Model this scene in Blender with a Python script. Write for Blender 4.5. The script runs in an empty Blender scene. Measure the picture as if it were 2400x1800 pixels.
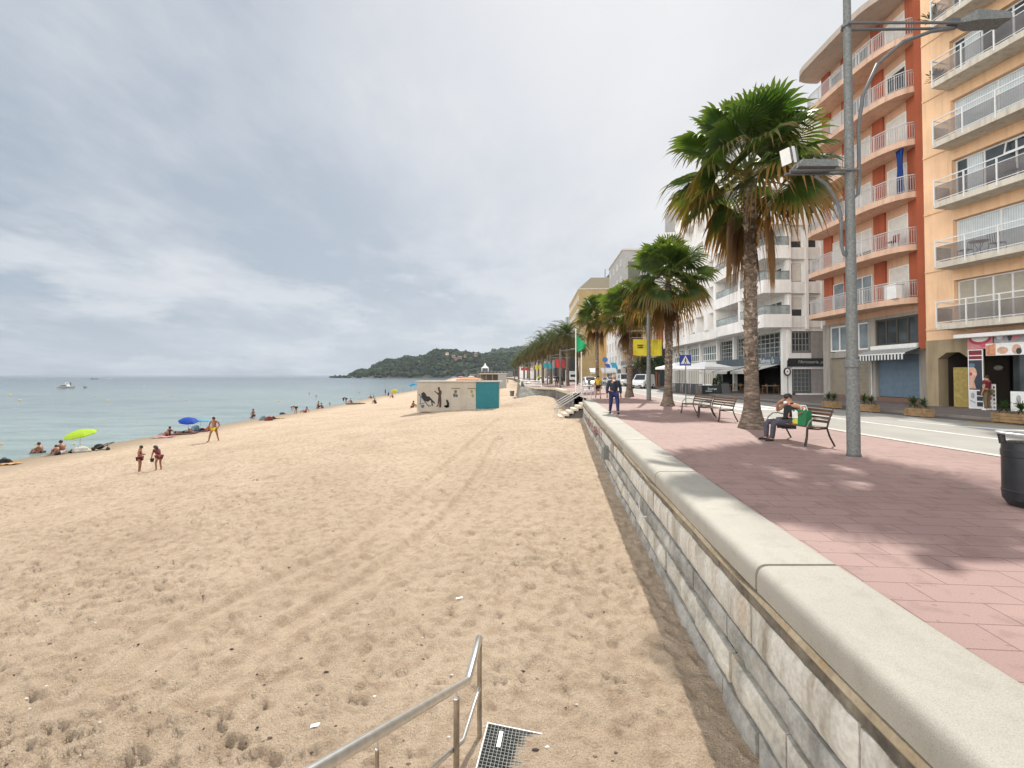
import bpy, bmesh, math, random
import numpy as np
from mathutils import Vector, Matrix, Euler
R = math.radians
rng = random.Random(7)
SC = bpy.context.scene
COL = SC.collection

# ------------------------------------------------------------------ camera maths (pixels of a 2400 x 1800 frame)
FPX, PPX, PPY, PITCH, CAMZ = 1100.0, 1200.0, 857.0, R(1.2), 1.65
def ray(px, py):
    u = (px-PPX)/FPX; v = -(py-PPY)/FPX
    return Vector((u, math.cos(PITCH)-v*math.sin(PITCH), math.sin(PITCH)+v*math.cos(PITCH)))
def P(px, py, z=0.0):                       # point of the horizontal plane z seen at that pixel
    d = ray(px, py); k = (z-CAMZ)/d.z
    return Vector((d.x*k, d.y*k, z))
def D(px, py, y):                           # point at distance y seen at that pixel
    d = ray(px, py); k = y/d.y
    return Vector((d.x*k, y, CAMZ+d.z*k))

# ------------------------------------------------------------------ object helpers
def link(o):
    COL.objects.link(o); return o
def tag(o, label=None, cat=None, group=None, kind=None):
    if label: o['label'] = label
    if cat: o['category'] = cat
    if group: o['group'] = group
    if kind: o['kind'] = kind
    return o
def thing(name, label, cat, loc=(0, 0, 0), rotz=0.0, group=None):
    o = bpy.data.objects.new(name, None); o.empty_display_size = .2; link(o)
    o.location = loc; o.rotation_euler = (0, 0, rotz)
    return tag(o, label, cat, group)
def dup(root, loc, rotz, label=None, group=None, scale=None):
    def cp(o, par):
        c = o.copy(); COL.objects.link(c)
        if par is not None: c.parent = par
        for ch in KIDS.get(o.name, []): cp2(ch, c)
        return c
    def cp2(o, par):
        c = o.copy(); COL.objects.link(c); c.parent = par
        KIDS.setdefault(par.name, []).append(c)
        for ch in list(KIDS.get(o.name, [])): cp2(ch, c)
    r = root.copy(); COL.objects.link(r)
    r.location = loc; r.rotation_euler = (0, 0, rotz)
    if scale: r.scale = (scale,)*3
    if label: r['label'] = label
    if group: r['group'] = group
    for ch in list(KIDS.get(root.name, [])): cp2(ch, r)
    return r
KIDS = {}

class MB:
    def __init__(s): s.v = []; s.f = []; s.c = []; s.mi = []; s.col = None; s.m = 0
    def add(s, vs, fs):
        n = len(s.v); s.v.extend([tuple(x) for x in vs]); s.f.extend([tuple(i+n for i in f) for f in fs])
        s.mi.extend([s.m]*len(fs))
        if s.col is not None: s.c.extend([s.col]*len(vs))
        return s
    def box(s, a, b, M=None):
        x0, y0, z0 = a; x1, y1, z1 = b
        vs = [(x0,y0,z0),(x1,y0,z0),(x1,y1,z0),(x0,y1,z0),(x0,y0,z1),(x1,y0,z1),(x1,y1,z1),(x0,y1,z1)]
        if M is not None: vs = [M @ Vector(p) for p in vs]
        return s.add(vs, [(0,3,2,1),(4,5,6,7),(0,1,5,4),(1,2,6,5),(2,3,7,6),(3,0,4,7)])
    def bbox(s, a, b, bv=.02, M=None):       # box with chamfered edges
        bm = bmesh.new(); bmesh.ops.create_cube(bm, size=1)
        sx, sy, sz = (b[i]-a[i] for i in range(3))
        for v in bm.verts: v.co = Vector(((v.co.x+.5)*sx+a[0], (v.co.y+.5)*sy+a[1], (v.co.z+.5)*sz+a[2]))
        bmesh.ops.bevel(bm, geom=bm.edges[:], offset=min(bv, .45*min(sx, sy, sz)), segments=2, affect='EDGES', profile=.6)
        return s.bm(bm, M)
    def bm(s, bm, M=None):
        bm.verts.index_update()
        vs = [(M @ v.co if M is not None else v.co.copy()) for v in bm.verts]
        s.add(vs, [tuple(v.index for v in f.verts) for f in bm.faces]); bm.free(); return s
    def tube(s, pts, r, n=8, cap=True):
        pts = [Vector(p) for p in pts]; k = len(pts)
        rr = r if isinstance(r, (list, tuple)) else [r]*k
        vs = []; up = None
        for i, p in enumerate(pts):
            t = (pts[min(i+1, k-1)]-pts[max(i-1, 0)]).normalized()
            if up is None:
                up = Vector((0, 0, 1)) if abs(t.z) < .9 else Vector((1, 0, 0))
            x = t.cross(up); x.normalize(); up = x.cross(t); up.normalize()
            for j in range(n):
                a = 2*math.pi*(j+.5)/n
                vs.append(p + x*(math.cos(a)*rr[i]) + up*(math.sin(a)*rr[i]))
        fs = []
        for i in range(k-1):
            for j in range(n):
                j2 = (j+1) % n
                fs.append((i*n+j, i*n+j2, (i+1)*n+j2, (i+1)*n+j))
        if cap:
            fs.append(tuple(range(n-1, -1, -1))); fs.append(tuple((k-1)*n+j for j in range(n)))
        return s.add(vs, fs)
    def prism(s, poly, z0, z1, M=None):      # polygon (x,y) extruded z0..z1
        n = len(poly)
        vs = [Vector((x, y, z0)) for x, y in poly]+[Vector((x, y, z1)) for x, y in poly]
        if M is not None: vs = [M @ p for p in vs]
        fs = [tuple(range(n-1, -1, -1)), tuple(range(n, 2*n))]
        for i in range(n):
            j = (i+1) % n; fs.append((i, j, n+j, n+i))
        return s.add(vs, fs)
    def lathe(s, prof, n=16, M=None, sx=1, sy=1):   # profile of (r, z)
        vs = []; k = len(prof)
        for r, z in prof:
            for j in range(n):
                a = 2*math.pi*j/n; vs.append(Vector((r*sx*math.cos(a), r*sy*math.sin(a), z)))
        if M is not None: vs = [M @ p for p in vs]
        fs = []
        for i in range(k-1):
            for j in range(n):
                j2 = (j+1) % n; fs.append((i*n+j, i*n+j2, (i+1)*n+j2, (i+1)*n+j))
        if prof[0][0] > 1e-4: fs.append(tuple(range(n-1, -1, -1)))
        if prof[-1][0] > 1e-4: fs.append(tuple((k-1)*n+j for j in range(n)))
        return s.add(vs, fs)
    def ball(s, c, r, n=10, m=6):
        rx, ry, rz = r if isinstance(r, (tuple, list)) else (r, r, r)
        prof = [(max(1e-3, math.sin(math.pi*i/m)), -math.cos(math.pi*i/m)) for i in range(m+1)]
        return s.lathe(prof, n, Matrix.Translation(c) @ Matrix.Diagonal((rx, ry, rz, 1)))
    def quad(s, a, b, c, d): return s.add([a, b, c, d], [(0, 1, 2, 3)])
    def build(s, name, mat, parent=None, smooth=False, angle=40):
        me = bpy.data.meshes.new(name); me.from_pydata([tuple(p) for p in s.v], [], s.f)
        mats = mat if isinstance(mat, (list, tuple)) else [mat]
        for m_ in mats: me.materials.append(m_)
        if len(mats) > 1: me.polygons.foreach_set('material_index', s.mi)
        if s.c and len(s.c) == len(s.v):
            ca = me.color_attributes.new('Col', 'FLOAT_COLOR', 'POINT')
            ca.data.foreach_set('color', np.array([(*c[:3], 1.0) for c in s.c], dtype=np.float32).ravel())
        if smooth:
            me.polygons.foreach_set('use_smooth', [True]*len(me.polygons))
            try: me.set_sharp_from_angle(angle=R(angle))
            except Exception: pass
        me.update()
        return put(name, me, parent)
def put(name, me, parent=None):
    o = bpy.data.objects.new(name, me); link(o)
    if parent is not None:
        o.parent = parent; KIDS.setdefault(parent.name, []).append(o)
    return o
def npmesh(name, V, F, mat, col=None, smooth=True):
    me = bpy.data.meshes.new(name)
    V = np.asarray(V, dtype=np.float32); F = np.asarray(F, dtype=np.int32); k = F.shape[1]
    me.vertices.add(len(V)); me.vertices.foreach_set('co', V.ravel())
    me.loops.add(F.size); me.loops.foreach_set('vertex_index', F.ravel())
    me.polygons.add(len(F)); me.polygons.foreach_set('loop_start', np.arange(0, F.size, k, dtype=np.int32))
    me.polygons.foreach_set('loop_total', np.full(len(F), k, dtype=np.int32))
    me.update(calc_edges=True); me.validate()
    for m in (mat if isinstance(mat, (list, tuple)) else [mat]): me.materials.append(m)
    if col is not None:
        ca = me.color_attributes.new('Col', 'FLOAT_COLOR', 'POINT')
        c4 = np.ones((len(V), 4), dtype=np.float32); c4[:, :3] = col
        ca.data.foreach_set('color', c4.ravel())
    if smooth: me.polygons.foreach_set('use_smooth', np.ones(len(F), dtype=bool))
    return me
def text_mesh(txt, size, depth=.004, shear=0.0):
    cu = bpy.data.curves.new('lettering', 'FONT'); cu.body = txt; cu.size = size; cu.extrude = depth; cu.shear = shear
    cu.align_x = 'CENTER'; cu.align_y = 'CENTER'; cu.resolution_u = 3
    ob = bpy.data.objects.new('lettering', cu); link(ob)
    me = bpy.data.meshes.new_from_object(ob.evaluated_get(bpy.context.evaluated_depsgraph_get()))
    bpy.data.objects.remove(ob); bpy.data.curves.remove(cu)
    return me

# ------------------------------------------------------------------ materials
def _mat(name):
    m = bpy.data.materials.new(name); m.use_nodes = True
    nt = m.node_tree; b = nt.nodes['Principled BSDF']
    return m, nt, b
def N(nt, t, **kw):
    n = nt.nodes.new(t)
    for k, v in kw.items():
        if k.startswith('i_'): n.inputs[k[2:].replace('_', ' ')].default_value = v
        else: setattr(n, k, v)
    return n
def rgba(c): return (*c[:3], 1.0)
def mixc(nt, fac, a, b, mode='MIX'):
    n = nt.nodes.new('ShaderNodeMix'); n.data_type = 'RGBA'; n.blend_type = mode
    for sock, val in ((0, fac), (6, a), (7, b)):
        if hasattr(val, 'is_linked') or hasattr(val, 'links'): nt.links.new(val, n.inputs[sock])
        else: n.inputs[sock].default_value = val if sock == 0 else rgba(val)
    return n.outputs[2]
def ramp(nt, fac, stops):
    n = nt.nodes.new('ShaderNodeValToRGB'); e = n.color_ramp.elements
    while len(e) < len(stops): e.new(.5)
    for i, (p, c) in enumerate(stops):
        e[i].position = p; e[i].color = rgba(c) if isinstance(c, (tuple, list)) else (c, c, c, 1)
    nt.links.new(fac, n.inputs[0]); return n.outputs[0]
def noise(nt, vec, scale, detail=4, rough=.55, out=0):
    n = N(nt, 'ShaderNodeTexNoise'); n.inputs['Scale'].default_value = scale; n.inputs['Detail'].default_value = detail
    n.inputs['Roughness'].default_value = rough
    if vec is not None: nt.links.new(vec, n.inputs['Vector'])
    return n.outputs[out]
def coords(nt, which='Object', scale=(1, 1, 1), rot=(0, 0, 0)):
    tc = N(nt, 'ShaderNodeTexCoord'); mp = N(nt, 'ShaderNodeMapping')
    mp.inputs['Scale'].default_value = scale; mp.inputs['Rotation'].default_value = rot
    nt.links.new(tc.outputs[which], mp.inputs['Vector']); return mp.outputs[0]
def bump(nt, b, h, strength, dist=.02):
    n = N(nt, 'ShaderNodeBump'); n.inputs['Strength'].default_value = strength; n.inputs['Distance'].default_value = dist
    nt.links.new(h, n.inputs['Height']); nt.links.new(n.outputs[0], b.inputs['Normal']); return n
def M(name, col, rough=.6, metal=0.0, var=.12, vscale=6.0, bmp=0.0, bscale=60.0, coat=0.0, col2=None, spec=.5):
    m, nt, b = _mat(name)
    b.inputs['Roughness'].default_value = rough; b.inputs['Metallic'].default_value = metal
    b.inputs['Coat Weight'].default_value = coat; b.inputs['Specular IOR Level'].default_value = spec
    vec = coords(nt)
    if var > 0 or col2:
        f = noise(nt, vec, vscale, 5)
        c2 = col2 or tuple(max(0, c*(1-var)) for c in col); c1 = col if col2 else tuple(min(1, c*(1+var*.6)) for c in col)
        c = ramp(nt, f, [(.35, c2), (.65, c1)])
        nt.links.new(c, b.inputs['Base Color'])
    else: b.inputs['Base Color'].default_value = rgba(col)
    if bmp > 0: bump(nt, b, noise(nt, vec, bscale, 3), bmp)
    return m
def MV(name, rough=.6, trans=0.0, spec=.4):  # colour from vertex attribute, optional translucency
    m, nt, b = _mat(name)
    at = N(nt, 'ShaderNodeVertexColor', layer_name='Col')
    nt.links.new(at.outputs[0], b.inputs['Base Color']); b.inputs['Roughness'].default_value = rough
    b.inputs['Specular IOR Level'].default_value = spec
    if trans > 0:
        tr = N(nt, 'ShaderNodeBsdfTranslucent'); mx = N(nt, 'ShaderNodeMixShader'); mx.inputs[0].default_value = trans
        br = mixc(nt, 1.0, at.outputs[0], (1.5, 1.45, .7), 'MULTIPLY')
        nt.links.new(br, tr.inputs[0])
        nt.links.new(b.outputs[0], mx.inputs[1]); nt.links.new(tr.outputs[0], mx.inputs[2])
        nt.links.new(mx.outputs[0], nt.nodes['Material Output'].inputs[0])
    return m
def glass_mat(name, col, rough=.05, alpha=None, spec=.6):
    m, nt, b = _mat(name)
    f = noise(nt, coords(nt), .9, 2)
    c = ramp(nt, f, [(.3, tuple(x*.6 for x in col)), (.7, tuple(min(1, x*1.3) for x in col))])
    nt.links.new(c, b.inputs['Base Color']); b.inputs['Roughness'].default_value = rough
    b.inputs['Specular IOR Level'].default_value = spec; b.inputs['IOR'].default_value = 1.5
    bump(nt, b, noise(nt, coords(nt), .7, 1), .05, .05)
    if alpha is not None: b.inputs['Alpha'].default_value = alpha
    return m
def stripes_mat(name, ca, cb, scale, axis='X', rough=.6, soft=.1, bmp=0.0):
    m, nt, b = _mat(name)
    w = N(nt, 'ShaderNodeTexWave', bands_direction=axis, wave_profile='SIN'); w.inputs['Scale'].default_value = scale
    w.inputs['Distortion'].default_value = 0
    nt.links.new(coords(nt), w.inputs['Vector'])
    c = ramp(nt, w.outputs['Fac'], [(.5-soft, ca), (.5+soft, cb)])
    d = mixc(nt, .25, c, ramp(nt, noise(nt, coords(nt), 3, 4), [(.3, .3), (.7, 1.0)]), 'MULTIPLY')
    nt.links.new(d, b.inputs['Base Color']); b.inputs['Roughness'].default_value = rough
    if bmp: bump(nt, b, w.outputs['Fac'], bmp)
    return m

def wall_mat(name, c, streak=.3, rough=.8):
    m, nt, b = _mat(name); vec = coords(nt); v2 = coords(nt, 'Object', (2.2, 2.2, .16))
    k = ramp(nt, noise(nt, vec, .7, 5), [(.3, tuple(x*.86 for x in c)), (.7, tuple(min(1, x*1.05) for x in c))])
    k = mixc(nt, streak, k, ramp(nt, noise(nt, v2, 1.6, 6, .65), [(.32, (.50, .46, .42)), (.52, (1, 1, 1))]), 'MULTIPLY')
    k = mixc(nt, .3, k, ramp(nt, noise(nt, vec, 19, 4), [(.3, (.78, .77, .76)), (.6, (1.05, 1.05, 1.05))]), 'MULTIPLY')
    nt.links.new(k, b.inputs['Base Color']); b.inputs['Roughness'].default_value = rough; b.inputs['Specular IOR Level'].default_value = .3
    bump(nt, b, noise(nt, vec, 40, 4), .15); return m
class MT: pass
mt = MT()
mt.white = M('white_paint', (.78, .78, .76), .55, var=.06)
mt.cream = M('cream_paint', (.62, .55, .44), .7, var=.1, vscale=2)
mt.whitewall = wall_mat('white_render', (.84, .83, .81), 0.22)
mt.greywall = wall_mat('grey_render', (.42, .41, .40), 0.3)
mt.grey = M('grey_paint', (.13, .135, .14), .6)
mt.dgrey = M('dark_grey', (.09, .095, .10), .6)
mt.black = M('black_plastic', (.02, .021, .024), .35, var=.3)
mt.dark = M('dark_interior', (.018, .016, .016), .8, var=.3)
mt.galv = M('galvanised_steel', (.17, .178, .172), .6, .1, var=.30, vscale=24, bmp=.1)
mt.steel = M('stainless_steel', (.78, .77, .75), .28, 1.0, var=.1, vscale=14)
mt.alu = M('white_aluminium', (.72, .73, .73), .4, .1, var=.05)
mt.rail = M('pale_grey_railing', (.55, .55, .55), .45, .2, var=.1)
mt.wood = M('bench_timber', (.13, .062, .032), .55, var=.35, vscale=12, bmp=.15)
mt.iron = M('dark_iron', (.035, .026, .022), .45, .4, var=.3)
mt.timber = M('planter_timber', (.30, .19, .095), .75, var=.3, vscale=5, bmp=.2)
mt.soil = M('soil', (.05, .035, .025), .95)
mt.stone = wall_mat('pillar_stone', (.36, .335, .30), 0.5)
mt.tanstone = wall_mat('sandstone_render', (.36, .285, .185), 0.5)
mt.conc = M('weathered_concrete', (.40, .375, .33), .85, var=.3, vscale=1.4, bmp=.25, bscale=25)
mt.dconc = M('dark_stained_concrete', (.13, .125, .115), .9, var=.4, vscale=.8, bmp=.2)
mt.orange = wall_mat('salmon_render', (.68, .43, .29), 0.3)
mt.fascia = wall_mat('salmon_fascia', (.68, .46, .34), 0.45)
mt.red = wall_mat('brick_red_render', (.40, .105, .05), 0.35)
mt.soffit = wall_mat('soffit_render', (.50, .42, .36), 0.3)
mt.peach = wall_mat('peach_render', (.88, .585, .365), 0.28)
mt.slab = wall_mat('balcony_concrete', (.62, .57, .49), 0.6)
mt.brick = wall_mat('orange_brick', (.42, .14, .06), 0.3)
mt.tan = M('tan_render', (.42, .31, .15), .85, var=.12, vscale=.4)
mt.amber = M('amber_render', (.58, .36, .14), .85, var=.08, vscale=.4)
mt.glass = glass_mat('window_glass', (.05, .06, .065))
mt.glassl = glass_mat('sky_lit_glass', (.16, .20, .22), .04)
mt.glassp = glass_mat('balcony_glass', (.34, .40, .40), .05, .55)
mt.smoke = glass_mat('smoked_glass', (.20, .18, .175), .08, .42)
mt.curtain = stripes_mat('net_curtain', (.50, .57, .60), (.66, .72, .74), 3.2, 'X', .35, .35)
mt.shutter = stripes_mat('roller_blind', (.62, .59, .54), (.70, .67, .62), 6, 'Z', .6, .4)
mt.louvre = stripes_mat('louvred_shutter', (.34, .31, .25), (.50, .47, .40), 9, 'Z', .6, .3, .2)
mt.bluesh = stripes_mat('blue_roller_shutter', (.10, .155, .215), (.165, .235, .30), 4.2, 'Z', .45, .35, .3)
mt.brownsh = stripes_mat('beige_roller_shutter', (.21, .175, .13), (.33, .285, .22), 3.4, 'Z', .5, .35, .3)
mt.stripe = stripes_mat('striped_awning', (.02, .035, .04), (.74, .74, .72), 1.25, 'X', .8, .02)
mt.slats = stripes_mat('slat_cladding', (.30, .275, .27), (.44, .41, .40), 2.6, 'X', .8, .2)
mt.gold = M('brassy_gate', (.42, .32, .10), .5, .3, var=.2)
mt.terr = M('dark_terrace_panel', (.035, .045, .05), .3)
mt.blue = M('sign_blue', (.012, .045, .30), .45, var=.05)
mt.yellow = M('banner_yellow', (.62, .52, .03), .7, var=.1, vscale=3)
mt.leaf = MV('palm_leaf', .5, .46)
mt.trunk = None
mt.skin = M('tanned_skin', (.28, .12, .066), .55, var=.08)
mt.skin2 = M('light_brown_skin', (.40, .19, .115), .55, var=.08)
mt.hair = M('dark_hair', (.014, .011, .01), .6, var=.3, vscale=40)
def cloth(name, c, v=.15): return M(name, c, .85, var=v, vscale=9, bmp=.15, bscale=25)
# ------------------------------------------------------------------ the lie of the land
def hermite(xs, ys):
    xs = np.array(xs, float); ys = np.array(ys, float)
    d = np.diff(ys)/np.diff(xs); m = np.zeros_like(ys)
    m[1:-1] = np.where(d[:-1]*d[1:] > 0, 2*d[:-1]*d[1:]/(d[:-1]+d[1:]+1e-12), 0); m[0] = d[0]; m[-1] = d[-1]
    def f(x):
        x = np.clip(np.asarray(x, float), xs[0], xs[-1]); i = np.clip(np.searchsorted(xs, x)-1, 0, len(xs)-2)
        h = xs[i+1]-xs[i]; t = (x-xs[i])/h
        return ((2*t**3-3*t**2+1)*ys[i]+(t**3-2*t**2+t)*h*m[i]+(-2*t**3+3*t**2)*ys[i+1]+(t**3-t**2)*h*m[i+1])
    return f
xin = hermite([-14, -6, 0, 2.44, 4, 7.8, 11.7, 20, 31, 45], [2.45, 2.5, 2.57, 2.66, 2.76, 3.08, 3.44, 4.25, 5.35, 6.8])
xedge = hermite([-14, 0, 4, 11.7, 20, 31, 33, 44, 53, 55.5, 58, 70, 82, 95, 140, 200, 300, 500, 900, 1200],
                [2.05, 2.2, 2.35, 3.05, 3.85, 4.95, 5.0, 4.95, 4.9, 3.4, 1.5, 1.1, 1.6, 3.3, 3.9, 2.2, 0, -18, -55, -60])
shore = hermite([-60, 0, 27, 48, 72, 107, 160, 272, 454, 838, 1000], [-30, -29.3, -29.2, -29.2, -29, -31.5, -32.7, -47, -66, -107, -115])
curb = hermite([-30, 0, 6, 10, 13.2, 20, 30, 50, 75, 100, 140, 200, 300, 600, 1200], [11.2, 10.3, 10.1, 9.98, 9.82, 9.85, 10.5, 12, 13.7, 14.6, 14.6, 13, 10, -12, -40])
roadr = hermite([-30, 0, 10, 16.6, 25, 42, 60, 80, 100, 140, 200, 300, 600, 1200], [22, 19.4, 18.6, 17.9, 16.9, 16.7, 18.2, 20, 21.4, 22, 20.5, 18, -2, -30])
SEA = -3.3
bw = hermite([-20, 5, 12, 22, 30, 60, 200, 900], [-1.6, -1.58, -1.54, -1.36, -1.2, -1.2, -1.1, -1.1])
gp = hermite([-.2, 0, .15, .3, .626, .76, 1, 1.6, 3], [-.02, 0, .09, .2, .69, .85, 1, 1.5, 2.4])
def ground(x, y):
    x = np.asarray(x, float); y = np.asarray(y, float)
    e = xedge(y); t = (e-x)/(e-shore(y)); b = bw(y)
    z = b+(SEA-b)*gp(t)
    z = z + .62*np.exp(-((x-2.6)/2.6)**2-((y-51)/4.5)**2)
    return z
def gz(x, y): return float(ground(x, y))
def G(px, py):                              # point of the sand (or the sea) seen at that pixel
    d = ray(px, py); k = 1.0
    lo, hi = .5, 3000.0; k = lo
    while k < hi:
        x, y, z = d.x*k, d.y*k, CAMZ+d.z*k
        if z <= max(gz(x, y), SEA): break
        k *= 1.004
    return Vector((d.x*k, d.y*k, max(gz(d.x*k, d.y*k), SEA)))

def hash2(ix, iy, s):
    h = (ix.astype(np.int64)*374761393+iy.astype(np.int64)*668265263+s*1442695041) & 0x7fffffff
    h = ((h ^ (h >> 13))*1274126177) & 0x7fffffff
    return ((h ^ (h >> 16)) & 0xffff)/65535.0
def vnoise(x, y, s=0):
    ix = np.floor(x); iy = np.floor(y); fx = x-ix; fy = y-iy
    fx = fx*fx*(3-2*fx); fy = fy*fy*(3-2*fy)
    a = hash2(ix, iy, s); b = hash2(ix+1, iy, s); c = hash2(ix, iy+1, s); d = hash2(ix+1, iy+1, s)
    return (a*(1-fx)+b*fx)*(1-fy)+(c*(1-fx)+d*fx)*fy-.5
def dimples(x, y, cell, s, dens=.8):
    ix = np.floor(x/cell); iy = np.floor(y/cell); out = np.zeros_like(x)
    for dx in (-1, 0, 1):
        for dy in (-1, 0, 1):
            jx = ix+dx; jy = iy+dy
            cx = (jx+.15+.7*hash2(jx, jy, s))*cell; cy = (jy+.15+.7*hash2(jx, jy, s+1))*cell
            on = hash2(jx, jy, s+2) < dens; am = .4+.6*hash2(jx, jy, s+3)
            an = hash2(jx, jy, s+4)*3.1416; r = cell*(.30+.16*hash2(jx, jy, s+5))
            ex = (x-cx)*np.cos(an)+(y-cy)*np.sin(an); ey = -(x-cx)*np.sin(an)+(y-cy)*np.cos(an)
            q = np.sqrt((ex/(r*1.3))**2+(ey/(r*.75))**2)
            pit = np.where(q < 1, -(1-np.minimum(q, 1)**2.6), 0)+.32*np.exp(-((q-1.15)/.22)**2)
            out += np.where(on, pit*am, 0)
    return out
def worley(x, y, cell, s):
    ix = np.floor(x/cell); iy = np.floor(y/cell); best = np.full_like(x, 9.0)
    for dx in (-1, 0, 1):
        for dy in (-1, 0, 1):
            jx = ix+dx; jy = iy+dy
            cx = (jx+.08+.84*hash2(jx, jy, s))*cell; cy = (jy+.08+.84*hash2(jx, jy, s+1))*cell
            best = np.minimum(best, np.hypot(x-cx, (y-cy)*1.15)/cell)
    return best
TRK = []
def track_mask(x, y):
    m = np.zeros_like(x)
    if not TRK: TRK.extend([[G(*p) for p in pts] for pts in (((300, 1600), (464, 1459), (801, 1290), (886, 1226), (1010, 1130), (1110, 1040), (1170, 985)),
                ((480, 1640), (675, 1471), (900, 1336), (1050, 1215), (1130, 1110), (1170, 1030)))])
    for w in TRK:
        for a, b in zip(w, w[1:]):
            ax, ay, bx, by = a.x, a.y, b.x, b.y
            L2 = (bx-ax)**2+(by-ay)**2
            t = np.clip(((x-ax)*(bx-ax)+(y-ay)*(by-ay))/L2, 0, 1)
            dd = np.hypot(x-ax-t*(bx-ax), y-ay-t*(by-ay))
            m = np.maximum(m, np.clip(1.6-dd/.26, 0, 1))
    return m
def sand_detail(x, y):
    tm = track_mask(x, y)
    near_wall = np.exp(-((xedge(y)-x)/.9)**2)
    wx = x+.10*vnoise(x*3, y*3, 61)+.05*vnoise(x*7, y*7, 63); wy = y+.10*vnoise(x*3, y*3, 62)+.05*vnoise(x*7, y*7, 64)
    am = np.clip(.9+.6*vnoise(x*.5, y*.5, 65), .5, 1.2)
    wl_ = (.040*np.minimum(worley(wx, wy, .31, 91), .75)**1.7+.03*np.minimum(worley(wx+5, wy+3, .17, 97), .75)**1.7)*am
    d = wl_+am*(.044*dimples(wx, wy, .33, 11, .80)+.044*dimples(wx+3.1, wy-1.7, .22, 37, .75)+.024*dimples(wx-1.3, wy+2.9, .14, 71, .6))+.03
    d = d*(.72+.5*(vnoise(x*.23, y*.23, 5)+.5))
    d += .05*vnoise(x*1.3, y*1.3, 3)+.022*vnoise(x*3.1, y*3.1, 4)+.009*vnoise(x*8, y*8, 6)+.10*vnoise(x*.21, y*.21, 9)
    d = d*(1-.93*tm)-.045*tm+.06*np.clip(tm*(1-tm)*4, 0, 1)+.010*tm*np.sin(y*14+x*6)
    wet = np.clip((ground(x, y)-SEA-.06)/.35, 0, 1)
    return d*wet*(1-.55*near_wall)*1.1*(1-.85*np.exp(-((x-.15)/.75)**2-((y-3.9)/.7)**2))

def make_sand():
    ys = [-5.0]
    while ys[-1] < 1150:
        y = ys[-1]; ys.append(y+max(.020, .0066*y) if y > .5 else y+.22)
    ys = np.array(ys); n = 580
    t = np.linspace(0, 1, n)
    right = xedge(ys)+.25; left = np.maximum(-(1.35*np.maximum(ys, 0)+4), shore(ys)-22)
    t2 = t**1.12
    X = right[:, None]+(left-right)[:, None]*t2[None, :]; Y = np.repeat(ys[:, None], n, 1)
    Z = ground(X, Y)+sand_detail(X, Y)
    V = np.stack([X, Y, Z], -1).reshape(-1, 3)
    m = len(ys); i = (np.arange(m-1)[:, None]*n+np.arange(n-1)[None, :]).ravel()
    F = np.stack([i, i+n, i+n+1, i+1], 1)
    m_, nt, b = _mat('beach_sand')
    vec = coords(nt)
    big = noise(nt, vec, .35, 4); mid = noise(nt, vec, 4.5, 5); fine = noise(nt, vec, 62, 3, .8)
    c = ramp(nt, big, [(.3, (.458, .358, .262)), (.7, (.54, .43, .322))])
    c = mixc(nt, .5, c, ramp(nt, mid, [(.36, (.62, .56, .50)), (.54, (1, 1, 1))]), 'MULTIPLY')
    c = mixc(nt, .55, c, ramp(nt, fine, [(.36, (.34, .29, .25)), (.46, (.92, .9, .88)), (.55, (1, 1, 1)), (.66, (1.35, 1.32, 1.25))]), 'MULTIPLY')
    sx = N(nt, 'ShaderNodeSeparateXYZ'); nt.links.new(vec, sx.inputs[0])
    mr = N(nt, 'ShaderNodeMapRange'); mr.inputs[1].default_value = -3.28; mr.inputs[2].default_value = -3.10
    mr.inputs[3].default_value = 1; mr.inputs[4].default_value = 0; nt.links.new(sx.outputs[2], mr.inputs[0])
    c = mixc(nt, mr.outputs[0], c, (.26, .20, .14))
    nt.links.new(c, b.inputs['Base Color']); b.inputs['Roughness'].default_value = .9; b.inputs['Specular IOR Level'].default_value = .2
    h = mixc(nt, .45, noise(nt, vec, 48, 4, .7), noise(nt, vec, 11, 5, .65))
    bump(nt, b, h, 1.0, .07)
    tag(put('sand_beach', npmesh('sand_beach', V, F, m_)), kind='structure')
make_sand()

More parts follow.
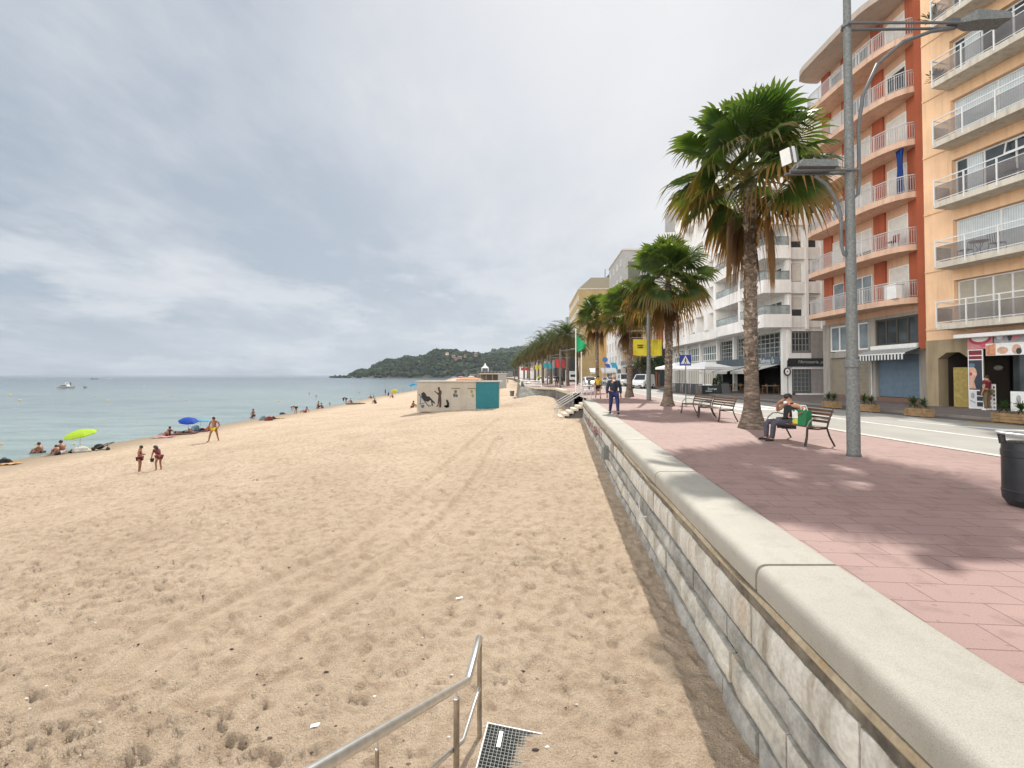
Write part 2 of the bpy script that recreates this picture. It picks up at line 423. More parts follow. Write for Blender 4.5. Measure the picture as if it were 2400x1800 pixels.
def make_sea():
    m, nt, b = _mat('sea_water')
    tc = N(nt, 'ShaderNodeTexCoord'); sx = N(nt, 'ShaderNodeSeparateXYZ'); nt.links.new(tc.outputs['Object'], sx.inputs[0])
    ln = N(nt, 'ShaderNodeVectorMath', operation='LENGTH'); nt.links.new(tc.outputs['Object'], ln.inputs[0])
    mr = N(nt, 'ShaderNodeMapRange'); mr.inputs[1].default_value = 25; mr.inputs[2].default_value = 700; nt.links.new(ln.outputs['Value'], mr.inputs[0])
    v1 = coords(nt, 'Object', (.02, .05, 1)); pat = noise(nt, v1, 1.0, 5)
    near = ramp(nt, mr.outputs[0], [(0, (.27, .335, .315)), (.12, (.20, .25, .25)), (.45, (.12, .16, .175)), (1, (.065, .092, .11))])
    c = mixc(nt, .6, near, ramp(nt, pat, [(.3, (.62, .70, .76)), (.7, (1.15, 1.13, 1.1))]), 'MULTIPLY')
    c = mixc(nt, .6, c, ramp(nt, noise(nt, coords(nt, 'Object', (.12, .42, 1)), 1.0, 6, .7), [(.36, (.55, .62, .66)), (.52, (1, 1, 1)), (.66, (1.2, 1.2, 1.18))]), 'MULTIPLY')
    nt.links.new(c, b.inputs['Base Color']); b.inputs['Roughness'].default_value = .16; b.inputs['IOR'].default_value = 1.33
    v2 = coords(nt, 'Object', (.35, .9, 1)); v3 = coords(nt, 'Object', (1.1, 2.2, 1), (0, 0, .3))
    n1 = noise(nt, v2, 1.0, 6, .65); n2 = noise(nt, v3, 1.0, 4, .6)
    n3 = noise(nt, coords(nt, 'Object', (.07, .22, 1)), 1.0, 6, .7)
    h = mixc(nt, .5, mixc(nt, .35, n1, n2), n3)
    bump(nt, b, h, 1.0, 1.1)
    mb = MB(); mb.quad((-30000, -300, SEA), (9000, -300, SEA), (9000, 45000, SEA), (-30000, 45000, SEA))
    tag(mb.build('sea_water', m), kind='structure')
make_sea()

# ------------------------------------------------------------------ promenade, road, pavement
def strip(name, fl, fr, z, mat, ys, zoff=0.0):
    mb = MB(); n = 0; vs = []; fs = []
    for i, y in enumerate(ys):
        vs += [(float(fl(y)), y, z), (float(fr(y)), y, z)]
        if i: fs.append((2*i-2, 2*i-1, 2*i+1, 2*i))
    mb.add(vs, fs); return tag(mb.build(name, mat), kind='structure')
YS = [-20, -10, -5] + [float(v) for v in np.arange(-2, 60, 1.5)] + [float(v) for v in np.geomspace(61, 1100, 60)]
def paving_mat():
    m, nt, b = _mat('pink_paving')
    vec = coords(nt, 'Object', (1, 1, 1), (0, 0, R(5)))
    br = N(nt, 'ShaderNodeTexBrick'); nt.links.new(vec, br.inputs['Vector'])
    for k, v in (('Scale', 1.0), ('Mortar Size', .0055), ('Mortar Smooth', .2), ('Bias', 0.0), ('Brick Width', .62), ('Row Height', .31)):
        br.inputs[k].default_value = v
    br.inputs['Color1'].default_value = (.315, .205, .182, 1); br.inputs['Color2'].default_value = (.292, .188, .167, 1)
    br.inputs['Mortar'].default_value = (.15, .085, .078, 1); br.offset = .5
    c = mixc(nt, .5, br.outputs[0], ramp(nt, noise(nt, coords(nt), .5, 5), [(.3, (.78, .78, .78)), (.7, (1.12, 1.1, 1.1))]), 'MULTIPLY')
    c = mixc(nt, .4, c, ramp(nt, noise(nt, coords(nt), 90, 2), [(.35, (.7, .7, .7)), (.6, (1.1, 1.1, 1.1))]), 'MULTIPLY')
    c = mixc(nt, .35, c, ramp(nt, noise(nt, coords(nt), 3.1, 4), [(.36, (.55, .5, .48)), (.46, (1, 1, 1))]), 'MULTIPLY')
    c = mixc(nt, .5, c, ramp(nt, noise(nt, coords(nt), 13, 2, .4), [(.26, (.45, .42, .40)), (.30, (1, 1, 1))]), 'MULTIPLY')
    nt.links.new(c, b.inputs['Base Color']); b.inputs['Roughness'].default_value = .8
    bump(nt, b, br.outputs['Fac'], -.25, .01)
    return m
def prom_left(y): return xin(y)-.02 if y < 31 else xedge(y)+.35
strip('promenade_paving', prom_left, lambda y: curb(y)-.14, 0.0, paving_mat(), YS)
strip('promenade_kerb', lambda y: curb(y)-.14, lambda y: curb(y)+.10, .012, M('kerb_stone', (.50, .46, .42), .8, var=.15), YS)
mb = MB()
for a, b_ in zip(YS, YS[1:]):
    mb.quad((float(curb(a))+.10, a, .012), (float(curb(b_))+.10, b_, .012), (float(curb(b_))+.10, b_, -.13), (float(curb(a))+.10, a, -.13))
tag(mb.build('kerb_face', bpy.data.materials['kerb_stone']), kind='structure')
asph = M('sunbleached_asphalt', (.30, .288, .262), .85, var=.14, vscale=.45, bmp=.2, bscale=140)
strip('road', lambda y: curb(y)+.10, lambda y: roadr(y), -.12, asph, YS)
dkas = M('dark_gutter_asphalt', (.095, .085, .08), .85, var=.2, vscale=.6, bmp=.2, bscale=120)
strip('gutter_lane', lambda y: roadr(y), lambda y: roadr(y)+1.25, -.12, dkas, YS)
pv2 = M('grey_pavement', (.145, .12, .11), .8, var=.18, vscale=1.5)
strip('far_pavement', lambda y: roadr(y)+1.25, lambda y: roadr(y)+(14 if y > -3 else 14), 0.0, pv2, YS)
mb = MB()
for a, b_ in zip(YS, YS[1:]):
    mb.quad((float(roadr(a))+1.25, a, 0), (float(roadr(b_))+1.25, b_, 0), (float(roadr(b_))+1.25, b_, -.13), (float(roadr(a))+1.25, a, -.13))
tag(mb.build('far_kerb', M('far_kerb_stone', (.24, .21, .19), .85)), kind='structure')
mb = MB(); mb.quad((17, -60, -.5), (900, -60, -.5), (900, 1500, -.5), (14, 1500, -.5))
tag(mb.build('town_ground', M('town_ground', (.16, .14, .12), .9)), kind='structure')
# painted markings
wl = M('road_paint', (.70, .70, .67), .7, var=.2, vscale=2)
yl = M('yellow_road_paint', (.60, .38, .04), .7, var=.3, vscale=3)
mb = MB()
def line(pts, w, z=-.116):
    for (x0, y0), (x1, y1) in zip(pts, pts[1:]):
        d = Vector((x1-x0, y1-y0)).normalized(); n = Vector((-d.y, d.x))*w/2
        mb.quad((x0-n.x, y0-n.y, z), (x1-n.x, y1-n.y, z), (x1+n.x, y1+n.y, z), (x0+n.x, y0+n.y, z))
line([(14.6, 4), (13.7, 11), (13.47, 14), (13.42, 20), (13.6, 27), (14.3, 40), (15.5, 55), (17.2, 80)], .13)
line([(15.25, 18.6), (15.6, 16.5), (15.95, 14.8)], .12)
mb.quad((15.55, 16.4, -.115), (15.95, 14.4, -.115), (16.55, 14.5, -.115), (16.0, 16.45, -.115))
mb.quad((16.6, 13.9, -.115), (17.2, 12.0, -.115), (17.75, 12.2, -.115), (17.0, 14.0, -.115))
for k in range(5):
    y0 = 24.2; x0 = 10.6+1.15*k
    mb.quad((x0, y0, -.115), (x0+.5, y0, -.115), (x0+.55, y0+3.6, -.115), (x0+.05, y0+3.6, -.115))
tag(mb.build('white_road_markings', wl), kind='structure')
mb = MB(); line([(17.35, 18.2), (17.95, 17.2), (18.6, 17.0)], .14, -.112); line([(17.35, 18.2), (17.6, 15)], .12, -.112)
tag(mb.build('yellow_road_marking', yl), kind='structure')

# ------------------------------------------------------------------ the sea wall by the camera
def W(t, z, y): return Vector((float(xin(y))-t, y, z))     # t metres seaward of the coping's inner edge
def coping_mat():
    m, nt, b = _mat('coping_concrete'); vec = coords(nt)
    c = ramp(nt, noise(nt, vec, 1.1, 4), [(.3, (.315, .295, .255)), (.7, (.365, .345, .30))])
    c = mixc(nt, .6, c, ramp(nt, noise(nt, vec, 170, 2, .8), [(.36, (.62, .58, .52)), (.5, (1, 1, 1)), (.7, (1.15, 1.15, 1.15))]), 'MULTIPLY')
    c = mixc(nt, .25, c, ramp(nt, noise(nt, vec, 5, 5), [(.3, (.6, .57, .52)), (.5, (1, 1, 1))]), 'MULTIPLY')
    nt.links.new(c, b.inputs['Base Color']); b.inputs['Roughness'].default_value = .75
    bump(nt, b, noise(nt, vec, 120, 2), .12); return m
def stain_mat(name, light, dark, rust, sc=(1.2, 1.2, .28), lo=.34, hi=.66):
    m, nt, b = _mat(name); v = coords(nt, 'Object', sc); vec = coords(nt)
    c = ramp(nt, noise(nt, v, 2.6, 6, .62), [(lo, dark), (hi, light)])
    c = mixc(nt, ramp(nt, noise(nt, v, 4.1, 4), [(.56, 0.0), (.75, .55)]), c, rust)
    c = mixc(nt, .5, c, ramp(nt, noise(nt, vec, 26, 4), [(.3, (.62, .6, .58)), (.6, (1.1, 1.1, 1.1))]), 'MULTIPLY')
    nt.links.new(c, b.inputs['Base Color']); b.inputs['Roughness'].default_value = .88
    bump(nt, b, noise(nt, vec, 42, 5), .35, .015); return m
wall = thing('sea_wall', 'long granite and concrete sea wall with rounded pale coping between sand and promenade', 'wall', (0, 0, 0))
Y0, Y1 = -9.55, 31.2
cm = coping_mat()
prof = [(0, -.16), (0, .03), (.012, .045), (.03, .05), (.60, .05), (.635, .045), (.665, .032), (.687, .008), (.698, -.03), (.70, -.07), (.70, -.165)]
def block(mb, y0, y1, prof, step=.55):
    k = max(2, int((y1-y0)/step)+1); ys = np.linspace(y0, y1, k); n = len(prof); vs = []; fs = []
    for y in ys:
        vs += [W(t, z, float(y)) for t, z in prof]
    for i in range(k-1):
        for j in range(n):
            j2 = (j+1) % n; fs.append((i*n+j, i*n+j2, (i+1)*n+j2, (i+1)*n+j))
    fs += [tuple(range(n-1, -1, -1)), tuple((k-1)*n+j for j in range(n))]
    mb.add(vs, fs)
y = 4.0-3.86*3-.0
while y < Y1-.3:
    mb = MB(); block(mb, y+.020, min(y+3.86-.020, Y1), prof)
    mb.build('coping_block', cm, wall, smooth=True, angle=50); y += 3.86
# mortar ledge under the coping, uneven
rs = random.Random(3); mb = MB()
ys = np.arange(Y0, Y1+.01, .16); vs = []; fs = []
for i, y in enumerate(ys):
    e = .60+.035*float(vnoise(np.array([y*1.2]), np.array([2.0]), 8)[0])+.03
    zt = -.172-.035*max(0, math.sin(y*1.63+.6))**3*1.2
    vs += [W(.05, zt, y), W(e+.062, zt-.008, y), W(e+.078, -.225, y), W(e+.05, -.262, y), W(.05, -.262, y)]
    if i:
        a = 5*(i-1); b2 = 5*i
        for j in range(5): fs.append((a+j, a+(j+1) % 5, b2+(j+1) % 5, b2+j))
mb.add(vs, fs); mb.build('mortar_ledge', stain_mat('ochre_mortar', (.44, .365, .255), (.30, .235, .15), (.36, .22, .10), (1, 1, 1)), wall)
mb = MB(); block(mb, Y0, Y1, [(.1, -2.4), (.1, -.17), (.56, -.17), (.56, -2.4)]); mb.build('wall_core', M('wall_joint_mortar', (.075, .06, .045), .95, var=.3), wall)
def course(name, mat, z0, z1, lens, face, rough, seed, gap=.012, batter=.05, nz=5):
    rs = random.Random(seed); mb = MB(); y = Y0
    while y < Y1-.2:
        L = rs.uniform(*lens); a, b = y+gap, min(y+L-gap, Y1); off = rs.uniform(-.014, .014)
        ny = max(3, int((b-a)/.09)) if a < 14 else max(2, int((b-a)/.35))
        rows = []
        for i in range(ny+1):
            yy = a+(b-a)*i/ny; r = []
            for j in range(nz+1):
                zz = z0+gap+(z1-z0-2*gap)*j/nz
                edge = min(i, ny-i, j, nz-j)
                n1 = float(vnoise(np.array([yy*4.3+seed]), np.array([zz*5.7]), seed)[0]); n2 = float(vnoise(np.array([yy*13]), np.array([zz*15]), seed+5)[0])
                t = face+off+(-z0*0)+batter*(-zz)*.0+(rough*(n1+.5*n2) if edge else -.028)
                jy = 0 if edge else rs.uniform(-.006, .006)
                r.append(W(t, zz+(0 if edge else rs.uniform(-.007, .007)), yy+jy))
            rows.append(r)
        vs = [p for r in rows for p in r]; n = nz+1; fs = []
        for i in range(ny):
            for j in range(nz): fs.append((i*n+j, i*n+j+1, (i+1)*n+j+1, (i+1)*n+j))
        # return edges into the joint
        ring = [i*n for i in range(ny+1)]+[ny*n+j for j in range(1, n)]+[i*n+nz for i in range(ny-1, -1, -1)]+[j for j in range(nz-1, 0, -1)]
        base = len(vs); vs += [Vector((vs[q].x+.07, vs[q].y, vs[q].z)) for q in ring]
        for q in range(len(ring)):
            q2 = (q+1) % len(ring); fs.append((ring[q], base+q, base+q2, ring[q2]))
        mb.add(vs, fs); y += L
    return mb.build(name, mat, wall, smooth=True, angle=60)
course('stained_band', stain_mat('dark_stained_band', (.26, .225, .175), (.07, .06, .05), (.24, .15, .08), (1, 1, .8)), -.385, -.258, (3.2, 4.6), .668, .02, 21, .003)
course('concrete_panel', stain_mat('streaked_white_panel', (.56, .54, .49), (.27, .235, .185), (.33, .20, .09), (1.3, 1.3, .24), .31, .53), -.75, -.383, (1.0, 1.7), .672, .012, 31, .011)
gr = stain_mat('grey_granite', (.42, .41, .38), (.18, .175, .16), (.31, .23, .15), (1, 1, 1))
course('granite_course', gr, -1.0, -.755, (.75, 1.25), .688, .05, 41, .010)
lg = stain_mat('pale_granite', (.60, .57, .50), (.28, .265, .235), (.42, .29, .15), (1, 1, 1))
course('pale_stone_course', lg, -1.36, -1.04, (.62, 1.15), .70, .06, 51, .013)
course('footing_course', gr, -1.95, -1.366, (.7, 1.3), .715, .05, 61, .011, nz=7)
# graffiti, drain box, cable loop
mb = MB(); rs = random.Random(5)
for k in range(26):
    yy = rs.uniform(17.5, 27); z = -.55-.3*rs.random()-.012*(yy-17); a = W(.672, z, yy); L = rs.uniform(.2, .9); h = rs.uniform(.05, .2)
    mb.add([W(.735, z, yy), W(.735, z, yy+L), W(.735, z+h, yy+L*.8), W(.735, z+h*.8, yy+.05)], [(0, 1, 2, 3)])
mb.build('graffiti', M('faded_red_paint', (.27, .07, .085), .85, var=.35, vscale=3), wall)
bx = W(.75, -.78, 15.1); mb = MB(); mb.bbox((bx.x-.12, bx.y-.18, -1.02), (bx.x+.1, bx.y+.18, -.62), .015)
mb.build('drain_box', mt.galv, wall)
mb = MB(); mb.tube([W(.70, -.73, 9.3), W(.74, -.82, 9.15), W(.75, -.93, 9.0), W(.74, -.95, 8.7), W(.71, -.90, 8.55)], .012, 6)
mb.build('cable_loop', mt.rail, wall)

# ------------------------------------------------------------------ steps, bulging terrace and far wall
far = thing('terrace_wall', 'curved dark concrete terrace wall bulging onto the sand behind the beach steps', 'wall', (0, 0, 0))
mb = MB(); mbc = MB()
ysf = [37.6, 44, 50, 53, 54.2, 55.5, 56.6, 58, 61, 66, 74, 82, 90, 98, 120, 150, 200, 280, 400, 600, 900]
pts = [(float(xedge(y)), y) for y in ysf]
for (x0, y0), (x1, y1) in zip(pts, pts[1:]):
    z0, z1 = gz(x0-.3, y0)-.8, gz(x1-.3, y1)-.8
    mb.add([(x0-.10, y0-.05, z0), (x1-.10, y1-.05, z1), (x1, y1, .02), (x0, y0, .02), (x0+.5, y0, .02), (x1+.5, y1, .02)], [(0, 1, 2, 3), (3, 2, 5, 4)])
    mbc.add([(x0-.12, y0-.12, .03), (x1-.12, y1-.12, .03), (x1+.45, y1, .03), (x0+.45, y0, .03), (x0-.12, y0-.12, .24), (x1-.12, y1-.12, .24), (x1+.45, y1, .24), (x0+.45, y0, .24)],
            [(0, 1, 5, 4), (4, 5, 6, 7), (3, 7, 6, 2)])
mb.build('wall_face', stain_mat('shade_darkened_concrete', (.20, .19, .175), (.075, .07, .065), (.14, .10, .06), (.6, .6, .4)), far)  # shade on this face is put into the dark colours, along with stains
mbc.build('coping', M('terrace_coping', (.55, .46, .34), .8, var=.15), far)
rl = thing('terrace_railing', 'white metal railing along the edge of the bulging terrace', 'railing', (0, 0, 0))
mb = MB(); mp = MB()
yr = [55.6, 58.5, 62, 67, 72, 78, 84, 90, 97]
rp = [(float(xedge(y))+.15, y) for y in yr]
for z in (.5, .75, 1.0): mb = MB(); mb.tube([(x, y, z) for x, y in rp], .045, 6); mb.build('rail', mt.white, rl)
for x, y in rp: mp = MB(); mp.tube([(x, y, .2), (x, y, 1.02)], .04, 6); mp.build('post', mt.white, rl)
# sloped concrete ramp edge at the left of the bulge
rmp = thing('concrete_buttress', 'rounded grey concrete buttress at the seaward corner of the terrace', 'buttress', (0, 0, 0))
mb = MB(); q = [D(1291, 912, 55.2), D(1262, 912, 55.9), D(1232, 908, 56.6), D(1221, 905, 57.4), D(1216, 899, 59), D(1213.5, 893, 62)]
b_ = [D(1290, 948, 53.5), D(1262, 945, 53.2), D(1222, 939, 53.5), D(1213, 934, 55), D(1211, 930, 58), D(1210.5, 925, 62)]
vs = q+b_; n = len(q); mb.add(vs, [(i, i+1, n+i+1, n+i) for i in range(n-1)]); 
vs2 = [p+Vector((.5, 1.2, 0)) for p in vs]; mb.add(vs2, [(i+1, i, n+i, n+i+1) for i in range(n-1)])
mb.add([q[0], q[-1], vs2[n-1], vs2[0]], [(0, 1, 2, 3)])
mb.build('battered_face', stain_mat('buttress_concrete', (.25, .24, .20), (.10, .10, .09), (.2, .15, .09), (.7, .7, .5)), rmp, smooth=True)
st = thing('beach_steps', 'pale concrete beach steps descending from the promenade wall to the sand', 'steps', (0, 0, 0))
A = P(1349, 985, -1.2); sx0 = float(xedge(30))+.15; sy0, sy1 = 31.25, 33.0
mb = MB(); nst = 6
for k in range(nst):
    z1 = -.22-.17*k; x1 = sx0-.31*k
    mb.bbox((x1-.36, sy0, z1-.16), (x1, sy1, z1), .015)
mb.build('treads', M('step_concrete', (.58, .51, .42), .8, var=.12), st)
mb = MB(); mb.prism([(sx0+.1, -1.9), (sx0-.31*nst+.05, -1.9), (sx0-.31*nst+.1, -1.34), (sx0, -.40), (sx0+.1, -.40)], 0, sy1-sy0-.24, Matrix.Translation((0, sy1-.12, 0)) @ Matrix.Rotation(R(90), 4, 'X'))
mb.build('stringer', mt.dconc, st)
mb = MB(); mb.bbox((sx0, sy0-.02, -1.8), (sx0+.32, sy0+.3, .05), .02); mb.build('end_pillar', mt.whitewall, st)
rh = thing('steps_handrail', 'double tubular steel handrail of the beach steps', 'handrail', (0, 0, 0))
mb = MB(); mp = MB()
for yy in (sy0+.12, sy1-.1):
    for dz in (.95, .62):
        a = Vector((sx0+.55, yy, dz)); b2 = Vector((sx0-.05, yy, dz)); c = Vector((sx0-1.95, yy, dz-1.12))
        mb = MB(); mb.tube([a, b2, c, c+Vector((-.1, 0, -.12)), c+Vector((-.1, 0, -.3))], .026, 6); mb.build('rail', mt.rail, rh)
    for xx, z1_, z0_ in ((-2.05, dz-1.2, -1.6), (-.05, .95, -.5), (.5, .95, -.1)): mp = MB(); mp.tube([(sx0+xx, yy, z1_), (sx0+xx, yy, z0_)], .026, 6); mp.build('post', mt.rail, rh)
# ------------------------------------------------------------------ palms
def trunk_mat():
    m, nt, b = _mat('palm_trunk'); vec = coords(nt); v2 = coords(nt, 'Object', (1, 1, 4.5))
    c = ramp(nt, noise(nt, v2, 3.2, 5, .65), [(.34, (.055, .040, .030)), (.52, (.15, .112, .085)), (.72, (.32, .265, .215))])
    c = mixc(nt, .5, c, ramp(nt, noise(nt, vec, 16, 4), [(.3, (.45, .42, .4)), (.62, (1.1, 1.1, 1.1))]), 'MULTIPLY')
    nt.links.new(c, b.inputs['Base Color']); b.inputs['Roughness'].default_value = .9
    bump(nt, b, noise(nt, v2, 9, 5), .6, .03); return m
mt.trunk = trunk_mat()
mt.boot = M('leaf_base_boot', (.30, .24, .185), .9, var=.75, vscale=5, bmp=.4)
def lerp(a, b, t): return tuple(x+(y-x)*t for x, y in zip(a, b))
def fan_leaf(mb, o, az, el, pet, rad, age, rs, dead=False):
    d = Vector((math.cos(az)*math.cos(el), math.sin(az)*math.cos(el), math.sin(el)))
    bend = rs.uniform(.10, .30) if not dead else .5
    d2 = (d+Vector((0, 0, -bend))).normalized()
    o = Vector(o); k1 = o+d*pet*.55; k2 = k1+d2*pet*.45
    mb.col = lerp((.17, .20, .07), (.24, .17, .08), age)
    mb.tube([o, k1, k2], [.030, .020, .013], 4, cap=False)
    a = (d2+Vector((0, 0, -.12-.6*age*age-(.8 if dead else 0)))).normalized(); s = a.cross(Vector((0, 0, 1)))
    if s.length < .08: s = Vector((math.sin(az), -math.cos(az), 0))
    s.normalize(); roll = rs.uniform(-.75, .75); n = s.cross(a).normalized()
    s, n = s*math.cos(roll)+n*math.sin(roll), n*math.cos(roll)-s*math.sin(roll)
    ns = 30; span = R(rs.uniform(118, 138)-42*age*age) if not dead else R(rs.uniform(38, 65)); cup = rs.uniform(-.05, .22)
    g0 = lerp((.030, .080, .014), (.078, .130, .024), rs.random()); br = lerp((.26, .125, .034), (.14, .07, .026), rs.random())
    base = lerp(g0, br, max(0, age-.62)*1.5) if not dead else lerp(br, (.12, .07, .036), rs.random())
    tipc = lerp(lerp(g0, (.13, .15, .04), .5), br, min(1, age*1.7)) if not dead else lerp(base, (.25, .15, .07), .5)
    for i in range(ns):
        t0 = -span+2*span*i/ns; t1 = -span+2*span*(i+1)/ns; tm = (t0+t1)/2
        L = rad*(.80+.20*math.cos(tm*.62))*rs.uniform(.92, 1.06)
        hang = rs.uniform(.5, 1.5)
        def pt(th, r, off):
            p = k2+(a*math.cos(th)+s*math.sin(th))*r + n*off
            p = p - n*(cup*r*r/rad*abs(math.sin(th))*.7)
            q = max(0, r/L-.60); p.z -= q*q*L*hang*(.9+2.2*age+(1.2 if dead else 0)); return p
        h = .034; f1 = .60+rs.uniform(-.04, .05); w = (t1-t0)
        vs = [k2, pt(t0, L*f1, h), pt(t1, L*f1, -h), pt(tm-w*.40, L*.80, h*.8), pt(tm+w*.40, L*.80, -h*.8),
              pt(tm-w*.17, L*.95, h*.5), pt(tm+w*.17, L*.95, -h*.5), pt(tm+rs.uniform(-.04, .04), L*1.12, 0)]
        n0 = len(mb.v); mb.v += [tuple(v) for v in vs]
        kk = rs.uniform(.72, 1.25); bs_ = tuple(x*kk for x in base); mb.c += [lerp(base, (.12, .15, .03), .35), bs_, tuple(x*.8 for x in bs_), lerp(bs_, tipc, .5), lerp(bs_, tipc, .5), tipc, tipc, tipc]
        mb.f += [tuple(x+n0 for x in f) for f in ((0, 1, 2), (1, 3, 4, 2), (3, 5, 6, 4), (5, 7, 6))]
        mb.mi += [0]*4
def washingtonia(name, label, loc, H, Rc, seed, rb=.62, rt=.27, group='fan palms along the promenade', skirt=True, nl=46, boots=True):
    rs = random.Random(seed); t = thing(name, label, 'palm tree', loc, 0, group)
    mb = MB(); prof = []
    zs = list(np.linspace(0, H-.25, 40)); lx = rs.uniform(-.12, .12)
    pts = [(lx*math.sin(z/H*2.6), 0, z) for z in zs]
    rad = []
    for z in zs:
        r = rt*1.12+(rt*.92-rt*1.12)*z/H+(rb-rt)*math.exp(-z/.42)
        rad.append(r*(1+.03*math.sin(z*23+seed)+rs.uniform(-.025, .025)))
    mb.tube([(0, 0, -.1)]+pts, [rb*1.04]+rad, 18, cap=False); mb.build('trunk', mt.trunk, t, smooth=True, angle=60)
    if boots:
        mb = MB(); z = 1.6; a = 0; rb_ = random.Random(seed+500)
        while z < H-.6:
            r = rt*1.05+(rt*.9-rt*1.05)*z/H; px = lx*math.sin(z/H*2.6)
            a += 2.399+rb_.uniform(-.35, .35); w = rb_.uniform(.04, .095); h = rb_.uniform(.07, .20); pr = rb_.uniform(.015, .08)
            Mx = Matrix.Translation((px, 0, z)) @ Matrix.Rotation(a, 4, 'Z')
            mb.add([Mx @ Vector(p) for p in ((r*.93, -w, 0), (r*.93, w, 0), (r*.9, 0, -h*.6), (r+pr, 0, h), (r*.95, -w*.5, h*.7), (r*.95, w*.5, h*.7))],
                   [(0, 2, 3), (2, 1, 3), (0, 3, 4), (1, 5, 3), (4, 3, 5)])
            z += rb_.uniform(.014, .032)
        mb.build('leaf_bases', mt.boot, t)
    mb = MB(); mb.col = (0, 0, 0); top = (pts[-1][0], 0, H)
    for i in range(nl):
        q = (i+.5)/nl; az = i*2.39996+rs.uniform(-.3, .3)
        el = R(86)-R(108)*q+rs.uniform(-.14, .14)
        age = max(0, min(1, (q-.56)*1.6+rs.uniform(-.2, .2)))
        pet = Rc*rs.uniform(.50, .66)*(1-.12*(q > .8)); blade = Rc*rs.uniform(.40, .50)
        fan_leaf(mb, (top[0], 0, H-.35*q), az, el, pet, blade, age, rs)
    mb.build('green_crown', mt.leaf, t)
    if skirt:
        mb = MB(); mb.col = (0, 0, 0)
        nd = int(nl*.13)
        for i in range(nd):
            az = i*2.39996+.8; q = (i+.5)/nd; el = R(-38)-R(42)*q+rs.uniform(-.1, .1)
            fan_leaf(mb, (top[0], 0, H-.30-.5*q), az, el, Rc*rs.uniform(.26, .50), Rc*rs.uniform(.34, .46), 1, rs, True)
        mb.build('dead_fronds', mt.leaf, t)
    return t
p1 = P(1763, 1003.6); p2 = P(1564.6, 951.6); p3 = P(1475, 930); p4 = P(1400, 917)
washingtonia('fan_palm', 'tallest nearest fan palm with a thick scaly trunk, beside the occupied bench', p1, 8.1, 2.6, 11, rb=.42, rt=.185)
washingtonia('fan_palm', 'second nearest fan palm, standing just left of the pair of empty benches', p2, 6.85, 2.5, 23, rb=.38, rt=.18)
washingtonia('fan_palm', 'third fan palm, standing left of the yellow lamp-post banners behind the walking man', p3, 6.7, 2.45, 37, rb=.38, rt=.19)
washingtonia('fan_palm', 'slim fourth fan palm rising behind the walker in the yellow shirt', p4, 7.9, 2.4, 41, rb=.34, rt=.17)

# feather palms farther on: one mesh set, copied
def feather_crown(mb, H, L, seed, nf, age0=0.0):
    rs = random.Random(seed)
    for i in range(nf):
        q = (i+.5)/nf; az = i*2.39996+rs.uniform(-.2, .2); el = R(80)-R(118)*q+rs.uniform(-.1, .1)
        d = Vector((math.cos(az), math.sin(az), 0)); LL = L*rs.uniform(.85, 1.08)*(1 if q < .75 else .8)
        pts = []; p = Vector((0, 0, H)); e = el; K = 9
        for k in range(K+1):
            pts.append(p.copy()); p += (d*math.cos(e)+Vector((0, 0, math.sin(e))))*(LL/K); e -= .10+.045*k*.5
        age = max(0, min(1, (q-.45)*1.7+rs.uniform(-.15, .15)))
        c0 = lerp(lerp((.030, .062, .018), (.060, .095, .026), rs.random()), (.17, .10, .035), age*.85)
        mb.col = lerp(c0, (.18, .13, .06), .4); mb.tube(pts, [.045*(1-k/(K+2)) for k in range(K+1)], 3, cap=False)
        side = d.cross(Vector((0, 0, 1)))
        nle = 26
        for j in range(nle):
            u = .16+.84*j/nle; f = u*K; k = min(K-1, int(f)); w = f-k
            o = pts[k].lerp(pts[k+1], w); tan = (pts[k+1]-pts[k]).normalized(); nn = side.cross(tan)
            ll = .62*(1-.55*abs(u-.45))*L/4
            for sgn in (-1, 1):
                dr = (side*sgn*.82+tan*.55+nn*rs.uniform(-.1, .35)).normalized()
                tip = o+dr*ll; tip.z -= ll*rs.uniform(.05, .28)
                n0 = len(mb.v); wv = tan*.042
                mb.v += [tuple(o-wv), tuple(o+wv), tuple(o.lerp(tip, .55)+wv*.9), tuple(tip)]
                cc = lerp(c0, (.02, .03, .012), rs.uniform(0, .35)); mb.c += [cc, cc, cc, lerp(cc, (.2, .15, .06), .25)]
                mb.f += [(n0, n0+1, n0+2), (n0, n0+2, n0+3)]; mb.mi += [0, 0]
def feather_palm(label, loc, H, L, seed):
    t = thing('date_palm', label, 'palm tree', loc, 0, 'date palms farther along the promenade')
    mb = MB(); zs = np.linspace(-.2, H, 22)
    mb.tube([(0, 0, z) for z in zs], [.27*(1+.06*math.sin(z*9))+.1*math.exp(-max(z, 0)/.5)+(.12 if z > H-1.0 else 0) for z in zs], 12)
    mb.build('trunk', mt.trunk, t, smooth=True, angle=70)
    mb = MB(); mb.col = (0, 0, 0); feather_crown(mb, H-.1, L, seed, 66); mb.build('crown', mt.leaf, t)
    return t
def at_px(px, y, z=0.0): p = D(px, 880, y); return Vector((p.x, y, z))
dp = feather_palm('largest date palm with arching fronds, right behind the green flag', at_px(1330, 74), 8.2, 3.9, 5)
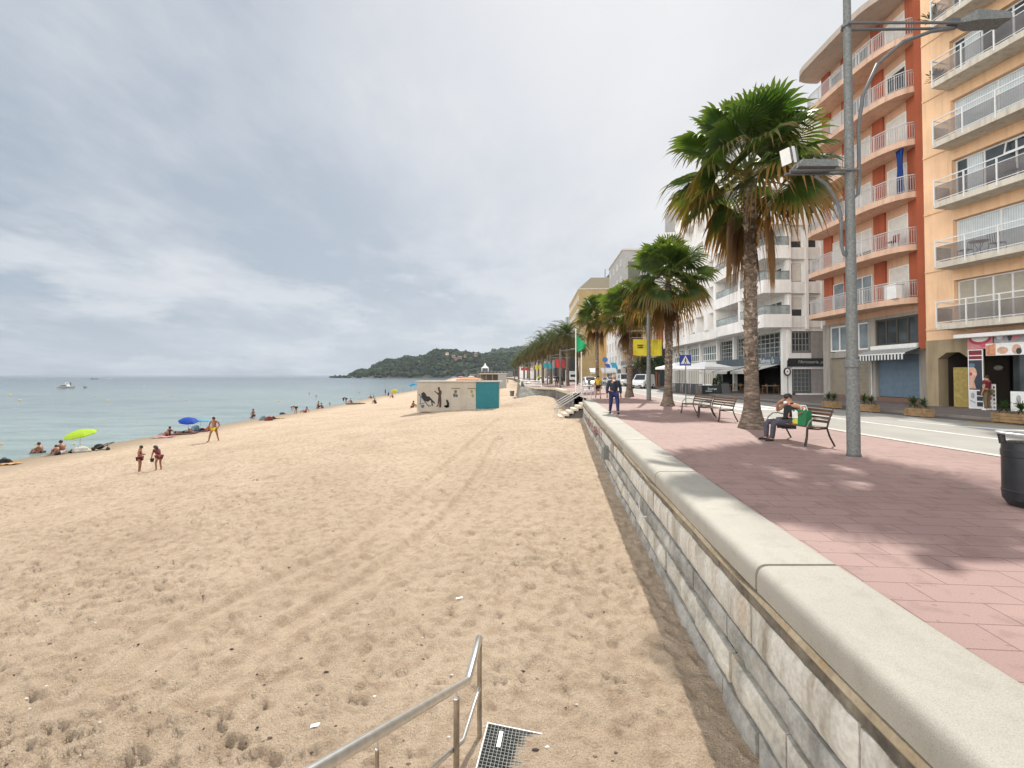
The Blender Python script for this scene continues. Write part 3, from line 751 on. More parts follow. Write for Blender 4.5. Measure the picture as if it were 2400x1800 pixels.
for px, y, rz, sc, lab in ((1316, 80, 1.1, 1.0, 'date palm with arching fronds just left of the green flag, over the red banners'),
        (1352, 88, 2.3, .92, 'date palm half hidden behind the fourth fan palm'),
        (1291, 92, 3.0, 1.04, 'date palm rising above the teal banners by the pale flagpoles'),
        (1272, 99, 4.1, 1.02, 'date palm left of the teal banners with its crown clear of the rest'),
        (1310, 104, .6, .95, 'date palm in shade behind the two walkers in dark clothes'),
        (1254, 118, 5.0, 1.04, 'date palm above the small yellow banners far along the promenade'),
        (1281, 126, 1.9, .95, 'date palm in the second row behind the pale flagpoles'),
        (1240, 138, .3, 1.03, 'date palm to the left of the small yellow banners'),
        (1262, 150, 2.7, .95, 'date palm between the teal and the small yellow banners, far off'),
        (1228, 160, 3.6, 1.0, 'distant date palm above the far red banners'),
        (1216, 185, 4.6, .98, 'distant date palm left of the far red banners'),
        (1236, 200, .9, .95, 'small far date palm behind the far red banners'),
        (1206, 225, 1.5, .95, 'last small date palm at the far left end of the palm row')):
    dup(dp, at_px(px, y), rz, lab, None, sc)
# ------------------------------------------------------------------ buildings
class Fac:
    """vertical facade: local x runs away from the camera, local y out to the street, z up"""
    def __init__(s, name, label, cat, o, d):
        d = Vector((d[0], d[1])).normalized(); s.o = Vector((o[0], o[1])); s.d = d; s.n = Vector((-d.y, d.x))
        s.t = thing(name, label, cat, (o[0], o[1], 0), math.atan2(d.y, d.x))
    def sz(s, px, py, t=0.0):
        r = ray(px, py); o = s.o+s.n*t
        k = (o.dot(s.n))/(r.x*s.n.x+r.y*s.n.y)
        p = Vector((r.x*k, r.y*k)); return (p-s.o).dot(s.d), CAMZ+r.z*k
    def S(s, px, t=0.0): return s.sz(px, 880, t)[0]
    def Z(s, px, py, t=0.0): return s.sz(px, py, t)[1]
    def w(s, a, t, z): p = s.o+s.d*a+s.n*t; return Vector((p.x, p.y, z))
def pane_frame(par, name, s0, s1, z0, z1, t, mullions=1, mat_f=None, mat_p=None, fw=.06, rails=(), pane='pane', dep=.07):
    """a window: frame part with its panes as a sub-part"""
    f = MB(); mf = mat_f or mt.white
    f.box((s0, t, z0), (s0+fw, t+dep, z1)); f.box((s1-fw, t, z0), (s1, t+dep, z1))
    f.box((s0+fw, t, z0), (s1-fw, t+dep, z0+fw)); f.box((s0+fw, t, z1-fw), (s1-fw, t+dep, z1))
    for i in range(1, mullions):
        x = s0+(s1-s0)*i/mullions; f.box((x-fw*.5, t+.004, z0+fw), (x+fw*.5, t+dep-.006, z1-fw))
    for q in rails:
        z = z0+(z1-z0)*q; f.box((s0+fw, t+.008, z-fw*.45), (s1-fw, t+dep-.010, z+fw*.45))
    o = f.build(name, mf, par)
    g = MB(); g.box((s0+.02, t-.03, z0+.02), (s1-.02, t+.02, z1-.02)); g.build(pane, mat_p or mt.glass, o)
    return o

# ---- peach building at the right edge
oy = P(2174, 950.5)
Y = Fac('peach_apartment_building', 'peach apartment building with long smoked-glass balconies at the right edge', 'building', (oy.x, oy.y), (-.182, 1))
sE, sN = 0.0, -13.5
sp = Y.S(2240, 0)                                # end of the pier beside the glazed bays
zb = [4.0+3.16*k for k in range(6)]; ztop = 23.6
mb = MB(); mb.box((sp, -9, 3.55), (sE, 0, ztop)); mb.box((sN, -9, 3.55), (sp, -.32, ztop))
for k, z in enumerate(zb):
    mb.box((sN, -.319, z-.55), (sp, -.002, z+.02))
for k in range(1, 4): mb.box((sp-3.9*k-.35, -.318, 3.6), (sp-3.9*k+.0, -.003, ztop-.1))
mb.build('wall', mt.peach, Y.t)
for z in zb: mb = MB(); mb.box((sp+.0, .001, z+.10), (sE-.02, .055, z+.22)); mb.build('string_course', mt.peach, Y.t)
def col_panes(k): return [mt.louvre, mt.curtain, mt.glass, mt.curtain, mt.glass, mt.glass][k]
for k, z in enumerate(zb):
    for q in range(3):
        a = sp-3.9*q-.02; b = sp-3.9*(q+1)+.02
        nm = 'louvred_window' if k == 0 else 'balcony_window'
        w_ = pane_frame(Y.t, nm, b, a, z+.36, z+2.58, -.30, 5 if k == 0 else (2, 2, 3, 2, 3, 2)[k], mt.alu, col_panes(k) if q == 0 else rng.choice([mt.glass, mt.curtain, mt.louvre]), .075)
        if k in (2, 4) and q == 0:
            cu = MB(); cu.box((a-1.2, -.275, z+.5), (a-.5, -.268, z+2.5)); cu.build('curtain', mt.curtain, w_)
        if k == 2 and q == 0:
            sa = MB(); Mx = Matrix.Translation((a-2.2, -.21, z+2.5)) @ Matrix.Rotation(R(14), 4, 'X')
            sa.box((-1.1, 0, -.62), (0, .04, -.56), Mx); sa.box((-1.1, 0, -.06), (0, .04, 0), Mx); sa.box((-1.1, 0, -.56), (-1.05, .04, -.06), Mx); sa.box((-.05, 0, -.56), (0, .04, -.06), Mx)
            sa.build('tilted_sash', mt.alu, w_)
    sl0 = Y.S(2197, 1.1)
    sl = MB(); sl.box((sN, 0.003, z), (sl0, 1.16, z+.30)); so_ = sl.build('balcony_slab', mt.slab, Y.t)
    r = MB(); g = MB(); t0 = 1.12
    x = sl0-.04; r.box((sN, t0-.02, z+1.40), (sl0+.05, t0+.03, z+1.45)); r.box((sN, t0-.008, z+1.14), (sl0-.03, t0+.02, z+1.17)); r.box((sN, t0-.008, z+.37), (sl0-.03, t0+.02, z+.40))
    r.box((sl0-.05, .1, z+1.40), (sl0+.0, t0-.03, z+1.445))
    posts = []
    while x > sN:
        r.box((x-.03, t0-.018, z+.12), (x+.02, t0+.052, z+1.398)); posts.append(x); x -= 1.36
    ro = r.build('railing', mt.alu, so_)
    for a, b in zip(posts, posts[1:]): g.box((b+.04, t0+.004, z+.41), (a-.04, t0+.012, z+1.13))
    g.box((sl0-.016, .1, z+.41), (sl0-.004, t0-.03, z+1.13))
    g.build('glass_panel', mt.smoke, so_)
mb = MB(); mb.box((sN-.1, -9, ztop), (sE, .5, ztop+.3)); mb.build('roof_edge', mt.slab, Y.t)
# ground floor: pier, arch, gate, shop
sa0, sa1 = Y.S(2201), Y.S(2272)
mb = MB(); mb.box((sa0, -.6, 0), (sE, .05, 3.55)); mb.box((sa1-.25, -.6, 0), (sa1, .05, 3.55))
mb.build('stone_pier', mt.tanstone, Y.t)
hw = (sa0-sa1); zc = [(sa0, 2.55), (sa0-.30*hw, 2.86), (sa0-.72*hw, 2.86), (sa1, 2.55)]
mb = MB(); poly = [(sa0, 3.55)]+zc+[(sa1, 3.55)]
mb.prism(poly, -.05, .55, Matrix.Rotation(R(90), 4, 'X')); mb.build('chamfered_arch', mt.tanstone, Y.t)
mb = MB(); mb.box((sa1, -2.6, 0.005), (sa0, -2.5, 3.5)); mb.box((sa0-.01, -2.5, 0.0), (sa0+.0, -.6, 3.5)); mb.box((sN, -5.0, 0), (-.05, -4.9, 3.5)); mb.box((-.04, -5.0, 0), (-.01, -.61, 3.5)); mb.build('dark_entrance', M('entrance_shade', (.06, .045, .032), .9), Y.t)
gx0, gx1 = Y.S(2231), Y.S(2269)
mb = MB(); nb = 15
for i in range(nb):
    x = gx1+(gx0-gx1)*i/(nb-1); mb.box((x-.03, -.18, .08), (x+.03, -.14, 2.0))
mb.box((gx1-.03, -.19, 2.0), (gx0+.03, -.13, 2.07)); mb.box((gx1-.03, -.19, .02), (gx0+.03, -.13, .08)); mb.box((gx1, -.150, .08), (gx0, -.146, 2.0))
mb.build('entrance_gate', mt.gold, Y.t)
mb = MB(); mb.ball((gx1+.3, -2.4, 2.05), (.22, .12, .14)); mb.build('wall_lamp', mt.rail, Y.t)
mb = MB(); mb.box((sN, -.6, 3.1), (sa1-.25, .03, 3.55)); mb.build('shop_lintel', mt.dgrey, Y.t)
mb = MB(); mb.bbox((sN, .5, 3.50), (sa1+.05, .92, 3.70), .04); mb.build('awning_case', mt.white, Y.t)
# salon shop front: printed boards, all flat
def board(name, label, s0, s1, z0, z1, t, mat, group=None, cat='poster', legs=False):
    b = Fac.__new__(Fac); o = Y.w((s0+s1)/2, t, z0)
    th = thing(name, label, cat, o, math.atan2(Y.d.y, Y.d.x), group)
    w2 = abs(s1-s0)/2; h = z1-z0
    m_ = MB(); m_.box((-w2, -.03, 0), (w2, .0, h)); m_.build('panel', mat, th)
    return th, w2, h
def flat(th, name, poly, y, mat, dx=0, dz=0):      # polygon in (x,z) set proud of a board
    m_ = MB(); m_.prism([(x+dx, -(z+dz)) for x, z in poly], y-.002, y, Matrix.Rotation(R(-90), 4, 'X') @ Matrix.Identity(4)) if False else None
    vs = [(x+dx, y, z+dz) for x, z in poly]; n = len(vs)
    m_.add(vs+[(p[0], y-.003, p[2]) for p in vs], [tuple(range(n)), tuple(range(2*n-1, n-1, -1))]+[(i, n+i, n+(i+1) % n, (i+1) % n) for i in range(n)])
    return m_.build(name, mat, th)
def ell(cx, cz, rx, rz, n=18, a0=0, a1=360): return [(cx+rx*math.cos(R(a0+(a1-a0)*i/(n if a1-a0 < 360 else n))), cz+rz*math.sin(R(a0+(a1-a0)*i/n))) for i in range(n+(1 if a1-a0 < 360 else 0))]
pk = M('poster_pink', (.55, .22, .24), .5); pk2 = M('poster_lip_red', (.42, .05, .07), .45); skn = M('poster_skin', (.62, .38, .28), .5, var=.25, vscale=5); maroon = M('poster_maroon', (.20, .02, .03), .5)
gry = M('poster_grey', (.34, .34, .37), .5, var=.3, vscale=4); nvy = M('poster_dark', (.03, .04, .055), .4); mag = M('poster_magenta', (.62, .07, .28), .5); pale = M('poster_pale', (.66, .67, .70), .5, var=.08)
def shopboard(px0, py0, px1, py1, t):
    s0, z1 = Y.sz(px0, py0, t); s1, _ = Y.sz(px1, py0, t); _, z0 = Y.sz(px0, py1, t); return min(s0, s1), max(s0, s1), z0, z1
t_s = .55
a, b, z0, z1 = shopboard(2267, 780, 2326, 819, t_s)
th, w2, h = board('smile_poster', 'pink poster of a wide white smile above the salon door', a, b, z0, z1, t_s, pk)
flat(th, 'lips', ell(0, h*.60, w2*.88, h*.36, 20, 180, 360)+ell(0, h*.62, w2*.88, h*.12, 10, 0, 180)[1:-1], .003, pk2)
flat(th, 'teeth', ell(0, h*.66, w2*.68, h*.25, 16, 180, 360), .007, mt.white)
for i in range(-3, 4): flat(th, 'tooth_line', [(i*w2*.17-.008, h*.48), (i*w2*.17+.008, h*.48), (i*w2*.17+.008, h*.66), (i*w2*.17-.008, h*.66)], .010, pale)
flat(th, 'lip_highlight', ell(-w2*.3, h*.2, w2*.3, h*.1), .010, M('poster_hot_pink', (.6, .09, .16), .4))
a, b, z0, z1 = shopboard(2268, 820, 2303, 962, t_s)
th, w2, h = board('salon_display_column', 'tall white-framed salon display column with a dark portrait panel under red panels', a, b, .02, z1, t_s, mt.white, cat='display board')
H = h
for q0, q1 in ((.835, .89), (.905, .985)): flat(th, 'red_panel', [(-w2*.88, H*q0), (w2*.88, H*q0), (w2*.88, H*q1), (-w2*.88, H*q1)], .003, maroon)
flat(th, 'dark_panel', [(-w2*.88, H*.32), (w2*.88, H*.32), (w2*.88, H*.82), (-w2*.88, H*.82)], .003, nvy)
flat(th, 'portrait_face', [(w2*.85, H*.34), (-w2*.05, H*.34), (w2*.2, H*.46), (w2*.0, H*.53), (-w2*.2, H*.58), (-w2*.1, H*.66), (w2*.2, H*.70), (w2*.85, H*.70)], .007, skn)
flat(th, 'portrait_hat', ell(w2*.45, H*.735, w2*.42, H*.035), .011, M('poster_hat_blue', (.10, .16, .24), .5))
flat(th, 'portrait_lips', ell(w2*.62, H*.585, w2*.2, H*.03), .011, pk2)
flat(th, 'lower_print', [(-w2*.05, H*.03), (w2*.9, H*.03), (w2*.9, H*.30), (-w2*.05, H*.30)], .003, pale)
flat(th, 'tattoo_sketch', ell(w2*.42, H*.22, w2*.26, H*.05), .007, gry); flat(th, 'sketch_line', [(w2*.1, H*.09), (w2*.8, H*.13), (w2*.78, H*.15), (w2*.1, H*.11)], .007, gry)
for q in (.04, .135, .225): flat(th, 'photo_tile', [(-w2*.9, H*q), (-w2*.12, H*q), (-w2*.12, H*(q+.075)), (-w2*.9, H*(q+.075))], .003, rng.choice([nvy, gry]))
a, b, z0, z1 = shopboard(2304, 900, 2333, 961, t_s+.15)
th, w2, h = board('hairstyle_board', 'white standing board with rows of small hairstyle photos and a pink print', a, b, .02, z1, t_s+.15, mt.white, cat='display board')
for i in range(4):
    for j in range(6):
        if 1 <= i <= 2 and 1 <= j <= 4: continue
        x = (-.76+.5*i)*w2; z = h*(.04+.155*j); flat(th, 'hair_photo', ell(x, z+h*.06, w2*.17, h*.055, 8), .003, rng.choice([nvy, gry, nvy]))
flat(th, 'pink_print', ell(0, h*.45, w2*.42, h*.08, 10), .004, mag); flat(th, 'pale_print', ell(0, h*.66, w2*.36, h*.08, 10), .004, M('poster_aqua', (.35, .55, .55), .5)); flat(th, 'lilac_print', ell(0, h*.26, w2*.36, h*.07, 10), .004, M('poster_lilac', (.5, .42, .62), .5))
a, b, z0, z1 = shopboard(2329, 776, 2420, 805, t_s)
th, w2, h = board('beauty_banner', 'grey and pink beauty treatment banner, upper right over the salon', a, b, z0, z1, t_s, gry)
flat(th, 'pink_shape', ell(-w2*.05, h*.45, w2*.35, h*.3), .003, pk); flat(th, 'dark_shape', ell(w2*.15, h*.5, w2*.12, h*.35), .007, nvy); flat(th, 'pale_shape', ell(w2*.7, h*.6, w2*.2, h*.3), .003, pale)
a, b, z0, z1 = shopboard(2310, 806, 2420, 834, t_s+.02)
th, w2, h = board('treatment_photos_banner', 'row of hand and face treatment photos just above the dark salon opening', a, b, z0, z1, t_s+.02, mt.white)
flat(th, 'hand_photo', [(w2*.55, 0.01), (w2*.98, .01), (w2*.98, h*.85), (w2*.55, h*.99)], .003, M('poster_hand', (.62, .28, .16), .5, var=.4, vscale=7))
flat(th, 'back_photo', ell(w2*.25, h*.4, w2*.24, h*.3), .003, skn); flat(th, 'face_photo', ell(-w2*.35, h*.45, w2*.2, h*.4), .003, skn); flat(th, 'hair_photo', ell(-w2*.45, h*.3, w2*.12, h*.25), .007, nvy)
a, b, z0, z1 = shopboard(2368, 917, 2440, 966, t_s+.2)
th, w2, h = board('low_price_board', 'low white board with small photos behind the right-hand planter', a, b, .02, z1, t_s+.2, mt.white, cat='display board')
flat(th, 'photo', ell(w2*.45, h*.62, w2*.17, h*.2), .003, gry); flat(th, 'red_print', ell(-w2*.1, h*.66, w2*.14, h*.2), .003, pk2); flat(th, 'text_bar', [(w2*.1, h*.36), (w2*.85, h*.36), (w2*.85, h*.42), (w2*.1, h*.42)], .003, gry)
mb = MB(); mb.box((sN, -.62, .01), (Y.S(2352), -.58, 3.1)); o_ = mb.build('shop_window', mt.glass, Y.t)

# ---- red and salmon building with curved balconies
orr = P(2169, 946.5)
RB = Fac('salmon_apartment_building', 'red and salmon apartment building with curved railed balconies and a rounded roof slab', 'building', (orr.x, orr.y), (0.0, 1))
sr1 = RB.S(1938)
zs = [5.88+3.12*k for k in range(6)]; zroof = 24.6
mb = MB(); mb.box((-.6, -10, 5.5), (sr1, 0, zroof)); mb.build('wall', mt.orange, RB.t)
mb = MB()
for (a, b) in ((2140, 2172), (2057, 2083), (1985, 1997), (1938, 1957)):
    mb.box((RB.S(b), .002, 5.9), (RB.S(a), .13, zroof-.01))
mb.build('red_piers', mt.red, RB.t)
mb = MB(); mb.box((-.62, -.02, 3.2), (-.02, .35, zroof+.2)); mb.build('end_strip', mt.red, RB.t)
outl = [(-.05, 0), (-.05, .42), (.12, .75), (.5, 1.05), (1.1, 1.32), (1.9, 1.5), (2.9, 1.58), (sr1-.9, 1.58), (sr1-.3, 1.48), (sr1+.08, 1.22), (sr1+.28, .8), (sr1+.34, .35), (sr1+.34, 0)]
def offs(poly, d):
    out = []
    for i, (x, y) in enumerate(poly):
        a = poly[max(i-1, 0)]; b = poly[min(i+1, len(poly)-1)]; dx, dy = b[0]-a[0], b[1]-a[1]; l = math.hypot(dx, dy)+1e-9
        out.append((x+dy/l*d, y-dx/l*d))
    return out
def dense(poly, step):
    out = [poly[0]]; acc = 0
    for a, b in zip(poly, poly[1:]):
        L = math.hypot(b[0]-a[0], b[1]-a[1]); p = step-acc
        while p <= L:
            out.append((a[0]+(b[0]-a[0])*p/L, a[1]+(b[1]-a[1])*p/L)); p += step
        acc = L-(p-step)
    return out
wins = [((2090, 2138), 1), ((2004, 2050), 2), ((1958, 1984), 1)]
states = [['blind', 'glass', 'glass'], ['blind', 'blind', 'blind'], ['blind', 'blind', 'glass'], ['blind', 'blind', 'blind'], ['open', 'glass', 'blind'], ['blind', 'glass', 'glass']]
for k, z in enumerate(zs):
    sl = MB(); sl.prism(outl, z, z+.36); so_ = sl.build('balcony_slab', [mt.fascia], RB.t)
    rp = offs(outl, .07); r = MB(); d = dense(rp, .115)
    for x, y in d: r.box((x-.011, y-.011, z+.44), (x+.011, y+.011, z+1.30))
    for x, y in dense(rp, 1.25): r.box((x-.022, y-.022, z+.36), (x+.022, y+.022, z+1.34))
    r.tube([(x, y, z+1.36) for x, y in rp], .035, 6); r.tube([(x, y, z+.44) for x, y in rp], .018, 5); r.tube([(x, y, z+1.22) for x, y in rp], .014, 5)
    r.build('railing', mt.rail, so_)
    for q, ((a, b), nm) in enumerate(wins):
        st_ = states[k][q]; s0, s1 = RB.S(b), RB.S(a)
        w_ = pane_frame(RB.t, 'balcony_door', s0, s1, z+.38, z+2.52, .004, nm, mt.white, mt.glassl if st_ == 'glass' else mt.glass, .06)
        if st_ == 'blind':
            bl = MB(); bl.box((s0+.06, .055, z+.45+(.0 if q == 0 else rng.choice([0, 0, .6]))), (s1-.06, .066, z+2.46)); bl.build('roller_blind', mt.shutter, w_)
        if st_ == 'open':
            bl = MB(); bl.box((s0+.06, .055, z+2.2), (s1-.06, .066, z+2.46)); bl.build('roller_blind', mt.shutter, w_)
mb = MB(); mb.prism([(x*1.0-(.1 if x < 1 else 0)+(.25 if x > sr1 else 0), y*1.34) for x, y in outl], zroof, zroof+.42); mb.build('roof_slab', mt.soffit, RB.t)
mb = MB(); mb.box((-.3, -9, zroof+.42), (sr1-.2, -1.2, zroof+1.5)); mb.build('roof_parapet', mt.orange, RB.t)
# ground floor and mezzanine
mb = MB()
for a, b in ((1931, 1946), (2037, 2053), (2156, 2184)): mb.box((RB.S(b), -.4, 0), (RB.S(a), .03, 5.5))
mb.box((RB.S(2037), -.4, 2.95), (RB.S(1946), -.02, 3.35)); mb.box((RB.S(2156), -.4, 2.95), (RB.S(2053), -.02, 3.30)); mb.box((-.6, -10, 5.3), (sr1, -.01, 5.5))
mb.build('stone_pillars', mt.stone, RB.t)
mb = MB(); mb.box((RB.S(2037)+.01, -.22, .25), (RB.S(1946)-.01, -.17, 2.95)); mb.build('roller_shutter', mt.brownsh, RB.t)
mb = MB(); mb.box((RB.S(2156)+.01, -.22, .3), (RB.S(2053)-.01, -.17, 2.95)); so_ = mb.build('roller_shutter', mt.bluesh, RB.t); so_['label'] = 'blue roller shutter'
mb = MB(); mb.box((RB.S(2156)+.01, -.4, 0), (RB.S(1946)-.01, -.04, .25)); mb.build('shop_threshold', M('brick_step', (.20, .11, .08), .85), RB.t)
mb = MB(); mb.tube([(RB.S(2045), .07, .2), (RB.S(2045), .07, 3.1)], .04, 6); mb.build('drainpipe', mt.rail, RB.t)
pane_frame(RB.t, 'mezzanine_window', RB.S(2037)+.02, RB.S(1946)-.02, 3.42, 5.28, -.12, 4, mt.white, mt.glassl, .10)
pane_frame(RB.t, 'mezzanine_window', RB.S(2156)+.02, RB.S(2053)-.02, 3.6, 5.28, -.12, 4, M('brown_aluminium', (.06, .05, .038), .5), mt.glass, .12)
mb = MB(); mb.bbox((RB.S(2156)-.15, .03, 3.30), (RB.S(2053)+.1, .30, 3.58), .05); mb.build('awning_case', mt.white, RB.t)
aw = thing('striped_awning', 'short black and white striped awning over the blue roller shutter', 'awning', RB.w((RB.S(2172)+RB.S(2044))/2, .3, 3.28), R(90))
hwid = abs(RB.S(2172)-RB.S(2044))/2
mb = MB(); mb.add([(-hwid, 0, .02), (hwid, 0, .02), (hwid, .95, -.30), (-hwid, .95, -.30), (-hwid, 0, .0), (hwid, 0, .0), (hwid, .95, -.32), (-hwid, .95, -.32)], [(0, 1, 2, 3), (7, 6, 5, 4), (0, 3, 7, 4), (1, 5, 6, 2)])
mb.build('canopy', mt.stripe, aw)
mb = MB(); mb.box((-hwid, .95, -.68), (hwid, .97, -.36)); mb.build('valance', mt.stripe, aw); mb = MB(); mb.box((-hwid, .93, -.36), (hwid, .985, -.29)); mb.build('front_bar', mt.white, aw)
# things on the balconies
k = 3; bc = thing('hanging_curtain', 'deep blue curtain gathered from soffit to railing on the salmon balcony', 'curtain', RB.w(RB.S(2146), .75, zs[2]+.45), 0)
mb = MB(); n = 22; vs = []; fs = []
for i in range(n+1):
    u = i/n; wv = .05*math.sin(u*n*1.9)
    for j, (z, wd) in enumerate(((0, .55), (.9, .46), (1.6, .36), (2.2, .40), (2.66, .56))):
        vs.append((wv+.05*u, (u-.5)*wd, z))
for i in range(n):
    for j in range(4): fs.append((i*5+j, i*5+j+1, (i+1)*5+j+1, (i+1)*5+j))
mb.add(vs, fs); mb.add([(x+.02, y, z) for x, y, z in vs], [f[::-1] for f in fs]); mb.build('cloth', M('royal_blue_cloth', (.012, .055, .26), .8), bc)
ac = thing('storage_box', 'white storage box in the corner of the lowest salmon balcony', 'box', RB.w(RB.S(2137), 1.0, zs[0]+.36), R(90))
mb = MB(); mb.bbox((-.45, -.25, 0), (.45, .25, .82), .03); mb.build('body', mt.white, ac); mb = MB(); mb.bbox((-.48, -.28, .825), (.48, .28, .9), .02); mb.build('lid', mt.white, ac)
ch = thing('balcony_chair', 'red chair on the second salmon balcony from below', 'chair', RB.w(RB.S(2128), .8, zs[1]+.36), R(90))
rc_ = M('red_plastic', (.32, .03, .03), .5)
mb = MB(); mb.bbox((-.24, -.24, .42), (.24, .24, .46), .015); mb.build('seat', rc_, ch); mb = MB(); mb.bbox((-.24, -.26, .46), (.24, -.22, .9), .015); mb.build('backrest', rc_, ch)
for x in (-.21, .21):
    for y in (-.21, .21): mb = MB(); mb.tube([(x, y, 0), (x, y, .43)], .018, 5); mb.build('leg', rc_, ch)
def bal_table(label, s, t, z, group):
    tb = thing('balcony_table', label, 'table', Y.w(s, t, z), 0, group)
    mb = MB(); mb.lathe([(.36, .70), (.38, .71), (.38, .725), (.36, .735)], 18); mb.build('table_top', mt.iron, tb)
    for a in range(3):
        mb = MB(); c, s_ = math.cos(a*2.1), math.sin(a*2.1); mb.tube([(.24*c, .24*s_, 0), (.05*c, .05*s_, .35), (.22*c, .22*s_, .70)], .013, 5); mb.build('leg', mt.iron, tb)
def bal_chair(label, s, t, z, rz, group):
    c_ = thing('balcony_chair', label, 'chair', Y.w(s, t, z), rz, group)
    mb = MB(); mb.bbox((-.22, -.22, .43), (.22, .22, .455), .01); mb.build('seat', mt.iron, c_)
    mb = MB()
    for x in (-.2, -.1, 0, .1, .2): mb.tube([(x, -.21, .455), (x, -.27, .92)], .012, 5)
    mb.tube([(-.2, -.27, .92), (.2, -.27, .92)], .014, 5); mb.build('backrest', mt.iron, c_)
    for x in (-.2, .2):
        for y in (-.2, .2): mb = MB(); mb.tube([(x*1.1, y*1.1, 0), (x, y, .43)], .013, 5); mb.build('leg', mt.iron, c_)
s1 = Y.S(2298, .7); bal_table('round iron table behind smoked glass on the second peach balcony from below', s1, .62, zb[1]+.30, None)
bal_chair('iron chair left of the round table on the second peach balcony', s1+.62, .6, zb[1]+.3, 1.4, None); bal_chair('iron chair right of the round table on the second peach balcony', s1-.72, .6, zb[1]+.3, -1.5, None)
bal_chair('iron chair on the third peach balcony, under the tilted sash', Y.S(2380, .7), .62, zb[2]+.3, 2.6, None); bal_chair('iron chair on the fifth peach balcony, near the lamp head', Y.S(2345, .7), .62, zb[4]+.3, 2.0, None)
def bal_plant(label, s, t, z, h, seed):
    pl = thing('potted_plant', label, 'plant', Y.w(s, t, z), 0); rs = random.Random(seed)
    mb = MB(); mb.lathe([(.11, 0), (.15, .26), (.155, .27), (.13, .27)], 12); mb.build('pot', mt.timber, pl)
    mb = MB(); mb.col = (.03, .06, .02)
    for i in range(70):
        a = rs.uniform(0, 6.28); e = rs.uniform(.1, 1.4); l = h*rs.uniform(.5, 1); o = Vector((rs.uniform(-.08, .08), rs.uniform(-.08, .08), .26)); d = Vector((math.cos(a)*math.cos(e), math.sin(a)*math.cos(e), math.sin(e)))
        p = o+d*l; s_ = d.cross(Vector((0, 0, 1))).normalized()*.035; mb.col = lerp((.02, .05, .015), (.06, .09, .03), rs.random())
        mb.add([o+d*l*.45, p-s_-d*.05, p+d*.08, p+s_-d*.05], [(0, 1, 2, 3)])
    mb.build('foliage', mt.leaf, pl)
bal_plant('bushy plant behind smoked glass at the corner of the fifth peach balcony', Y.S(2208, .8), .8, zb[4]+.3, .55, 3)
bal_plant('spiky plant showing at the corner of the top peach balcony', Y.S(2204, .8), .85, zb[5]+.3, .75, 4)

# ---- white building
ow = P(1836, 925.3)
WB = Fac('white_apartment_building', 'large white apartment building with banded balconies and restaurants at street level', 'building', (ow.x, ow.y), (.0364, 1))
L = 31.5; T = 1.75; zf = [5.75+2.95*k for k in range(6)]; zt = 23.45
# end wall facing the camera
mb = MB(); mb.box((.3, -12, 3.3), (L, -.6, zt)); mb.box((-.05, -.62, 2.95), (.32, -.35, zt+.2))
mb.box((14.06, -12, 0), (L, -.7, 3.29)); mb.box((.34, -12, 0), (14.05, -5.55, 3.29)); mb.box((.06, -12, 0), (.29, -3.78, 5.6));  mb.box((.02, -3.75, 0), (.3, -1.15, .12)); mb.box((.02, -3.75, 2.2), (.3, -.5, 3.1))
mb.build('wall', mt.whitewall, WB.t)
mb = MB(); mb.box((6.6, -10, zt), (L+6, -.9, zt+4.6)); mb.box((2.5, -9, zt), (6.5, -4, zt+1.2)); mb.build('roof_storey', mt.greywall, WB.t)
# pillars at street level
mb = MB()
for s in (0.0, 5.6, 9.6, 14.0, 19.5, 25, 31): mb.box((s, -.345, 0), (s+.38, 0.0, 5.75))
mb.build('pillars', mt.white, WB.t)
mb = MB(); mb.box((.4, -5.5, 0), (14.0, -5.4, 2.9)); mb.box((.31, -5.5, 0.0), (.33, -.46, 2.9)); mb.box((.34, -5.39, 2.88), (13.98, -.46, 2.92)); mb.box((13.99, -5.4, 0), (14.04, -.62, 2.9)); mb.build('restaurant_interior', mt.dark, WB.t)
mb = MB(); mb.box((14.05, -.6, 0), (L, -.3, .5)); mb.box((14.05, -.6, 2.4), (L, -.3, 3.3)); mb.box((.35, -.62, 2.9), (14, -.25, 3.28)); mb.build('ground_floor_wall', mt.whitewall, WB.t)
for a, b in ((14.45, 19.4), (19.95, 24.9), (25.45, 30.9)):
    pane_frame(WB.t, 'ground_floor_glazing', a, b, .5, 2.4, -.4, 7, mt.white, mt.louvre, .09)
    pane_frame(WB.t, 'first_floor_window', a, b, 3.45, 5.3, -.4, 7, mt.white, mt.glassl, .10, (.45,))
for a, b in ((.5, 5.4), (6.1, 9.4), (10.1, 13.8)):
    pane_frame(WB.t, 'grid_window', a, b, 3.3, 5.5, -.45, 6, M('grid_frame', (.34, .36, .35), .6), mt.glass, .07, (.2, .4, .6, .78))
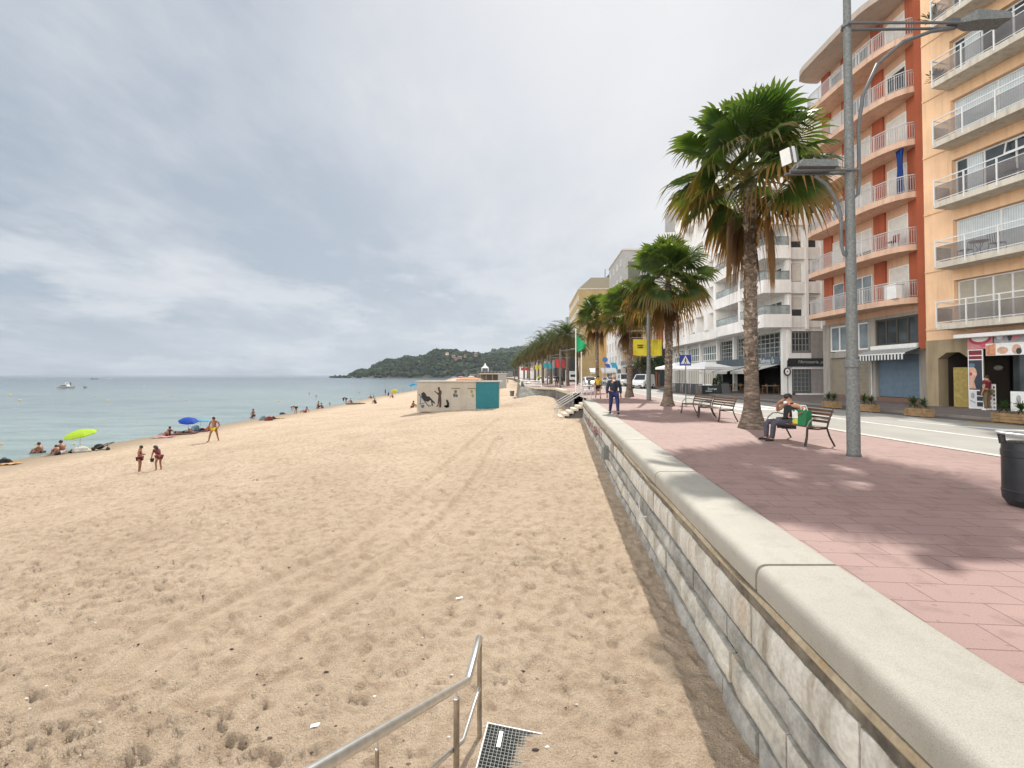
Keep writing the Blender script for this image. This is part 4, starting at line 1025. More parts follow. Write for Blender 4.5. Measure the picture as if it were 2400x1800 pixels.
# upper storeys: parapet bands, recesses
for k, z in enumerate(zf):
    top = zf[k+1] if k+1 < len(zf) else zt
    bnd = MB(); bnd.box((-.35, -.6, z), (4.4, T, z+1.12)); bnd.box((4.42, -.6, z), (10.6, T-.05, z+1.05)); bnd.box((10.62, -.6, z), (L, T-.55, z+1.05))
    bo = bnd.build('parapet_band', mt.whitewall, WB.t)
    wl_ = MB()
    for a, b, t in ((4.4, 4.75, T-.1), (10.3, 10.9, T-.15), (13.2, 14.2, T-.3), (17.4, 18.1, T-.6), (21.2, 22.0, T-.6), (25.2, 25.6, T-.6), (30.9, L, T-.6)):
        wl_.box((a, -.6, z+1.051), (b, t, top-.001))
    wl_.box((10.9, -.6, z+1.052), (25.2, .25, top-.002)); wl_.build('storey_wall', mt.whitewall, WB.t)
    g = MB(); g.box((-.25, T-.12, z+1.13), (4.3, T-.10, z+1.85)); g.box((-.25, -.5, z+1.13), (-.23, T-.13, z+1.85)); g.box((4.8, T-.2, z+1.06), (10.2, T-.18, z+1.75)); g.build('glass_balustrade', mt.glassp, bo)
    h_ = MB(); h_.box((-.27, T-.14, z+1.85), (4.3, T-.08, z+1.90)); h_.box((-.27, -.5, z+1.85), (-.21, T-.14, z+1.90)); h_.box((4.8, T-.22, z+1.75), (10.2, T-.16, z+1.79)); h_.build('handrail', mt.galv, bo)
    for q, (a, b) in enumerate(((11.2, 13.0), (14.4, 17.2), (18.3, 21.0), (22.2, 25.0))):
        w_ = pane_frame(WB.t, 'window', a, b, z+1.15, z+2.7, .26, 2, mt.white, mt.glass, .06)
        bl = MB(); bl.box((a+.04, .335, z+1.2+rng.choice([0, .25, .45, .3])), (b-.04, .35, z+2.68)); bl.build('roller_blind', mt.white, w_)
    for a, b in ((1.0, 3.2), (5.4, 7.4), (8.0, 9.8)): pane_frame(WB.t, 'balcony_door', a, b, z+.3, z+2.5, -.59, 2, mt.white, rng.choice([mt.glass, mt.glassl, mt.glass]), .09)
    # end wall windows in two columns and the frontal door of the corner balcony
    for a, b, hi in ((-1.75, -.95, rng.choice([.0, .5, .75])), (-3.0, -2.25, rng.choice([.3, .6, 1.0]))):
        f = MB(); f.box((.27, a, z+1.05), (.295, b, z+2.62)); wo = f.build('stair_window', mt.glass, WB.t)
        bl = MB(); bl.box((.255, a+.02, z+1.1+hi), (.268, b-.02, z+2.6)); bl.build('roller_blind', mt.shutter, wo)
    f = MB(); f.box((-.02, -2.05, z), (.28, -.64, z+1.0)); f.box((-.02, -3.3, z), (.28, -2.1, z+1.0)); f.build('end_wall_panel', mt.whitewall, WB.t)
mb = MB()
for y_ in (-.62, -2.08, -3.38): mb.box((-.12, y_-.1, 5.6), (.29, y_+.14, zt+.1))
mb.build('end_wall_fins', mt.whitewall, WB.t)
# end wall at street level: sign board, door, window, cladding
mb = MB(); mb.box((.05, -3.75, 5.45), (.29, -.36, 5.74)); mb.box((.03, -2.4, 3.12), (.29, -.36, 3.55)); mb.box((.02, -.75, .0), (.29, -.46, 5.44)); mb.box((.06, -2.45, 3.55), (.08, -.75, 3.57)); mb.build('end_wall_trim', mt.whitewall, WB.t)
mb = MB(); mb.box((.1, -3.75, .1), (.29, -2.42, 5.44)); mb.build('slatted_cladding', stripes_mat('vertical_cladding', (.24, .215, .21), (.42, .395, .385), 3.0, 'Y', .8, .3), WB.t)
mb = MB(); mb.box((.20, -2.42, 3.55), (.28, -.76, 5.44)); mb.build('upper_recess', M('recess_paint', (.20, .19, .185), .8), WB.t)
def end_win(name, y0, y1, z0, z1, cols, rows, x=.14):
    f = MB(); fw = .05
    for i in range(cols+1): yy = y0+(y1-y0)*i/cols; f.box((x, yy-fw/2, z0), (x+.05, yy+fw/2, z1))
    for j in range(rows+1): zz = z0+(z1-z0)*j/rows; f.box((x+.004, y0, zz-fw/2), (x+.046, y1, zz+fw/2))
    o = f.build(name, M('grey_green_frame', (.20, .225, .215), .6) if name == 'entrance_door' else M('grey_frame', (.28, .28, .27), .6), WB.t); g = MB(); g.box((x+.055, y0, z0), (x+.06, y1, z1)); g.build('pane', mt.glass, o)
end_win('upper_window', -2.3, -.85, 3.75, 5.35, 5, 3)
mb = MB(); mb.box((.18, -2.4, .1), (.28, -.76, 2.2)); mb.build('door_recess', mt.dgrey, WB.t)
end_win('entrance_door', -2.25, -.95, .35, 2.2, 4, 5)
fs_ = thing('fascia_sign', 'black fascia board with pale script lettering on the white end wall', 'sign', WB.w(-.10, -2.05, 2.42), math.atan2(WB.d.y, WB.d.x))
mb = MB(); mb.box((0, -1.75, 0), (.14, 1.65, .70)); mb.build('board', mt.black, fs_)
me = text_mesh("l'Arrosseria, pa", .36, .004, .25); me.materials.append(M('pale_lettering', (.45, .45, .44), .6)); o_ = put('lettering', me, fs_); o_.location = (-.008, -.25, .38); o_.rotation_euler = (R(90), 0, R(-90))
rs_ = thing('round_sign', 'small round pale sign with dark rim beside the restaurant corner pillar', 'sign', WB.w(-.25, -.2, 1.98), math.atan2(WB.d.y, WB.d.x))
Mx = Matrix.Rotation(R(-90), 4, 'Y')
mb = MB(); mb.lathe([(.02, 0), (.30, 0), (.30, .06), (.02, .06)], 20, Mx, 1.2, 1); mb.build('rim', M('sign_rim', (.05, .02, .022), .5), rs_)
mb = MB(); mb.lathe([(.01, .062), (.19, .062), (.19, .072), (.01, .072)], 20, Mx, 1.3, 1); mb.build('face', mt.white, rs_); mb = MB(); mb.lathe([(.01, .074), (.06, .074), (.01, .078)], 12, Mx, 1.3, 1); mb.build('emblem', maroon, rs_)
# long fascia over the restaurant + awnings
f2 = thing('restaurant_fascia', 'long slate blue restaurant fascia with white script and a swirl', 'sign', WB.w(7.0, .05, 2.55), math.atan2(WB.d.y, WB.d.x))
mb = MB(); mb.box((-6.6, 0, 0), (6.9, .12, .78)); mb.build('board', M('slate_blue', (.075, .105, .125), .6, var=.2, vscale=2), f2)
wm = M('white_lettering', (.72, .74, .76), .6)
me = text_mesh("Tolbrosa", .55, .004, .3); me.materials.append(wm); o_ = put('lettering', me, f2); o_.location = (-4.2, .128, .44); o_.rotation_euler = (R(90), 0, R(180))
mb = MB(); mb.box((-5.3, .122, .12), (-2.9, .128, .17)); mb.build('underline', wm, f2)
mb = MB(); mb.tube([(-5.75+.2*math.cos(a)*a/6, .13, .42+.28*math.sin(a)*a/6) for a in [i*.5 for i in range(16)]], .02, 4); mb.build('swirl', wm, f2)
for q, (a, b, lab) in enumerate(((.5, 5.4, 'pale fabric restaurant awning nearest the corner pillar, on black arms'), (6.2, 9.5, 'middle pale fabric restaurant awning, left of the big palm trunk'), (10.0, 13.9, 'farthest pale fabric awning of the restaurant, beside the parasols'))):
    aw = thing('restaurant_awning', lab, 'awning', WB.w((a+b)/2, .17, 2.6), math.atan2(WB.d.y, WB.d.x)); hwid = (b-a)/2
    mb = MB(); mb.add([(-hwid, 0, 0), (hwid, 0, 0), (hwid, 2.0, -.55), (-hwid, 2.0, -.55), (-hwid, 0, -.02), (hwid, 0, -.02), (hwid, 2.0, -.57), (-hwid, 2.0, -.57)], [(0, 1, 2, 3), (7, 6, 5, 4), (0, 3, 7, 4), (1, 5, 6, 2), (3, 2, 6, 7)])
    mb.box((-hwid, 1.98, -.80), (hwid, 2.0, -.58)); mb.build('canopy', M('awning_fabric', (.55, .53, .50), .9), aw)
    for x in (-hwid+.1, hwid-.1): m_ = MB(); m_.tube([(x, .02, -.25), (x, 1.0, -.30), (x, 1.95, -.60)], .035, 5); m_.build('arm', mt.black, aw)

for q, (s_, lab) in enumerate(((29.2, 'air conditioner unit on the far end of the white building, left one of two'), (27.6, 'air conditioner unit on the far end of the white building, right one of two'))):
    a_ = thing('air_conditioner', lab, 'air conditioner', WB.w(s_, -.15, 4.3), math.atan2(WB.d.y, WB.d.x))
    mb = MB(); mb.bbox((-.45, -.15, 0), (.45, .15, .7), .03); mb.build('casing', mt.white, a_); mb = MB(); mb.lathe([(.26, .155), (.25, .16), (.04, .165)], 16, Matrix.Translation((-.1, 0, .35)) @ Matrix.Rotation(R(-90), 4, 'X')); mb.build('fan_grille', mt.dgrey, a_)
# ---- far blocks along the street
def block_building(name, label, o, d, L, dep, H, mat, rows, cols, wmat=None, sill=.9, wh=1.5, ww=1.5, end=True, ground=None, bands=None, z0=3.6):
    B = Fac(name, label, 'building', o, d)
    mb = MB(); mb.box((0, -dep, -.4), (L, 0, H)); mb.build('wall', mat, B.t)
    mb = MB(); mb.box((-.15, -dep-.15, H), (L+.15, .15, H+.35)); mb.build('roof_edge', mt.slab, B.t)
    first = None; st = (H-z0)/rows; n = 0
    for r in range(rows):
        for c_ in range(cols):
            if n >= 90: break
            x = L*(c_+.5)/cols; z = z0+st*r+sill; n += 1
            if first is None:
                first = pane_frame(B.t, 'window', -ww/2, ww/2, 0, wh, .005, 2, mt.white, wmat or mt.glass, .08); w_ = first
            else:
                w_ = first.copy(); COL.objects.link(w_); w_.parent = B.t; KIDS.setdefault(B.t.name, []).append(w_)
                for chd in KIDS.get(first.name, []): q_ = chd.copy(); COL.objects.link(q_); q_.parent = w_
            w_.location = (x, 0, z)
        if bands:
            mb = MB(); mb.box((.2, .002, z0+st*r-.15), (L-.2, 1.1, z0+st*r+.05)); bo = mb.build('balcony_slab', bands, B.t)
            m2 = MB(); m2.box((.2, 1.04, z0+st*r+.05), (L-.2, 1.08, z0+st*r+1.0)); m2.build('balcony_front', mt.glassp, bo)
    if ground is not None:
        mb = MB(); mb.box((.4, .004, .1), (L-.4, .05, 3.0)); mb.build('shop_front', ground, B.t)
    return B
bb = block_building('orange_brick_building', 'orange brick apartment building with cream uprights behind the yellow banners', (22.6, 73.5), (.05, 1), 25, 12, 15.4, mt.brick, 4, 6, None, .8, 1.6, 1.8, ground=mt.dark, bands=mt.white)
mb = MB()
for x in (.0, 6.2, 12.4, 18.6, 24.6): mb.box((x, .003, 3.2), (x+.45, .5, 15.3))
mb.build('cream_upright', mt.cream, bb.t)
mb = MB(); mb.box((-.02, -11, 3.2), (-.001, -8.8, 15.3)); mb.box((-.02, -4.2, 3.2), (-.001, -3.4, 15.3)); mb.build('end_wall_stripe', mt.cream, bb.t)
mb = MB(); mb.box((-.06, -11.9, -.3), (-.004, -.05, 6.2)); mb.build('dark_shade_panel', mt.terr, bb.t)  # dark panel added to stand in for the shaded street level
block_building('white_townhouse', 'small white townhouse with tall windows left of the yellow banners', (23.5, 101), (.06, 1), 22, 12, 13.6, mt.whitewall, 3, 5, None, .4, 2.2, 1.6, ground=mt.terr)
tb = block_building('tan_corner_block', 'big tan and amber corner block with a chamfered grey top, behind the fourth palm', (19.7, 138), (.04, 1), 34, 13.5, 27, mt.tan, 6, 9, None, .8, 1.6, 1.8, ground=mt.terr)
mb = MB(); mb.prism([(0, 0), (13.4, 0), (13.4, 3.2), (3.6, 3.2), (0, -.001)], 0, 33.5, Matrix.Translation((0.2, 0, 27.35)) @ Matrix(((0, 0, 1, 0), (-1, 0, 0, 0), (0, 1, 0, 0), (0, 0, 0, 1))))
mb.build('sloped_roof_storey', M('weathered_roof', (.33, .29, .22), .9, var=.15), tb.t)
mb = MB(); mb.box((-.06, -9.4, 0), (-.01, -4.7, 25)); mb.build('amber_panel', mt.amber, tb.t)
mb = MB(); mb.box((-.05, -13.3, 0), (-.008, -9.45, 26)); mb.build('grey_panel', mt.greywall, tb.t)
mb = MB(); mb.box((4, -12.5, 30.6), (9, -9.4, 32.3)); mb.build('roof_plant', mt.dgrey, tb.t)
mb = MB(); mb.tube([(3, -8.2, 30), (3, -8.2, 33.6)], .12, 5); mb.build('mast', mt.grey, tb.t)
gt = block_building('grey_tower_block', 'grey concrete tower block rising above the second palm crown', (25.6, 108), (.05, 1), 20, 9, 30.6, mt.greywall, 7, 4, None, .8, 1.4, 1.2)
mb = MB(); mb.box((-.03, -4, 8), (-.005, -1.2, 28)); mb.build('window_strip', M('tinted_glazing', (.12, .12, .09), .3), gt.t)
block_building('green_glazed_block', 'low block with dark green glazing behind the second white flagpole', (13.6, 150), (-.02, 1), 30, 14, 10.5, mt.terr, 2, 8, M('green_glazing', (.03, .10, .10), .2), .4, 2.6, 3.0)
block_building('cream_terrace_house', 'cream house half hidden by date palms beyond the white truck', (12.2, 190), (-.04, 1), 40, 14, 12, mt.cream, 3, 8)
block_building('pale_distant_block', 'pale block showing between date palm trunks at the far end', (9.4, 245), (-.1, 1), 50, 16, 11, mt.whitewall, 3, 8)
# ------------------------------------------------------------------ street furniture
def bench(label, loc, rz, group=None):
    """local x along the bench, local y points to the front of the seat"""
    t = thing('park_bench', label, 'bench', loc, rz, group); L = 1.62
    mb = MB()
    for i in range(5): mb.bbox((-L/2, -.22+.10*i, .425+.012*(i == 4)), (L/2, -.135+.10*i, .455), .008)
    mb.build('seat', mt.wood, t)
    mb = MB()
    for i in range(4):
        z = .53+.085*i; y = -.265-.035*i; mb.bbox((-L/2, y-.014, z), (L/2, y+.014, z+.062), .008)
    mb.build('backrest', mt.wood, t)
    for sx_ in (-L/2+.03, L/2-.03):
        mb = MB(); mb.tube([(sx_, .30, 0), (sx_, .255, .22), (sx_, .24, .43)], [.030, .026, .022], 6); mb.build('front_leg', mt.iron, t)
        mb = MB(); mb.tube([(sx_, -.42, 0), (sx_, -.30, .22), (sx_, -.235, .42), (sx_, -.30, .64), (sx_, -.39, .86)], [.022, .022, .022, .02, .016], 6); mb.build('rear_leg', mt.iron, t)
        mb = MB(); mb.tube([(sx_, .24, .415), (sx_, .0, .395), (sx_, -.235, .41)], .018, 6); mb.build('seat_bearer', mt.iron, t)
        mb = MB(); mb.tube([(sx_, .25, .43), (sx_, .20, .56), (sx_, .08, .655), (sx_, -.05, .665), (sx_, -.20, .63), (sx_, -.31, .62)], .016, 6); mb.build('armrest', mt.galv, t)
    return t
BR = R(93.5)
b1 = bench('occupied dark slatted bench with a seated person and bag, beside the tallest palm', (7.07, 11.75, 0), BR)
bench('empty dark slatted bench nearer the tallest palm, right one of the empty pair', (7.58, 17.5, 0), BR)
bench('empty dark slatted bench by the crossing sign, left one of the empty pair', (7.72, 19.75, 0), BR)

def lamp_post(label, loc, H, parts_arm=True, r0=.12, rz=0):
    t = thing('street_lamp', label, 'street lamp', loc, rz)
    mb = MB(); mb.tube([(0, 0, -.02), (0, 0, 1.9)], [r0, r0*.98], 16); mb.lathe([(r0*1.18, 1.82), (r0*1.2, 1.86), (r0*1.2, 1.95), (r0*.95, 1.98)], 16); mb.build('lower_pole', mt.galv, t, smooth=True)
    mb = MB(); mb.tube([(0, 0, 1.95), (0, 0, 4.6), (0, 0, H)], [r0*.86, r0*.76, r0*.46], 16); mb.build('upper_pole', mt.galv, t, smooth=True)
    mb = MB(); mb.lathe([(r0*1.12, 0), (r0*1.12, .03), (r0*1.03, .05)], 16); mb.build('base_flange', mt.dgrey, t)
    return t
l0 = P(2001, 1069)
lp = lamp_post('tall galvanised double-arm street lamp standing right of the occupied bench', l0, 12.5)
def zl(py): return D(2001, py, l0.y).z
def xl(px): return D(px, 800, l0.y).x-l0.x
zu = zl(62); zd = zl(402)
mb = MB()
for yy in (-.10, .10): mb.tube([(-.06, yy, zu), (xl(2262), yy*.8, zu+.02)], .03, 6)
mb.tube([(0, -.11, zu), (-.10, 0, zu), (0, .11, zu)], .035, 6); mb.build('road_arm', mt.grey, lp)
mb = MB(); mb.tube([(.05, 0, zl(465)), (.17, 0, zl(455)), (.20, 0, zl(420)), (.20, 0, zl(300)), (.30, 0, zl(225)), (.62, 0, zl(150)), (1.15, 0, zl(98)), (1.75, 0, zl(74)), (2.2, 0, zl(66))], .035, 8); mb.build('road_arm_brace', mt.grey, lp, smooth=True)
hx = xl(2262)
mb = MB(); mb.add([(hx-.02, -.07, zu+.03), (hx-.02, .07, zu+.03), (hx+.25, .17, zu+.02), (hx+.25, -.17, zu+.02), (hx+.95, .17, zu+.06), (hx+.95, -.17, zu+.06),
               (hx-.02, -.07, zu+.11), (hx-.02, .07, zu+.11), (hx+.25, .16, zu+.25), (hx+.25, -.16, zu+.25), (hx+.95, .14, zu+.22), (hx+.95, -.14, zu+.22)],
              [(0, 1, 2, 3), (3, 2, 4, 5), (6, 9, 8, 7), (9, 11, 10, 8), (0, 3, 9, 6), (3, 5, 11, 9), (1, 7, 8, 2), (2, 8, 10, 4), (5, 4, 10, 11), (0, 6, 7, 1)]); mb.build('lamp_head', mt.galv, lp)
mb = MB(); mb.bbox((hx-.22, -.06, zu+.04), (hx-.0, .06, zu+.15), .02); mb.build('head_clamp', mt.dgrey, lp)
ax = xl(1850)
mb = MB()
for yy in (-.09, .09): mb.tube([(.12, yy, zd), (ax, yy, zd-.02)], .028, 6)
mb.build('promenade_arm', mt.grey, lp)
mb = MB(); mb.tube([(-.05, 0, zl(602)), (-.14, 0, zl(596)), (-.19, 0, zl(575)), (-.19, 0, zl(505)), (-.27, 0, zl(470)), (-.48, 0, zl(432)), (-.72, 0, zl(412))], .032, 8); mb.build('promenade_arm_brace', mt.grey, lp, smooth=True)
mb = MB(); x0, x1 = xl(1866), xl(1956)
mb.add([(x0, -.2, zd+.03), (x1, -.2, zd+.03), (x1, .2, zd+.03), (x0, .2, zd+.03), (x0+.08, -.16, zd+.19), (x1+.0, -.16, zd+.19), (x1, .16, zd+.19), (x0+.08, .16, zd+.19)], [(0, 3, 2, 1), (4, 5, 6, 7), (0, 1, 5, 4), (1, 2, 6, 5), (2, 3, 7, 6), (3, 0, 4, 7)]); mb.build('lamp_head', mt.galv, lp)
fx, fz = xl(1856), zl(367)
mb = MB(); Mx = Matrix.Translation((fx, 0, fz)) @ Matrix.Rotation(R(24), 4, 'Z') @ Matrix.Rotation(R(-14), 4, 'Y') @ Matrix.Scale(.75, 4)
mb.bbox((-.16, -.15, -.19), (.16, .15, .19), .04, Mx); mb.build('floodlight_housing', mt.galv, lp)
mb = MB(); mb.box((-.09, -.165, -.22), (.02, -.155, .22), Mx); mb.box((-.175, -.14, -.21), (-.165, .14, .21), Mx); mb.build('floodlight_plate', mt.white, lp)
mb = MB(); mb.tube([(fx+.15, 0, fz-.2), (fx+.05, 0, zd)], .025, 6); mb.build('floodlight_bracket', mt.grey, lp)
p = P(1520.7, 938)
lp2 = lamp_post('second grey street lamp carrying two yellow banners behind the second palm', p, 8.4, r0=.15)
mb = MB()
for z in (zz for zz in (D(1520, 776, p.y).z, D(1520, 792, p.y).z)): mb.tube([(-1.15, 0, z), (1.0, 0, z)], .02, 5)
mb.tube([(0, 0, 6.6), (.9, 0, 6.7), (1.9, 0, 6.75)], .03, 6); mb.build('banner_arm', mt.grey, lp2)
mb = MB(); mb.bbox((1.7, -.15, 6.7), (2.5, .15, 6.9), .04); mb.build('lamp_head', mt.galv, lp2)
def banner(label, px0, px1, py0, py1, y, mat, bars=None, group=None):
    a = D(px0, py0, y); b = D(px1, py1, y); w2 = (b.x-a.x)/2; h = a.z-b.z
    t = thing('banner', label, 'banner', ((a.x+b.x)/2, y, b.z), 0, group)
    mb = MB(); n = 10; vs = []; fs = []
    for i in range(n+1):
        for j in range(7):
            u = i/n; v = j/6; vs.append((-w2+2*w2*u, .05*math.sin(u*5+v*2)*(1-v*.6), h*v-(.05*math.sin(u*3.1))*(1-v)))
    for i in range(n):
        for j in range(6): fs.append((i*7+j, (i+1)*7+j, (i+1)*7+j+1, i*7+j+1))
    mb.add(vs, fs); mb.add([(x, y_+.006, z) for x, y_, z in vs], [f[::-1] for f in fs]); mb.build('cloth', mat, t)
    if bars:
        m2 = MB()
        for z, wd, hh in bars:
            x = -wd/2
            while x < wd/2: l = rng.uniform(.04, .08); m2.box((x, -.075, z), (min(x+l, wd/2), -.07, z+hh)); x += l+.015
        m2.build('lettering', mt.black, t)
    return t
banner('yellow banner with black lettering hanging left of the second street lamp', 1484, 1516, 795, 832, p.y-.05, mt.yellow, [(.60, .40, .09), (.46, .36, .09)])
banner('yellow banner hanging right of the second street lamp, touching the second palm trunk', 1525, 1551, 795, 833, p.y-.05, mt.yellow)
mt.bred = M('banner_red', (.42, .035, .03), .7); mt.bteal = M('banner_teal', (.04, .30, .36), .7)
def small_lamp(label, px, y, H, bn):
    o = at_px(px, y); t = lamp_post(label, o, H, r0=.12)
    mb = MB(); mb.tube([(-1.3, 0, H-1.2), (1.3, 0, H-1.2)], .03, 5); mb.tube([(0, 0, H-.3), (1.6, 0, H-.1)], .04, 5); mb.build('banner_arm', mt.grey, t)
    mb = MB(); mb.bbox((1.4, -.15, H-.15), (2.2, .15, H+.05), .04); mb.build('lamp_head', mt.galv, t)
small_lamp('third grey lamp post with red banners, among the date palms', 1313, 62, 5.2, None)
banner('bright red banner left of the third lamp post', 1301, 1312, 841, 861, 61.9, mt.bred); banner('darker red banner right of the third lamp post', 1314, 1325, 843, 862, 61.9, M('banner_dark_red', (.27, .03, .03), .7))
small_lamp('grey lamp post with teal banners behind the pale flagpoles', 1283, 84, 5.4, None)
banner('teal banner left of the first pale flagpole', 1273, 1282, 851, 862, 83.9, mt.bteal); banner('teal banner between the two pale flagpoles', 1284, 1293, 851, 864, 83.9, mt.bteal)
small_lamp('distant lamp post with yellow banners', 1261, 108, 5.3, None)
banner('far small yellow banner left of its lamp post', 1254, 1260.5, 856, 866, 107.9, mt.yellow); banner('far small yellow banner right of its lamp post', 1262, 1267, 856, 865, 107.9, mt.yellow)
small_lamp('most distant lamp post with faded red banners', 1230, 130, 5.2, None)
banner('most distant red banner left of its lamp post', 1221, 1229, 862, 868, 129.9, mt.bred); banner('most distant red banner right of its lamp post', 1231, 1239, 862, 868, 129.9, mt.bred)

def pole(name, label, cat, o, H, r, mat, fin=True, group=None):
    t = thing(name, label, cat, o, 0, group); mb = MB(); mb.tube([(0, 0, -.3), (0, 0, H)], [r, r*.75], 8); mb.build('shaft', mat, t, smooth=True)
    if fin: mb = MB(); mb.ball((0, 0, H+.02), r*1.3, 8, 5); mb.build('finial', mat, t)
    mb = MB(); mb.lathe([(r*2.2, 0), (r*2.2, .06), (r, .1)], 10); mb.build('base', mat, t); return t
fo = P(1350, 925, .05); fpl = pole('flagpole', 'white beach flagpole with a green flag at the top of the beach steps', 'flagpole', fo, D(1350, 774, fo.y).z, .055, mt.white)
fl = thing('green_flag', 'plain green warning flag drooping from the white beach flagpole', 'flag', D(1350, 783, fo.y), 0)
mb = MB(); n = 12; vs = []; fs = []; zt_ = 0; k_ = fo.y/FPX
for i in range(n+1):
    u = i/n; top = -(u*27)*k_; bot = -(43-u*10 if u < .45 else 38.5-(u-.45)*20)*k_
    bot = min(bot, top-.01)
    for j in range(6):
        v = j/5; vs.append((26*k_*u, .12*math.sin(u*6+v*1.6)*u, top+(bot-top)*v))
for i in range(n):
    for j in range(5): fs.append((i*6+j, i*6+j+1, (i+1)*6+j+1, (i+1)*6+j))
mb.add(vs, fs); mb.add([(x, y+.006, z) for x, y, z in vs], [f[::-1] for f in fs]); gfm = M('flag_green', (.005, .36, .14), .7, var=.06); mb.build('cloth', gfm, fl, smooth=True)
fo2 = P(1363, 926, .0); pole('flagpole', 'shorter bare white pole just right of the green flag pole', 'flagpole', fo2, D(1363, 827, fo2.y).z, .06, mt.white)
fo3 = at_px(1282, 96); pole('flagpole', 'left one of two pale bare flagpoles by the teal banners', 'flagpole', fo3, 4.6, .10, mt.rail, group=None)
fo3 = at_px(1295, 92); pole('flagpole', 'right one of two pale bare flagpoles by the teal banners', 'flagpole', fo3, 4.4, .10, mt.rail)
fo3 = at_px(1221, 150); pole('flagpole', 'thin white pole far along the promenade below the red banners', 'flagpole', fo3, 3.6, .09, mt.white)
fo3 = at_px(1326, 70); pole('bollard', 'thin pale post beside the two walkers in dark clothes', 'post', fo3, 2.3, .07, mt.rail)
bo = P(1381, 914); t = thing('parking_meter', 'dark grey parking meter post in front of the white car', 'parking meter', bo, 0)
mb = MB(); mb.bbox((-.09, -.09, 0), (.09, .09, .75), .02); mb.build('post', mt.dgrey, t); mb = MB(); mb.bbox((-.17, -.13, .75), (.17, .13, 1.22), .05); mb.build('head', mt.grey, t)

# pedestrian crossing sign
sg = P(1608, 947.5); t = thing('crossing_sign', 'blue pedestrian crossing sign on a thin grey post behind the empty benches', 'road sign', sg, R(-4))
zt_, zb_ = D(1605, 831.5, sg.y).z, D(1605, 856, sg.y).z; sw = (zt_-zb_)
mb = MB(); mb.tube([(0, .03, 0), (0, .03, zt_-.05)], .028, 8); mb.build('post', mt.galv, t, smooth=True)
mb = MB(); mb.bbox((-sw/2-.04, -.01, zb_-.02), (sw/2-.0, .012, zt_), .01); mb.build('plate', mt.blue, t)
mb = MB(); cxs = -.02
mb.prism([(cxs-sw*.46, zb_+sw*.10), (cxs+sw*.46, zb_+sw*.10), (cxs, zb_+sw*.93)], .013, .016, Matrix.Rotation(R(90), 4, 'X')); mb.build('white_triangle', mt.white, t)
mb = MB(); RX = Matrix.Rotation(R(90), 4, 'X')
def bx2(pts): mb.prism([(cxs+x*sw, zb_+z*sw) for x, z in pts], .017, .02, RX)
bx2(ell(.0, .66, .055, .055, 10)); bx2([(-.06, .34), (.05, .32), (.075, .58), (-.03, .60)]); bx2([(-.05, .36), (.01, .35), (-.08, .14), (-.15, .14)]); bx2([(-.0, .35), (.06, .33), (.15, .14), (.09, .14)])
bx2([(-.03, .58), (-.06, .54), (-.14, .44), (-.11, .41)]); bx2([(.05, .57), (.08, .55), (.15, .42), (.12, .40)])
for i in range(5): bx2([(-.38+.16*i, .105), (-.28+.16*i, .105), (-.27+.16*i, .135), (-.37+.16*i, .135)])
mb.build('walking_figure', mt.black, t)

# litter bin at the right edge
bc_ = (6.55, 5.92, 0); t = thing('litter_bin', 'black round litter bin with pale rim at the right edge', 'litter bin', bc_, .3)
mb = MB(); mb.lathe([(.20, .0), (.235, .01), (.285, .09), (.29, .16), (.295, .20), (.287, .21), (.287, .62), (.294, .63), (.294, .70), (.287, .71), (.283, .80), (.26, .80)], 32); mb.build('drum', mt.black, t, smooth=True, angle=25)
mb = MB(); mb.lathe([(.272, .90), (.325, .905), (.335, .925), (.32, .935), (.27, .925), (.27, .90)], 32); mb.build('rim', mt.rail, t, smooth=True)
for a in (0.2, 2.3, 4.4):
    mb = MB(); c, s_ = math.cos(a), math.sin(a); mb.tube([(.272*c, .272*s_, .78), (.29*c, .29*s_, .91)], .035, 6); mb.build('rim_support', mt.black, t)
mb = MB(); mb.bbox((-.07, -.31, .50), (.07, -.285, .60), .01); mb.tube([(0, -.31, .6), (.02, -.325, .66)], .02, 6); mb.build('latch', mt.steel, t)
mb = MB(); mb.tube([(-.02, -.31, .38), (.09, -.30, .40)], .03, 6); mb.build('emblem', M('emblem_pale', (.42, .42, .30), .5), t)

# timber planters with spiky plants
def spiky(label, o, h, seed):
    pl = thing('spiky_plant', label, 'plant', o, 0, None); rs = random.Random(seed)
    mb = MB(); mb.tube([(0, 0, -.1), (0, 0, h*.35)], [.05, .035], 6); mb.build('stem', mt.timber, pl)
    mb = MB(); mb.col = (.03, .06, .02)
    for i in range(46):
        a = i*2.4+rs.uniform(-.2, .2); e = R(80)-R(110)*(i/46); l = h*rs.uniform(.55, .8); d = Vector((math.cos(a)*math.cos(e), math.sin(a)*math.cos(e), math.sin(e))); o_ = Vector((0, 0, h*.35)); s_ = d.cross(Vector((0, 0, 1))).normalized()*.028
        mb.col = lerp((.018, .05, .014), (.055, .095, .03), rs.random()); m_ = o_+d*l*.5; tp = o_+d*l+Vector((0, 0, -.12*l))
        mb.add([o_-s_*.4, o_+s_*.4, m_+s_, m_-s_, tp], [(0, 1, 2, 3), (3, 2, 4)])
    mb.build('leaves', mt.leaf, pl)
